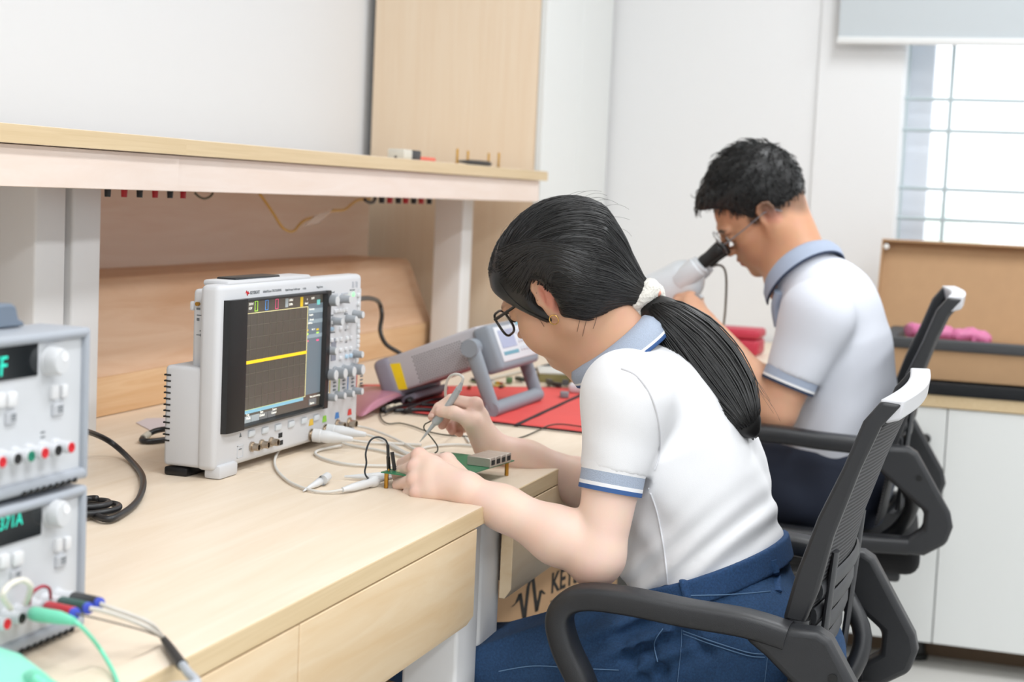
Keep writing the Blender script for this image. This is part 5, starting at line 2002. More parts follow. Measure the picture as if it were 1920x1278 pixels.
hand(mb_, mwl, mm,
     [[at(1276, 548, X=3.365), at(1268, 552, X=3.385), at(1264, 560, X=3.395)], [at(1270, 556, X=3.352), at(1262, 562, X=3.372), at(1262, 570, X=3.380)],
      [at(1268, 566, X=3.335), at(1262, 572, X=3.352), at(1264, 579, X=3.358)], [at(1270, 576, X=3.322), at(1264, 581, X=3.336), at(1266, 587, X=3.342)]],
     [mwl + Vector((0.02, 0.005, 0.012)), at(1308, 566, X=3.36), at(1296, 548, X=3.385), at(1284, 543, X=3.40)], 1.1)
rr = mwr
hand(mb_, mwr, [rr + Vector((-0.03, 0.07, 0.012)), rr + Vector((-0.01, 0.075, 0.014)), rr + Vector((0.012, 0.072, 0.010)), rr + Vector((0.03, 0.066, 0.004))],
     [[rr + Vector((-0.035, 0.11, 0.0)), rr + Vector((-0.036, 0.13, -0.015))], [rr + Vector((-0.01, 0.118, 0.0)), rr + Vector((-0.01, 0.138, -0.016))],
      [rr + Vector((0.014, 0.112, -0.002)), rr + Vector((0.014, 0.13, -0.016))], [rr + Vector((0.036, 0.098, -0.006)), rr + Vector((0.038, 0.112, -0.016))]],
     [rr + Vector((-0.022, 0.02, 0.0)), rr + Vector((-0.048, 0.05, -0.006)), rr + Vector((-0.056, 0.078, -0.012))], 1.1)
mb_.build('body', M_skin, mn, h=0.0032, smooth=2, colour=tinter(MH, '#dca98a', '#d09a78', '#b5685c', '#d59079', '#1f1713',
          [(MH.p(-0.03, 0.07, 0.035), 0.055, '#3a2f2a', 0.75), (MH.p(-0.075, 0.045, 0.0), 0.05, '#4a3c34', 0.6), (MH.p(0.02, 0.068, 0.02), 0.022, '#3a2f2a', 0.7)]))
for q in (1, -1):
    c = MH.p(0.0822, q * 0.0325, 0.010)
    e = MB().sphere(c, 0.0122, 16).build('eye', MATS['eye_white'], mn)
    MB().lathe([(0.0105, 0.0062), (0.0122, 0.0055), (0.0130, 0.003), (0.0131, 0.0)], c, MH.f, 14).build('iris', MATS['iris_dark'], e)

# polo shirt
M_ms = mat('shirt_grey', '#dcdfe8', 0.8, bump=0.12, bscale=900)
mshirt = Vol()
for i in range(4):
    mshirt.limb(ms_[i], ms_[i + 1] if i < 3 else ms_[3].lerp(ms_[4], 0.4), (0.158, 0.158, 0.160, 0.162)[i], (0.158, 0.160, 0.162, 0.140)[i], 0.03, fm_[i], (0.78, 0.75, 0.68, 0.62)[i], (0.75, 0.68, 0.62, 0.64)[i])
mshirt.limb(ms_[4], mneck - (mneck - ms_[4]).normalized() * 0.006, 0.108, 0.076, 0.035, fm_[4], 0.85, 1.0)
mcl = msl.lerp(mel, 0.62)
mcr = msr.lerp(mer, 0.62)
max_l, max_r = (mcl - msl).normalized(), (mcr - msr).normalized()
for s_, c_, a_ in ((msl, mcl, max_l), (msr, mcr, max_r)):
    mshirt.limb(ms_[4] + (ms_[3] - ms_[4]) * 0.05, s_, 0.080, 0.066, 0.035)
    mshirt.limb(s_, c_ + a_ * 0.03, 0.068, 0.053, 0.03)
mshirt.plane(at(1580, 848, X=MX2), Vector((0, 0.12, -1)), 0.004)
mhem = at(1580, 848, X=MX2)


def mfolds(P):
    up = P[:, 2] - mhem.z
    d = 0.0035 * np.exp(-((up - 0.12) / 0.11) ** 2) * np.sin(38 * P[:, 1] + 34 * P[:, 2] + 9 * P[:, 0])
    return d + 0.002 * np.exp(-((up - 0.02) / 0.05) ** 2) * np.sin(70 * P[:, 1] + 40 * P[:, 0])


mshirt.warp(mfolds)


def mcut(P):
    out = np.full(len(P), -0.1)
    for c, a in ((vec(mcl), vec(max_l)), (vec(mcr), vec(max_r))):
        q = P - c
        h_ = q @ a
        rad = np.linalg.norm(q - h_[:, None] * a, axis=1)
        out = np.maximum(out, np.where((rad < 0.068) & (h_ < 0.09), h_, -0.1))
    return out


mshirt._op('int', mcut, (0, 0, 0), 1e3, 0.002)
for s_, c_, a_ in ((msl, mcl, max_l), (msr, mcr, max_r)):
    mshirt.limb(c_ - a_ * 0.03, c_ + a_ * 0.05, 0.030, 0.0505, 0.003, mode='sub')
mnk = vec(MH.p(-0.030, 0, -0.02)) - vec(mneck)
mnk /= np.linalg.norm(mnk)
mshirt.limb(vec(mneck) - mnk * 0.004, vec(mneck) + mnk * 0.12, 0.064, 0.085, 0.004, mode='sub')
mshirt.build('polo_shirt', M_ms, mn, h=0.0045, smooth=2)
M_mk = mat('collar_blue_grey', '#a7b2c6', 0.85, bump=0.4, bscale=600)
for c_, a_ in ((mcl, max_l), (mcr, max_r)):
    r = 0.0545
    m_ = MB()
    band(m_, c_, a_, r, r, -0.004, 0.013, mi=0)
    band(m_, c_, a_, r, r, 0.013, 0.018, mi=1)
    band(m_, c_, a_, r, r, 0.018, 0.0235, mi=2)
    m_.build('cuff', [M_mk, M_tipw, mat('tipping_navy', '#2e3a52', 0.8)], mn, label='blue grey cuff with dark edge')
nc2 = Vector(vec(mneck)) + Vector(mnk) * 0.006
fd2 = (Vector(MH.f) - Vector(mnk) * Vector(MH.f).dot(Vector(mnk))).normalized()
ld2 = Vector(mnk).cross(fd2)
if ld2.x > 0:
    ld2 = -ld2
rows = []
for k in range(N + 1):
    th = math.radians(-160 + 320 * k / N)
    dr_ = -fd2 * math.cos(th) + ld2 * math.sin(th)
    front = (1 - math.cos(th)) / 2
    base = nc2 + dr_ * 0.064
    lift = 0.040 - 0.030 * front
    top_ = nc2 + Vector(mnk) * lift + dr_ * (0.066 + 0.003 * front)
    topo = top_ + dr_ * 0.005
    out_ = nc2 + Vector(mnk) * (lift - 0.040 * (1 + 0.45 * front)) + dr_ * (0.088 + 0.006 * front)
    pts = [base, top_, topo]
    for t in (0.3, 0.6, 0.88, 0.94, 1.0):
        pts.append(topo.lerp(out_, t) + (dr_ + Vector(mnk)) * (0.007 * math.sin(math.pi * t)))
    rows.append(pts)
cm = MB()
m_ = len(rows[0])
cm.v = [tuple(p) for r in rows for p in r]
for k in range(N):
    for j in range(m_ - 1):
        cm.f.append((k * m_ + j, k * m_ + j + 1, (k + 1) * m_ + j + 1, (k + 1) * m_ + j))
        cm.m.append(1 if j == m_ - 2 else 0)
co = cm.build('collar', [M_mk, mat('tipping_navy', '#2e3a52')], mn, smooth=60, label='blue grey collar')
sl = co.modifiers.new('thick', 'SOLIDIFY')
sl.thickness = 0.003
sl.offset = 0
# placket under the chin
pl = [at(1462, 545, X=3.33), at(1456, 575, X=3.34), at(1461, 610, X=3.345)]
MB().tube(spline(pl, 6), 0.022, 12, sx=0.5, up=(1, 0, 0)).build('placket', M_mk, mn)

# trousers and shoes
M_nv = mat('trouser_navy', '#2b3244', 0.8, bump=0.1, bscale=900)
tr_ = Vol()
tr_.limb(ms_[0], ms_[1], 0.158, 0.155, 0.03, fm_[0], 0.74, 0.74)
for sx_ in (-1, 1):
    h_ = Vector((MX2 + sx_ * 0.09, ms_[0].y + 0.015, 0.612))
    k_ = Vector((MX2 + sx_ * 0.12, 0.93, 0.565))
    tr_.ell(h_ + Vector((0, -0.03, 0)), (0.088, 0.105, 0.088), k=0.04)
    tr_.limb(h_, k_, 0.088, 0.068, 0.03)
    tr_.limb(k_, (k_.x, 0.97, 0.10), 0.066, 0.058, 0.03)
tr_.plane(at(1580, 830, X=MX2), Vector((0, 0, 1)), 0.004)
tr_.warp(lambda P: 0.004 * np.sin(55 * P[:, 1] - 40 * P[:, 2] + 3 * np.sin(30 * P[:, 0])) * np.exp(-((P[:, 1] - 0.50) / 0.13) ** 2))
tr_.build('trousers', M_nv, mn, h=0.006, smooth=2)
for sx_ in (-1, 1):
    s_ = Vol()
    x = MX2 + sx_ * 0.12
    s_.limb((x, 0.94, 0.055), (x, 1.13, 0.038), 0.045, 0.036, 0.02)
    s_.limb((x, 0.965, 0.05), (x, 0.97, 0.10), 0.045, 0.048, 0.02)
    s_.plane((0, 0, 0.002), (0, 0, -1), 0.002)
    s_.build('shoe', mat('shoe_dark', '#2a2a2c', 0.6), mn, h=0.006)

# short hair
mh = Vol()
A3 = lambda *a: np.array(a)
mh.ell(MH.p(-0.016, 0, 0.050), A3(0.100, 0.080, 0.088), MH.R, 0.01)
mh.ell(MH.p(0.030, 0, 0.094), A3(0.075, 0.064, 0.040), MH.rot('l', -6), 0.03)
mh.ell(MH.p(-0.035, 0, 0.108), A3(0.060, 0.058, 0.038), MH.rot('l', 18), 0.03)
mh.limb(MH.p(0.070, 0.02, 0.085), MH.p(0.114, 0.025, 0.076), 0.028, 0.011, 0.025)
mh.limb(MH.p(0.070, -0.03, 0.085), MH.p(0.110, -0.03, 0.076), 0.028, 0.011, 0.025)
mh.ell(MH.p(0.102, 0, 0.002), A3(0.080, 0.13, 0.092), MH.rot('l', -8), 0.008, 'sub')
mh.ell(MH.p(0.005, 0, -0.085), A3(0.115, 0.2, 0.078), MH.rot('l', -30), 0.012, 'sub')
for q in (1, -1):
    mh.ell(MH.p(0.0, q * 0.095, 0.000), A3(0.028, 0.03, 0.045), MH.R, 0.01, 'sub')
mho = mh.build('hair', M_hair, mn, h=0.0035, smooth=2, label='short black hair')
hc2 = vec(MH.p(-0.01, 0, 0.045))
st = MB()
cnt = 0
tries = 0
while cnt < 1500 and tries < 9000:
    tries += 1
    v0 = rng.normal(size=3)
    v0 /= np.linalg.norm(v0)
    if v0 @ vec(cF) > 0.55 or v0 @ MH.u < -0.5:
        continue
    r_ = surf_many(mh, hc2, v0[None, :])[0]
    if np.isnan(r_) or r_ < 0.07:
        continue
    p = hc2 + v0 * (r_ - 0.001)
    up_ = max(0, v0 @ MH.u)
    comb = vec(MH.f) * (0.9 * up_ + 0.15) - vec(MH.u) * 0.55 * (1 - up_) + rng.normal(size=3) * 0.28 + vec(MH.l) * 0.3 * (v0 @ MH.l)
    comb -= v0 * (comb @ v0)
    comb /= np.linalg.norm(comb)
    L_ = rng.uniform(0.015, 0.026) * (0.6 + 0.9 * up_)
    li = rng.uniform(0.12, 0.45)
    st.tube([Vector(p + comb * L_ * t + v0 * L_ * li * math.sin(2.3 * t)) for t in np.linspace(0, 1, 5)], [0.0008, 0.0009, 0.0008, 0.0006, 0.0002], 4)
    cnt += 1
st.build('hair_strands', M_hair, mho, smooth=180)
# glasses
g2 = MB()
HP = lambda f, l, u: Vector(MH.p(f, l, u))
for q in (1, -1):
    P = []
    for k in range(24):
        th = 2 * math.pi * k / 24
        l_ = q * 0.036 + 0.025 * math.cos(th)
        P.append(HP(0.113 - 0.14 * max(0, abs(l_) - 0.02), l_, 0.006 + 0.019 * math.sin(th)))
    g2.tube(P, 0.0011, 8, closed=True)
    g2.tube([HP(0.106, q * 0.061, 0.012), HP(0.099, q * 0.073, 0.013), HP(0.05, q * 0.078, 0.016), HP(0.0, q * 0.083, 0.022), HP(-0.02, q * 0.084, 0.018), HP(-0.034, q * 0.080, 0.002)], 0.0014, 8)
g2.tube([HP(0.113, 0.011, 0.010), HP(0.117, 0, 0.012), HP(0.113, -0.011, 0.010)], 0.0011, 8)
g2o = g2.build('glasses', mat('glasses_grey', '#8d8f94', 0.3, 0.6), mn, label='thin grey framed glasses')
for q in (1, -1):
    P = []
    for k in range(24):
        th = 2 * math.pi * k / 24
        l_ = q * 0.036 + 0.0245 * math.cos(th)
        P.append((0.113 - 0.14 * max(0, abs(l_) - 0.02), l_, 0.006 + 0.0185 * math.sin(th)))
    lm_ = MB()
    lm_.add([HP(f + 0.0005, l, u) for f, l, u in P] + [HP(f - 0.0005, l, u) for f, l, u in P], [tuple(range(24)), tuple(range(47, 23, -1))] + [(k, (k + 1) % 24, 24 + (k + 1) % 24, 24 + k) for k in range(24)])
    lm_.build('lens', M_lens, g2o, smooth=0)
# ================================================================== mesh office chairs
M_ch = mat('chair_plastic', '#26272a', 0.42, bump=0.12, bscale=900)
M_chr = mat('chrome', '#cfcfd2', 0.15, 1.0)
M_trim = mat('trim_glare', '#cfcfd3', 0.35)
M_cush = mat('cushion_black', '#141416', 0.9, bump=0.3, bscale=700)
M_mesh = bpy.data.materials.new('mesh_weave')
M_mesh.use_nodes = True
nt = M_mesh.node_tree
b_ = nt.nodes['Principled BSDF']
b_.inputs['Roughness'].default_value = 0.7
tc_ = nt.nodes.new('ShaderNodeTexCoord')
wv = nt.nodes.new('ShaderNodeTexWave')
wv.bands_direction = 'Z'
wv.inputs['Scale'].default_value = 52
wv.inputs['Distortion'].default_value = 0.0
nt.links.new(tc_.outputs['Object'], wv.inputs['Vector'])
rp = nt.nodes.new('ShaderNodeValToRGB')
rp.color_ramp.elements[0].color = (0.012, 0.012, 0.013, 1)
rp.color_ramp.elements[1].color = (0.085, 0.085, 0.092, 1)
nt.links.new(wv.outputs['Fac'], rp.inputs['Fac'])
nt.links.new(rp.outputs['Color'], b_.inputs['Base Color'])
bp = nt.nodes.new('ShaderNodeBump')
bp.inputs['Strength'].default_value = 0.6
bp.inputs['Distance'].default_value = 0.002
nt.links.new(wv.outputs['Fac'], bp.inputs['Height'])
nt.links.new(bp.outputs[0], b_.inputs['Normal'])
MATS['mesh_weave'] = M_mesh

yz = lambda px, py, X=2.03: (lambda p: (p.y, p.z))(at(px, py, X=X))
FRONT = [yz(*p) for p in ((1652, 752), (1618, 790), (1580, 877), (1533, 970), (1491, 1078), (1467, 1162))]
BACK = [yz(*p) for p in ((1692, 759), (1651, 802), (1613, 881), (1562, 1008), (1533, 1111), (1507, 1172))]
LOW = [yz(*p, 2.48) for p in ((1599, 1101), (1618, 1186), (1652, 1252), (1690, 1300))]


def chair(label, dx, dy, dz, rot):
    T = Matrix.Translation((2.26 + dx, 0.4 + dy, 0)) @ Matrix.Rotation(math.radians(rot), 4, 'Z') @ Matrix.Translation((-2.26, -0.4, dz))
    G = Matrix.Translation((2.26 + dx, 0.4 + dy, 0)) @ Matrix.Rotation(math.radians(rot), 4, 'Z') @ Matrix.Translation((-2.26, -0.4, 0))
    t = thing('office_chair', label, 'chair', tuple(G @ Vector((2.26, 0.4, 0))))
    fnp = lambda u, v, w: T @ Vector((w, u, v))
    # back frame: two side rails, inner bevels, bottom rail
    for (a, b) in ((2.03, 2.058), (2.452, 2.482)):
        m = MB().prism(FRONT + BACK[::-1], fnp, a, b)
        m.build('back_rail', M_ch, t, bevel=0.005, bseg=3)
    # rail ends bending back to the seat mechanism
    lowc = [FRONT[-1], (FRONT[-1][0] - 0.004, 0.60), (0.245, 0.53), (0.27, 0.46), (0.34, 0.40)]
    for x in (2.044, 2.467):
        P = [T @ Vector((x + (2.26 - x) * 0.55 * max(0, i - 1) / 3, (p[0] - 0.018), p[1])) for i, p in enumerate(lowc)]
        MB().tube(spline(P, 5), 0.019, 12, sx=0.75, up=tuple((T.to_3x3() @ Vector((1, 0, 0))))).build('back_support', M_ch, t)
    # top bar between the rails; its pale colour paints in the glare
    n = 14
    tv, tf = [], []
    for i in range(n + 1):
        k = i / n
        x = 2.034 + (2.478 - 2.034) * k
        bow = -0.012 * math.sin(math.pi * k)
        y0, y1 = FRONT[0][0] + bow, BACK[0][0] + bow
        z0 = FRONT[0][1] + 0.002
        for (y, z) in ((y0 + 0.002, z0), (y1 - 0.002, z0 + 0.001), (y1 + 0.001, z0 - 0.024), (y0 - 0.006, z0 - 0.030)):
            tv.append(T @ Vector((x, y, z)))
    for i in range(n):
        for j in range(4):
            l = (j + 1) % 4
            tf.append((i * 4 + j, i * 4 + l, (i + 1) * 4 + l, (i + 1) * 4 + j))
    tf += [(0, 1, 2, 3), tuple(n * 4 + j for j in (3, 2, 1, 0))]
    MB().add(tv, tf).build('top_bar', M_trim, t, bevel=0.003, label='top edge of the chair back with glare painted pale')
    # mesh sheet
    mv, mf = [], []
    ns = 24
    prof = []
    for k in range(ns + 1):
        s_ = k / ns * (len(BACK) - 1)
        i = min(int(s_), len(BACK) - 2)
        f = s_ - i
        prof.append((BACK[i][0] * (1 - f) + BACK[i + 1][0] * f + 0.012, BACK[i][1] * (1 - f) + BACK[i + 1][1] * f - 0.012))
    prof += [(prof[-1][0] + 0.005, prof[-1][1] - 0.05), (prof[-1][0] + 0.012, prof[-1][1] - 0.10), (prof[-1][0] + 0.02, prof[-1][1] - 0.15)]
    for (y, z) in prof:
        for i in range(n + 1):
            k = i / n
            mv.append(T @ Vector((2.05 + 0.41 * k, y - 0.020 * math.sin(math.pi * k), z)))
    for r in range(len(prof) - 1):
        for i in range(n):
            mf.append((r * (n + 1) + i, r * (n + 1) + i + 1, (r + 1) * (n + 1) + i + 1, (r + 1) * (n + 1) + i))
    ms = MB().add(mv, mf).build('mesh_back', M_mesh, t, smooth=180, label='dark ribbed mesh stretched over the back')
    so_ = ms.modifiers.new('thick', 'SOLIDIFY')
    so_.thickness = 0.003
    # lumbar support ribs
    z0 = BACK[-1][1] + 0.035
    lb = MB()
    for k in range(4):
        z = z0 - 0.034 * k
        P = [T @ Vector((2.075 + 0.36 * i / 8, BACK[-1][0] - 0.012 - 0.022 * math.sin(math.pi * i / 8) + 0.006 * k, z + 0.012 * math.sin(math.pi * i / 8))) for i in range(9)]
        lb.tube(P, 0.011, 10, sx=0.4, up=(0, 0, 1))
    for x in (2.10, 2.41):
        lb.tube([T @ Vector((x, BACK[-1][0] - 0.026 + 0.004 * i, z0 + 0.05 - 0.055 * i)) for i in range(5)], 0.013, 10, sx=0.4, up=(1, 0, 0))
    lb.build('lumbar_support', mat('lumbar_grey', '#3a3b3e', 0.5), t)
    # seat and pan
    se = MB().rbox(2.035, 2.485, 0.205, 0.66, 0.385, 0.448, 0.026, 4, M=T).build('seat', M_cush, t)
    MB().rbox(2.09, 2.43, 0.24, 0.60, 0.36, 0.384, 0.008, 2, M=T).build('seat_pan', M_ch, t)
    # arms
    c = [yz(*p, 2.01) for p in ((1478, 1190), (1400, 1166), (1290, 1147), (1180, 1125), (1105, 1117), (1066, 1129), (1051, 1160), (1063, 1212), (1093, 1278))]
    c = c + [(0.53, 0.490), (0.505, 0.464), (0.46, 0.456), (0.34, 0.453), (0.23, 0.455)]
    for x, sgn in ((2.006, 1), (2.512, -1)):
        P = [T @ Vector((x, u, v)) for u, v in c]
        ar = MB().tube(spline(P, 6), 0.0245, 24, sx=0.68, sq=0.55, up=tuple(T.to_3x3() @ Vector((1, 0, 0))))
        poly = [yz(1478, 1170, 2.01), yz(1538, 1176, 2.01), yz(1562, 1193, 2.01), (0.156, 0.525), (0.150, 0.500), (0.160, 0.466), (0.20, 0.440), (0.30, 0.438), (0.30, 0.468), (0.232, 0.472), (0.206, 0.492), (0.205, 0.525), yz(1478, 1262, 2.01), yz(1438, 1221, 2.01), yz(1400, 1190, 2.01)]
        a = ar.build('armrest', M_ch, t)
        MB().prism(poly, fnp, x - 0.02, x + 0.02).build('arm_bracket', M_ch, t, bevel=0.009, bseg=4)
        q = T @ Vector((x - 0.0205 * sgn, yz(1566, 1262, 2.01)[0], yz(1566, 1262, 2.01)[1]))
        MB().lathe([(0, 0.006), (0.001, 0.006), (0.0011, 0.004)], q, T.to_3x3() @ Vector((-sgn, 0, 0)), 14).build('bolt', mat('bolt_dark', '#0d0d0e', 0.4), a)
    # gas lift, star base, castors
    MB().cyl(G @ Vector((2.26, 0.42, 0.09)), G @ Vector((2.26, 0.42, 0.20)), 0.027).cyl(G @ Vector((2.26, 0.42, 0.2)), T @ Vector((2.26, 0.42, 0.36)), 0.014).build('gas_lift', M_chr, t)
    for k in range(5):
        a = math.radians(72 * k + 20)
        e = Vector((2.26 + 0.29 * math.cos(a), 0.42 + 0.29 * math.sin(a), 0.078))
        MB().tube([G @ Vector((2.26, 0.42, 0.10)), G @ Vector((2.26 + 0.15 * math.cos(a), 0.42 + 0.15 * math.sin(a), 0.096)), G @ e], [0.024, 0.02, 0.015], 12, sx=0.7).build('base_leg', M_chr, t)
        ca = MB()
        dv = Vector((-math.sin(a), math.cos(a), 0))
        for s_ in (1, -1):
            ca.lathe([(0.004, 0.024), (0.005, 0.0275), (0.016, 0.0275), (0.019, 0.022)], G @ (Vector((e.x, e.y, 0.0285))), G.to_3x3() @ (dv * s_), 18)
        ca.cyl(G @ Vector((e.x, e.y, 0.03)), G @ Vector((e.x, e.y, 0.075)), 0.008)
        ca.build('castor', M_blk, t)
    return t


chair('dark grey mesh office chair with glare painted on its top edge in front, under the woman', 0, 0, 0, 0)
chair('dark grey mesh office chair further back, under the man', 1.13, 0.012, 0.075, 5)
# ================================================================== leads, probes, board, mat and small parts
Zb = 0.7503


def onb(px, py, h=0.0):
    return at(px, py, Z=Zb + h)


def lead(name, pts, r, m, label, cat, group=None, n=8, par=None):
    o = MB().tube(spline(pts, n), r, 10).build(name, m, par, smooth=180)
    if par is None:
        tag(o, label, cat, group)
    return o


M_cab_k = mat('cable_black', '#1c1d20', 0.4)
M_cab_w = mat('cable_white', '#dcd9d3', 0.45)
M_cab_g = mat('cable_olive', '#3e3d30', 0.5)
M_prb = mat('probe_white', '#dedfe0', 0.4)
M_prb2 = mat('probe_grey', '#b9bdbf', 0.45)
M_brass = mat('brass', '#b98a3c', 0.3, 1.0)

# thick black mains lead behind the power supplies, ending in a coil
p0 = at(140, 806, Y=1.19)
pts = [p0, at(165, 809, Z=0.80), at(205, 827, Z=0.775), onb(243, 860, 0.006), onb(268, 895, 0.006), onb(260, 935, 0.006), onb(228, 963, 0.006), onb(195, 972, 0.006)]
cc = onb(168, 956, 0.006)
for k in range(26):
    a = 1.1 - k * 0.55
    pts.append(Vector((cc.x + (0.050 - 0.0014 * k) * math.cos(a), cc.y + (0.034 - 0.0009 * k) * math.sin(a), Zb + 0.0055 + 0.0005 * k)))
lead('mains_lead', pts, 0.0043, M_cab_k, 'thick black mains lead curving and coiled behind the power supplies', 'cable')
# lead behind the oscilloscope
t = thing('mains_lead', 'black mains lead with a pale tag looped behind the oscilloscope', 'cable', onb(285, 815))
lead('cord', [onb(330, 806, 0.02), onb(312, 804, 0.016), onb(290, 808, 0.012), onb(272, 818, 0.006), onb(266, 825, 0.005), onb(282, 827, 0.005), onb(310, 824, 0.005), onb(335, 822, 0.005)], 0.0045, M_cab_k, '', '', par=t)
MB().tube([onb(268, 821, 0.006), onb(278, 814, 0.009)], 0.0056, 10).build('tag', mat('tag_pale', '#c9c2b2', 0.6), t)
q = [onb(255, 793), onb(275, 785), onb(335, 783), onb(335, 806), onb(280, 806)]
tag(MB().prism([(p.x, p.y) for p in q], lambda u, v, w: (u, v, w), Zb, Zb + 0.0012).build('paper_sheet', mat('paper_mauve', '#d9cfd2', 0.7), smooth=0), 'pale mauve sheet lying on the bench behind the oscilloscope', 'paper')
# lead running up behind the oscilloscope to the right
lead('power_lead', [at(664, 561, Y=1.16), at(692, 559, Y=1.30), at(710, 566, Y=1.36), at(716, 590, Y=1.36), at(713, 620, Y=1.36), at(724, 645, Y=1.34), at(750, 662, Y=1.31), at(768, 676, Y=1.29)], 0.0048, mat('cable_dark', '#2a2722', 0.45),
     'dark lead drooping from the oscilloscope to the tilted multimeter', 'cable')

# plugs and leads of the lower power supply
def plug(p, q, r, col, ring, label):
    d = (Vector(q) - Vector(p))
    L = d.length
    o = MB()
    o.lathe([(0, r * 0.92), (0.001, r), (L - 0.004, r), (L - 0.0035, r * 0.9)], p, d, 16, 0)
    o.lathe([(L - 0.0035, r * 0.92), (L - 0.001, r * 0.95), (L, r * 0.6)], p, d, 16, 1)
    return tag(o.build('banana_plug', [col, ring]), label, 'plug', 'plugs of the lower power supply')


M_ring = mat('ring_blue', '#3b4fc0', 0.4)
t0 = [at(139.5, 1120, Y=PY - 0.0185), at(116, 1129, Y=PY - 0.0185), at(90, 1138, Y=PY - 0.0185), at(64, 1150, Y=PY - 0.0185)]
e0 = [at(188, 1131, Y=PY - 0.062), at(167, 1140, Y=PY - 0.062), at(142, 1150, Y=PY - 0.062)]
plug(t0[0], e0[0], 0.0056, mat('plug_black', '#1a1a1c', 0.4), M_ring, 'black banana plug in the rightmost terminal of the lower power supply')
plug(t0[1], e0[1], 0.0056, mat('plug_green', '#12564c', 0.4), M_ring, 'dark green banana plug in the lower power supply, left of the black plug')
plug(t0[2], e0[2], 0.0056, mat('plug_red', '#d0142a', 0.4), M_ring, 'red banana plug in the lower power supply')
M_mint = mat('mint_plastic', '#7fe0bd', 0.45)
mp = thing('test_lead', 'mint green test lead plugged into the lower power supply', 'test lead', t0[3])
MB().tube([t0[3], at(74, 1152, Y=PY - 0.03), at(110, 1157, Y=PY - 0.055), at(138, 1164, Y=PY - 0.072)], [0.0062, 0.0064, 0.0058, 0.0035], 14).build('plug_boot', M_mint, mp)
lead('cord', [at(138, 1164, Y=PY - 0.072), at(150, 1172, Y=PY - 0.078), at(170, 1193, Y=PY - 0.08), at(190, 1220, Y=PY - 0.08), onb(212, 1258, 0.004), onb(224, 1290, 0.003)], 0.0019, M_mint, '', '', par=mp)
# screened pair running to a grey cable
sc_ = thing('screened_cable', 'grey cable with bare braided tails running off the bench edge', 'cable', onb(320, 1210))
j = onb(306, 1196, 0.006)
br = [lead('braid', [e0[0], at(205, 1138, Y=PY - 0.07), at(245, 1152, Y=PY - 0.085), at(285, 1170, Y=PY - 0.10), j], 0.0021, mat('braid_pale', '#e2dcd2', 0.5, bump=0.8, bscale=900), '', '', par=sc_),
      lead('braid', [e0[1], at(190, 1144, Y=PY - 0.07), at(235, 1158, Y=PY - 0.085), at(280, 1178, Y=PY - 0.10), j], 0.0021, mat('braid_pale', '#e2dcd2'), '', '', par=sc_),
      lead('wire', [e0[2], at(165, 1155, Y=PY - 0.07), at(215, 1167, Y=PY - 0.085), at(270, 1182, Y=PY - 0.10), j], 0.0008, mat('wire_dark', '#5c5650', 0.5), '', '', par=sc_)]
MB().tube([j, onb(318, 1214, 0.005), onb(336, 1240, 0.005), onb(342, 1247, 0.005)], [0.003, 0.0044, 0.0050, 0.0052], 12).build('heat_shrink', M_cab_k, sc_, label='black heat shrink sleeve')
lead('cord', [onb(341, 1245, 0.005), onb(352, 1260, 0.005), onb(366, 1283, 0.004), Vector((onb(366, 1283).x - 0.02, 0.672, 0.745)), Vector((onb(366, 1283).x - 0.03, 0.665, 0.70))], 0.0042, mat('cable_grey', '#b8bcc4', 0.4), '', '', par=sc_)
# jumper loops
a_, b__ = at(20, 1140, Y=PY - 0.012), at(48, 1131, Y=PY - 0.012)
lead('jumper_wire', [a_, at(5, 1117, Y=PY - 0.03), at(18, 1096, Y=PY - 0.03), at(42, 1087, Y=PY - 0.03), at(57, 1098, Y=PY - 0.03), at(54, 1116, Y=PY - 0.02), b__], 0.0026, mat('wire_cream', '#e8e2d6', 0.5), 'thick cream jumper wire looped on the lower power supply', 'wire')
lead('jumper_wire', [at(55, 1132, Y=PY - 0.010), at(60, 1112, Y=PY - 0.02), at(78, 1099, Y=PY - 0.024), at(92, 1103, Y=PY - 0.02), at(95, 1121, Y=PY - 0.010)], 0.0015, mat('wire_red', '#a8203a', 0.45), 'thin red jumper wire looped on the lower power supply', 'wire')
# mint green clip at the frame's lower left
mc = thing('crocodile_clip', 'mint green rubber clip lying on the near bench edge', 'clip', onb(40, 1290))
q = [onb(-60, 1238), onb(0, 1252), onb(42, 1266), onb(92, 1306), onb(80, 1340), onb(-60, 1340)]
MB().prism([(p.x, p.y) for p in q], lambda u, v, w: (u, v, w), Zb + 0.0005, Zb + 0.020).build('boot', mat('mint_pale', '#9be8d0', 0.5), mc, bevel=0.005, bseg=3)
v_ = Vol()
v_.limb(onb(62, 1278, 0.014), onb(95, 1306, 0.012), 0.010, 0.012, 0.01)
v_.limb(onb(60, 1276, 0.018), onb(66, 1272, 0.027), 0.005, 0.004, 0.01)
v_.build('grip', M_mint, mc, h=0.002)

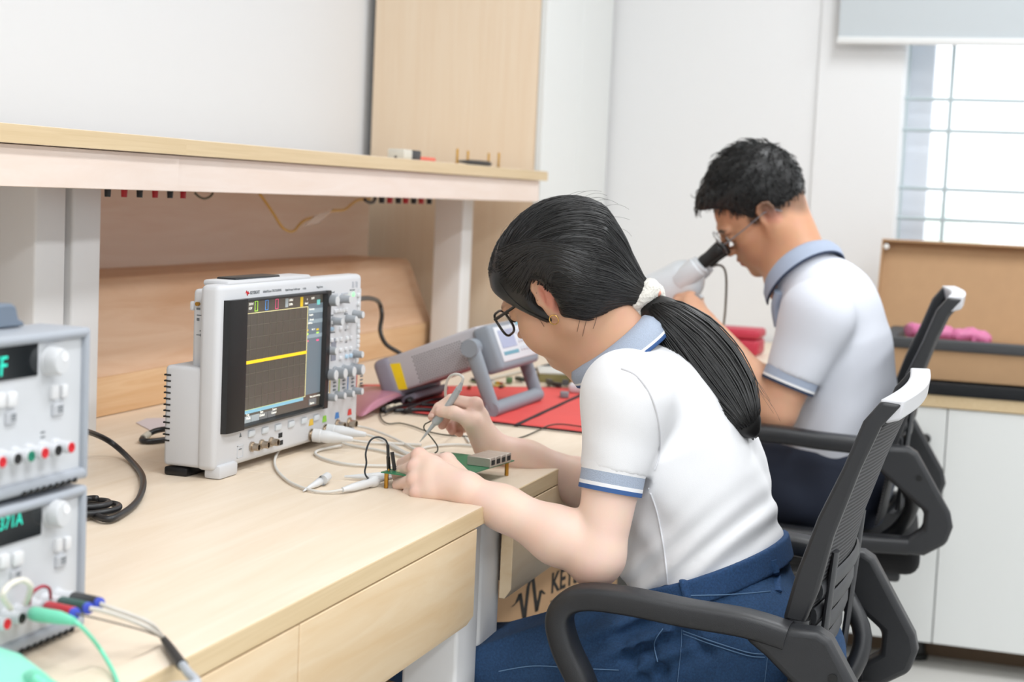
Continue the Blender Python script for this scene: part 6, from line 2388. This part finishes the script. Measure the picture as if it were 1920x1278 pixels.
# ------------------------------------------------------------------ red antistatic mat
rm = thing('antistatic_mat', 'red fabric mat with black seams spread under the multimeter', 'mat', (3.05, 1.05, 0.75))
cn = [onb(676, 722), onb(760, 773), onb(1130, 815), onb(1150, 729)]
M_rmat = mat('mat_red', '#e2504c', 0.6, bump=0.25, bscale=40, var=0.08, vscale=14)
nx, ny = 36, 26
mv, mf = [], []
for j in range(ny + 1):
    for i in range(nx + 1):
        u_, v_ = i / nx, j / ny
        p = (cn[1].lerp(cn[2], u_)).lerp(cn[0].lerp(cn[3], u_), v_)
        z = 0.0012 + 0.0009 * math.sin(17 * u_ + 9 * v_) * math.sin(11 * v_ + 3 * u_)
        mv.append((p.x, p.y, Zb + z))
for j in range(ny):
    for i in range(nx):
        mf.append((j * (nx + 1) + i, j * (nx + 1) + i + 1, (j + 1) * (nx + 1) + i + 1, (j + 1) * (nx + 1) + i))
ro = MB().add(mv, mf).build('cloth', M_rmat, rm, smooth=180)
sd = ro.modifiers.new('thick', 'SOLIDIFY')
sd.thickness = 0.001
sd.offset = 1
M_seam = mat('mat_binding', '#2b2022', 0.8)
for a, b in (((760, 773), (1130, 815)), ((966, 797), (1140, 716.5)), ((676, 722), (760, 773))):
    P = [onb(a[0] + (b[0] - a[0]) * k / 20, a[1] + (b[1] - a[1]) * k / 20, 0.003) for k in range(21)]
    MB().tube(P, 0.0042, 8, sx=0.4, up=(0.0, 1.0, 0.05) if a[0] != 676 else (1, 0, 0.05)).build('binding', M_seam, rm)
# black pouch / lead bundle under the meter's rear
for i, (pts, r) in enumerate((([(716, 768), (735, 757), (770, 748), (800, 741), (826, 735)], 0.0050), ([(722, 772), (745, 763), (790, 758), (850, 764)], 0.0035), ([(760, 768), (800, 752), (830, 748), (870, 752)], 0.003),
                              ([(740, 770), (780, 768), (815, 769), (845, 772)], 0.0042), ([(765, 752), (790, 742), (815, 731), (832, 727)], 0.007))):
    o = lead('test_lead', [onb(p[0], p[1], r + 0.002 + 0.003 * (i % 3)) for p in pts], r, M_cab_k,
             ('black test lead bundled on the mat by the pink bag, uppermost strand', 'black test lead on the mat running from the pale plugs to the right', 'thin black test lead arching over the red mat below the meter',
              'black test lead lying along the front hem of the red mat', 'thick black test lead under the raised meter')[i], 'test lead', 'black test leads on the mat')
for i, (a, b) in enumerate((((728, 765), (737, 762)), ((739, 764), (750, 760)))):
    tag(MB().tube([onb(*a, 0.008), onb(*b, 0.008)], 0.006, 10).build('plug', mat('plug_cream', '#ddd3c0', 0.5)), ('cream plug at the end of the black leads, nearer the pink bag', 'cream plug beside the black leads, further from the pink bag')[i], 'plug', 'cream plugs')

# pink antistatic bag
bag = [(664, 788, 0.004), (690, 775, 0.012), (720, 757, 0.018), (752, 742, 0.022), (783, 731, 0.020), (755, 727, 0.026), (712, 723, 0.026), (678, 722, 0.020), (650, 735, 0.014)]
bp_ = [onb(a, b, h) for a, b, h in bag]
ce = onb(705, 748, 0.030)
bm_ = MB()
ring2 = [ce.lerp(p, 0.55) + Vector((0, 0, 0.004)) for p in bp_]
n_ = len(bp_)
bm_.add(bp_ + ring2 + [ce], [(i, (i + 1) % n_, n_ + (i + 1) % n_, n_ + i) for i in range(n_)] + [(n_ + i, n_ + (i + 1) % n_, 2 * n_) for i in range(n_)])
M_bag = mat('bag_pink', '#c98a9e', 0.25, alpha=0.82)
bo = bm_.build('antistatic_bag', M_bag, smooth=180)
bs = bo.modifiers.new('sub', 'SUBSURF')
bs.levels = bs.render_levels = 2
bt_ = bo.modifiers.new('thick', 'SOLIDIFY')
bt_.thickness = 0.0008
tag(bo, 'crumpled translucent pink antistatic bag beside the oscilloscope', 'bag')

# ------------------------------------------------------------------ circuit board under her hand
bc = thing('circuit_board', 'green circuit board on brass standoffs held under the left hand', 'circuit board', onb(820, 880))
A_, B_ = at(714, 884, Z=0.7735), at(836, 851, Z=0.7735)
exv = (B_ - A_).normalized()
eyv = Vector((exv.y, -exv.x, 0))
Lb, Wb = (B_ - A_).length + 0.02, 0.105
PM = Matrix(((exv.x, eyv.x, 0, A_.x), (exv.y, eyv.y, 0, A_.y), (0, 0, 1, 0.7735), (0, 0, 0, 1)))
MB().box(0, Lb, 0, Wb, -0.0016, 0, M=PM).build('board', mat('pcb_green', '#2f7a55', 0.35, var=0.25, vscale=120), bc, smooth=0)
for (x, y) in ((0.006, 0.006), (Lb - 0.008, 0.006), (0.006, Wb - 0.006), (Lb - 0.008, Wb - 0.008)):
    MB().cyl(PM @ Vector((x, y, -0.023)), PM @ Vector((x, y, -0.0016)), 0.0031, seg=6).build('standoff', M_brass, bc)
for (x, y, w, d, h, c) in ((0.012, 0.018, 0.010, 0.006, 0.003, '#d8c9a0'), (0.03, 0.004, 0.012, 0.008, 0.004, '#1c1c1e'), (0.05, 0.03, 0.016, 0.016, 0.002, '#202022'), (0.018, 0.05, 0.008, 0.01, 0.006, '#ece8e0'),
                           (0.10, 0.01, 0.018, 0.012, 0.006, '#5a8f7c'), (0.13, 0.012, 0.016, 0.01, 0.009, '#8b9592'), (0.155, 0.01, 0.014, 0.01, 0.008, '#39423f'), (0.02, 0.03, 0.004, 0.004, 0.008, '#c69b4a')):
    MB().rbox(x, x + w, y, y + d, -0.0002, h, 0.0006, 1, M=PM).build('component', mat('comp_' + c[1:], c, 0.4), bc)
# row of metal network sockets
q0 = dict(a=PM.inverted() @ at(848, 861, Z=0.7735), b=PM.inverted() @ at(903, 881, Z=0.7735))
for k in range(4):
    x0 = Lb - 0.085 + 0.0175 * k
    y0 = Wb - 0.036
    jk = MB().rbox(x0, x0 + 0.0168, y0, Wb + 0.002, 0.0002, 0.0135, 0.0006, 1, M=PM).build('network_socket', mat('socket_metal', '#c4bab0', 0.35, 0.6), bc)
    MB().box(x0 + 0.0032, x0 + 0.0138, Wb + 0.0015, Wb + 0.0024, 0.003, 0.010, M=PM).build('opening', M_slot, jk, smooth=0)
# black pin clips and their lead
cl = thing('pin_clip', 'pair of black pin clips standing on the circuit board end', 'clip', at(728, 884, Z=0.7745))
u3 = Vector((0, 0, 1))
base = at(729, 883, Z=0.7745)
k1 = at(727, 833, D=(base - CAM).dot(cF))
MB().tube([at(729, 880, Z=0.7745) , k1.lerp(base, 0.45)], 0.0028, 4).build('clip_body', M_blk, cl)
MB().tube([k1.lerp(base, 0.5), k1 ], 0.0024, 4).build('clip_body', M_blk, cl)
b2 = at(740, 881, Z=0.7745)
MB().tube([b2, at(735, 847, D=(b2 - CAM).dot(cF))], 0.0030, 4).build('clip_body', M_blk, cl)
MB().tube([base, base - Vector((0, 0, 0.0005)) + (k1 - base) * 0.1], 0.0012, 6).build('pin', M_brass, cl)
D_ = (base - CAM).dot(cF)
lead('jumper_wire', [k1, at(722, 824, D=D_), at(708, 819, D=D_), at(694, 826, D=D_ - 0.005), at(686, 848, D=D_ - 0.01), at(687, 868, D=D_ - 0.01), at(684, 884, D=D_ - 0.012), at(688, 894, D=D_ - 0.015), onb(695, 898, 0.008)], 0.0013, mat('wire_black', '#20262a', 0.4),
     'thin black wire looping from the pin clips down to the probe', 'wire')

# probes on the bench
def probe(name, pts, rad, label, group=None, cable=None):
    t = thing('oscilloscope_probe', label, 'probe', pts[0], group)
    MB().tube(pts, rad, 14).build('probe_body', M_prb, t)
    if cable:
        lead('cord', cable, 0.0021, M_cab_w, '', '', par=t)
    return t


probe('p', [onb(642, 918, 0.006), onb(662, 913, 0.007), onb(690, 905, 0.008), onb(694, 904, 0.008), onb(696, 903, 0.008), onb(703, 901, 0.008), onb(705, 900, 0.008), onb(722, 897, 0.007), onb(738, 894, 0.006)],
      [0.0032, 0.0055, 0.0062, 0.0062, 0.0085, 0.0085, 0.0045, 0.0035, 0.0022], 'white probe on the bench wired by the thin black loop to the board', 'probes on the bench',
      [onb(642, 918, 0.006), onb(612, 922, 0.003), onb(580, 918, 0.003), onb(543, 903, 0.003), onb(519, 880, 0.003), onb(516, 858, 0.004), onb(532, 834, 0.006), onb(565, 812, 0.010), onb(600, 800, 0.014), onb(650, 797, 0.012), onb(690, 803, 0.008), onb(740, 822, 0.004), onb(785, 846, 0.003)])
probe('p', [onb(646, 893, 0.004), onb(690, 893, 0.006), onb(715, 892, 0.0068), onb(735, 890, 0.006)], [0.0015, 0.0048, 0.0058, 0.0050], 'slim white probe lying behind the wired probe beside the board', 'probes on the bench')
tp = thing('probe_clip', 'short white hook clip lying alone on the bench', 'clip', onb(595, 905))
MB().tube([onb(569, 920, 0.002), onb(580, 913, 0.004), onb(592, 907, 0.0055), onb(600, 902, 0.006), onb(603, 901, 0.006), onb(605, 900, 0.0085), onb(614, 893, 0.0085)], [0.0012, 0.0028, 0.0048, 0.0058, 0.0052, 0.0072, 0.0062], 14).build('clip_body', M_prb, tp)

# probe leads plugged into the oscilloscope
for i, (px, py, cpts) in enumerate(((583, 815, [(612, 818, 0.02), (650, 824, 0.010), (690, 829, 0.004), (735, 831, 0.003), (790, 834, 0.003)]),
                                    (609, 806, [(640, 809, 0.022), (675, 812, 0.012), (712, 823, 0.005), (745, 842, 0.004), (775, 857, 0.004), (800, 868, 0.004)]))):
    t = thing('probe_connector', ('white probe connector in the first input of the oscilloscope', 'white probe connector in the second input of the oscilloscope')[i], 'connector', S(px, py), 'probe connectors')
    a = S(px, py)
    a = Vector((a.x, SY - 0.004, a.z))
    d = Vector((0.22, -1, -0.05)).normalized()
    MB().lathe([(0, 0.0105), (0.012, 0.0108), (0.013, 0.0098), (0.026, 0.0102), (0.028, 0.0092), (0.034, 0.0088), (0.046, 0.0062), (0.062, 0.0042), (0.064, 0.003)], a, d, 20).build('connector_body', M_prb, t)
    lead('cord', [a + d * 0.062] + [onb(*c[:2], c[2]) for c in cpts], 0.0023, M_cab_w, '', '', par=t)
for i, pts in enumerate(([(640, 835, 0.004), (600, 843, 0.003), (592, 851, 0.003), (615, 862, 0.003), (660, 871, 0.003), (735, 873, 0.003)], [(735, 833, 0.003), (770, 850, 0.003), (800, 838, 0.003), (850, 833, 0.003), (905, 837, 0.003), (960, 842, 0.003)],
                         [(880, 872, 0.003), (920, 869, 0.003), (945, 866, 0.004), (975, 850, 0.003)], [(640, 829, 0.008), (660, 835, 0.003), (720, 846, 0.003), (790, 866, 0.003)])):
    lead('probe_cable', [onb(*p) for p in pts], 0.0022, M_cab_w, ('white cable looping on the bench in front of the oscilloscope toward the board', 'white cable running behind the left hand to the right', 'white cable curling out behind the network sockets', 'white cable lying under the others from the oscilloscope to the hand')[i], 'cable', 'white cables on the bench')
# thin dark wires
lead('jumper_wire', [onb(712, 772, 0.004), onb(716, 786, 0.003), onb(728, 794, 0.003), onb(750, 793, 0.003), onb(775, 799, 0.003), onb(800, 808, 0.003), onb(835, 815, 0.003), onb(880, 818, 0.003)], 0.0013, M_cab_g, 'thin dark green wire wandering across the bench behind the hands', 'wire')
lead('jumper_wire', [onb(960, 824, 0.002), onb(985, 817, 0.002), onb(1010, 806, 0.003), onb(1030, 797, 0.004), onb(1055, 795, 0.005), onb(1100, 801, 0.006)], 0.0012, M_cab_g, 'thin dark wire crossing from the bare bench onto the red mat', 'wire')

# ------------------------------------------------------------------ probe in her right hand
hp = thing('handheld_probe', 'grey needle tipped probe held in the right hand', 'probe', at(788, 827, X=2.288))
q = [at(787, 828, X=2.289), at(792, 822, X=2.2885), at(812, 797, X=2.288), at(815, 793.5, X=2.288), at(817, 790.5, X=2.288), at(824, 783, X=2.288), at(827, 779, X=2.288), at(840, 761, X=2.287), at(855, 738, X=2.287), at(862, 726, X=2.287), at(866, 717, X=2.287)]
MB().tube(q[:4], [0.0005, 0.0012, 0.0034, 0.0038], 14).build('probe_tip', M_prb2, hp)
MB().tube(q[3:8], [0.0052, 0.0066, 0.0066, 0.0052, 0.0052], 16).build('collar', M_prb2, hp)
bd = MB().tube(q[6:], [0.0050, 0.0050, 0.0048, 0.0040, 0.0022], 16)
d_ = (q[9] - q[7])
for k in range(9):
    c_ = q[7] + d_ * (0.08 + k * 0.105)
    bd.lathe([(-0.0008, 0.0052), (0.0008, 0.0052)], c_, d_, 16)
bd.build('probe_body', M_prb2, hp)
lead('cord', [q[-1], at(868, 708, X=2.287), at(861, 702, X=2.29), at(850, 702, X=2.295), at(841, 709, X=2.305), at(836, 724, X=2.315), at(836, 745, X=2.33), at(845, 772, X=2.36), onb(862, 806, 0.006), onb(880, 828, 0.003)], 0.0021, M_cab_w, '', '', par=hp)
lead('ground_wire', [q[5] + Vector((0, 0.002, 0.003)), at(806, 790, X=2.295), at(797, 795, X=2.30), at(795, 803, X=2.30), at(803, 813, X=2.29), at(812, 824, X=2.28), at(820, 836, X=2.27), at(820, 845, X=2.262), at(815, 849, X=2.26)], 0.0011, M_cab_g, '', '', par=hp)

# ------------------------------------------------------------------ odds and ends on the mat and behind it
def bits(name, px, py, w, d, h, ang, c, label, cat, group=None, z=0.003, bev=0.0015):
    p = onb(px, py, z)
    Mx = Matrix.Translation(p) @ Matrix.Rotation(ang, 4, 'Z')
    o = MB().rbox(-w / 2, w / 2, -d / 2, d / 2, 0.0, h, bev, 2, M=Mx).build(name, mat('bit_' + c[1:], c, 0.5))
    return tag(o, label, cat, group)


o = thing('connector_block', 'small grey two part connector block on the red mat', 'connector', onb(1058, 744))
p = onb(1058, 744, 0.0025)
Mx = Matrix.Translation(p) @ Matrix.Rotation(0.3, 4, 'Z')
MB().rbox(-0.016, 0.004, -0.009, 0.009, 0, 0.012, 0.002, M=Mx).build('housing', mat('bit_grey', '#85888c', 0.5), o)
MB().rbox(0.006, 0.02, -0.007, 0.007, 0, 0.009, 0.002, M=Mx).build('plug', mat('bit_grey2', '#9b9da0', 0.45), o)
pcs = [(925, 722, 0.05, 0.05, '#b9a25a', 'yellow green circuit board on the mat behind the bail stand'), (908, 716, 0.06, 0.03, '#6f8f52', 'small green circuit board beside the bail stand')]
for i, (px, py, w, d, c, lb) in enumerate(pcs):
    p = onb(px, py, 0.003)
    t = thing('circuit_board', lb, 'circuit board', p, 'boards on the mat')
    Mx = Matrix.Translation(p) @ Matrix.Rotation(0.4 + i, 4, 'Z')
    MB().box(-w / 2, w / 2, -d / 2, d / 2, 0, 0.0016, M=Mx).build('board', mat('pcb_' + c[1:], c, 0.5), t, smooth=0)
    for k in range(6):
        x, y = rng.uniform(-w / 2, w / 2 - 0.012), rng.uniform(-d / 2, d / 2 - 0.01)
        cc_ = ('#2b2b2d', '#d9d2c4', '#c7962f', '#4b4b50', '#8f2f2a', '#b8b8ba')[k]
        MB().rbox(x, x + 0.012, y, y + 0.008, 0.0014, 0.004 + 0.006 * rng.random(), 0.0008, 1, M=Mx).build('component', mat('comp_' + cc_[1:], cc_, 0.5), t)
spec = [(880, 728, .018, .008, .006, .3, '#9a5a3a', 'brown component on the mat left of the bail stand'), (1030, 721, .03, .012, .012, .5, '#4a4438', 'dark connector near the pale block behind the mat'),
        (1044, 725, .022, .010, .010, 1.1, '#3b3a38', 'black connector at the rear edge of the red mat'), (1060, 722, .014, .014, .012, .2, '#5f6062', 'grey square plug at the rear edge of the red mat'),
        (1076, 724, .02, .01, .014, .9, '#c9a23a', 'yellow connector at the rear edge of the red mat'), (1090, 726, .016, .01, .01, .4, '#3f3d38', 'dark plug right of the yellow connector'),
        (955, 716, .03, .014, .010, .3, '#57764a', 'green terminal strip behind the bail stand'), (975, 714, .03, .012, .009, .8, '#2e3a30', 'dark green terminal strip behind the bail stand'),
        (940, 727, .02, .008, .006, .1, '#5b4a3a', 'dark brown part lying inside the bail opening')]
for (px, py, w, d, h, a, c, lb) in spec:
    bits('connector', px, py, w, d, h, a, c, lb, 'connector', 'loose parts on the mat')
nb = thing('adapter_box', 'flat white box with olive side behind the red mat', 'box', onb(1050, 712))
p = onb(1046, 713)
Mx = Matrix.Translation(p) @ Matrix.Rotation(0.35, 4, 'Z')
MB().rbox(-0.05, 0.07, -0.035, 0.045, 0, 0.020, 0.002, M=Mx).build('body', mat('olive_side', '#8d8455', 0.6), nb)
MB().rbox(-0.051, 0.071, -0.036, 0.046, 0.0195, 0.024, 0.001, M=Mx).build('lid', mat('lid_white', '#e3e4df', 0.5), nb, label='white lid')
tag(MB().lathe([(0, 0.022), (0.002, 0.024), (0.022, 0.023), (0.026, 0.019), (0.026, 0)], onb(1082, 704, 0.026), (0, 0, 1), 22).build('pot', mat('pot_blue', '#97a5ae', 0.4)), 'small round blue grey pot on the white box', 'pot')
bits('adapter', 1100, 715, 0.07, 0.06, 0.035, 0.4, '#1d1e20', 'black adapter block beside the white box, near her chin', 'adapter', z=0.001, bev=0.004)
lead('cable', [onb(990, 706, 0.004), onb(1005, 692, 0.01), onb(1030, 684, 0.015), onb(1060, 680, 0.012), onb(1110, 686, 0.01)], 0.004, M_cab_k, 'black cable arching on the bench behind the white box', 'cable')
lead('cable', [onb(905, 712, 0.004), onb(935, 706, 0.004), onb(965, 699, 0.004), onb(1000, 690, 0.004)], 0.003, mat('cable_pale', '#cfc8ba', 0.5), 'pale cable on the bare bench behind the bail stand', 'cable')

# ------------------------------------------------------------------ microscope, red case
ms = thing('microscope', 'white binocular microscope with black eyepieces on the far bench', 'microscope', (3.42, 0.85, 0.751))
M_mw = mat('microscope_white', '#dfe4e8', 0.35)
E1, E0 = at(1349, 466, X=3.36), at(1312, 497, X=3.36)
ax = (E1 - E0).normalized()
for x in (0.0, 0.062):
    dxv = Vector((x, 0, 0))
    L_ = (E1 - E0).length
    MB().lathe([(-0.01, 0.0125), (0.0, 0.0125), (L_ * 0.25, 0.0145), (L_ * 0.5, 0.0135), (L_ * 0.8, 0.0150), (L_, 0.0160), (L_ + 0.004, 0.0145), (L_ + 0.004, 0.009), (L_ - 0.004, 0.008)], E0 + dxv, ax, 22).build('eyepiece', M_blk, ms, label='black rubber eyepiece')
    MB().lathe([(-0.062, 0.022), (-0.058, 0.0245), (-0.006, 0.0235), (-0.004, 0.0215), (0.004, 0.021), (0.005, 0.0150), (0.006, 0.0125)], E0 + dxv, ax, 24).build('tube', M_mw, ms)
H0 = E0 - ax * 0.055 + Vector((0.031, 0, 0))
v_ = Vol()
v_.limb(H0, H0 - ax * 0.03 + Vector((0, 0.02, -0.004)), 0.046, 0.044, 0.02, (1, 0, 0), 1.15)
v_.limb(H0 - ax * 0.03, at(1205, 556, X=3.40), 0.042, 0.036, 0.02)
v_.limb(at(1225, 552, X=3.40), at(1215, 600, X=3.40), 0.036, 0.030, 0.02)
v_.build('head', M_mw, ms, h=0.004)
nz = at(1215, 605, X=3.40)
MB().lathe([(0, 0.030), (0.035, 0.030), (0.04, 0.024), (0.07, 0.022)], nz, (0, 0, -1), 22).build('objective', M_blk, ms)
MB().cyl((3.40, nz.y + 0.09, 0.77), (3.40, nz.y + 0.09, 1.06), 0.016).build('column', M_chr, ms)
MB().rbox(3.37, 3.43, nz.y - 0.01, nz.y + 0.115, nz.z + 0.0, nz.z + 0.05, 0.012, 3).build('arm', M_mw, ms)
MB().rbox(3.28, 3.52, nz.y - 0.10, nz.y + 0.14, 0.7505, 0.775, 0.01, 3).build('base', M_mw, ms)
kp = at(1303, 561, X=3.33)
MB().lathe([(0, 0.009), (0.03, 0.009), (0.031, 0.012), (0.045, 0.012)], kp + Vector((0.05, 0, 0)), (-1, 0, 0), 18).build('focus_knob', M_chr, ms)
lead('cord', [at(1322, 507, X=3.43), at(1336, 499, X=3.45), at(1350, 497, X=3.47), at(1359, 506, X=3.50), at(1362, 530, X=3.53), at(1360, 580, X=3.60), at(1356, 620, X=3.75), onb(1356, 660, 0.01)], 0.0028, mat('cable_mid_grey', '#8e8c86', 0.5), '', '', par=ms)

rc = thing('red_case', 'red plastic case on the side table behind the microscope cord', 'case', onb(1388, 664))
p0, p1 = onb(1340, 667), onb(1420, 667)
xx = 4.42
y0, y1 = at(1330, 660, X=xx).y, at(1420, 660, X=xx).y
zt_ = at(1390, 617, X=xx).z
MB().rbox(xx, xx + 0.12, y1, y0, 0.7505, 0.7505 + (zt_ - 0.7505) * 0.62, 0.010, 3).build('body', mat('case_red', '#c3334a', 0.45), rc)
MB().rbox(xx - 0.002, xx + 0.122, y1 - 0.002, y0 + 0.002, 0.7505 + (zt_ - 0.7505) * 0.62 + 0.001, zt_, 0.010, 3).build('lid', mat('case_red', '#c3334a'), rc)

# ------------------------------------------------------------------ on and under the shelf
zs_ = 1.2318
sp_ = lambda px, py, Y=1.42: at(px, py, Y=Y)
lead('test_lead', [Vector((sp_(x, 290).x, 1.36, zs_ + 0.004 + dz)) for x, dz in ((694, 0), (705, 0.001), (722, 0.002), (740, 0.001), (752, 0.003))], 0.0035, mat('wire_dark', '#5c5650'), 'dark lead lying on the far shelf left of the white plug', 'test lead')
wp = thing('adapter_plug', 'white and black plug lying on the far shelf', 'plug', (sp_(760, 288, 1.36).x, 1.36, zs_))
x0_ = at(742, 288, Y=1.36).x
x1_ = at(758, 288, Y=1.36).x
x2_ = at(776, 288, Y=1.36).x
MB().rbox(x0_, x1_, 1.34, 1.38, zs_ + 0.001, zs_ + 0.022, 0.003).build('plug_body', mat('plug_white', '#d9d4c8', 0.5), wp)
MB().rbox(x1_, x2_, 1.342, 1.378, zs_ + 0.002, zs_ + 0.022, 0.003).build('plug_end', mat('plug_dark', '#3a3a3c', 0.5), wp)
lead('test_lead', [Vector((at(x, 290, Y=1.35).x, 1.35, zs_ + 0.0052)) for x in (777, 790, 802, 814)], 0.0048, mat('lead_coral', '#e8705a', 0.5), 'coral red lead lying on the far shelf beside the white plug', 'test lead')
pr_ = thing('test_probe', 'black test probe lying on the far shelf between brass pins', 'probe', (at(890, 300, Y=1.36).x, 1.36, zs_))
MB().tube([Vector((at(x, 300, Y=1.36).x, 1.36, zs_ + 0.008)) for x in (858, 880, 900, 916, 920)], [0.002, 0.006, 0.0068, 0.0068, 0.004], 12).build('probe_body', M_blk, pr_)
for i, (px, dy) in enumerate(((857, 0.02), (877, 0.05), (916, 0.05), (935, 0.0))):
    x = at(px, 300, Y=1.34 + dy).x
    o = MB().lathe([(0, 0.0055), (0.003, 0.0055), (0.0031, 0.0028), (0.036, 0.0028), (0.037, 0.0022)], (x, 1.34 + dy, zs_ + 0.0005), (0, 0, 1), 10).build('brass_pin', M_brass)
    tag(o, ('brass pin standing on the shelf at the left tip of the black probe', 'brass pin standing behind the thin end of the black probe', 'brass pin standing behind the thick end of the black probe', 'brass pin standing right of the black probe near the shelf end')[i], 'pin', 'brass pins on the shelf')
yw = 1.55
yl_ = thing('hanging_wire', 'yellow wire with a clear tag drooping below the far shelf', 'wire', at(545, 432, Y=yw))
lead('wire', [at(486, 362, Y=yw), at(497, 377, Y=yw), at(512, 399, Y=yw), at(528, 424, Y=yw), at(541, 433, Y=yw), at(552, 432, Y=yw), at(563, 419, Y=yw), at(575, 411, Y=yw), at(600, 404, Y=yw), at(622, 395, Y=yw), at(645, 393, Y=yw), at(660, 382, Y=yw), at(672, 375, Y=yw), at(694, 373, Y=yw)], 0.0028, mat('wire_yellow', '#c9a04a', 0.5), '', '', par=yl_)
tg = [at(568, 424, Y=yw - 0.004), at(590, 404, Y=yw - 0.004), at(625, 391, Y=yw - 0.004), at(598, 418, Y=yw - 0.004)]
MB().prism([(p.x, p.z) for p in tg], lambda u, v, w: (u, w, v), yw - 0.005, yw - 0.0038).build('tag', mat('tag_clear', '#dcc8b4', 0.3, alpha=0.6), yl_, smooth=0)
lead('hanging_wire', [at(366, 362, Y=1.5), at(374, 369, Y=1.5), at(384, 372, Y=1.5), at(394, 368, Y=1.5), at(399, 362, Y=1.5)], 0.0022, mat('wire_olive', '#4a4a3a', 0.5), 'short dark wire loop hanging under the shelf joint', 'wire')
lead('hanging_wire', [at(684, 374, Y=1.45), at(692, 379, Y=1.45), at(700, 378, Y=1.45), at(704, 370, Y=1.45)], 0.004, M_cab_k, 'short black cable end hanging beside the far binding posts', 'cable')
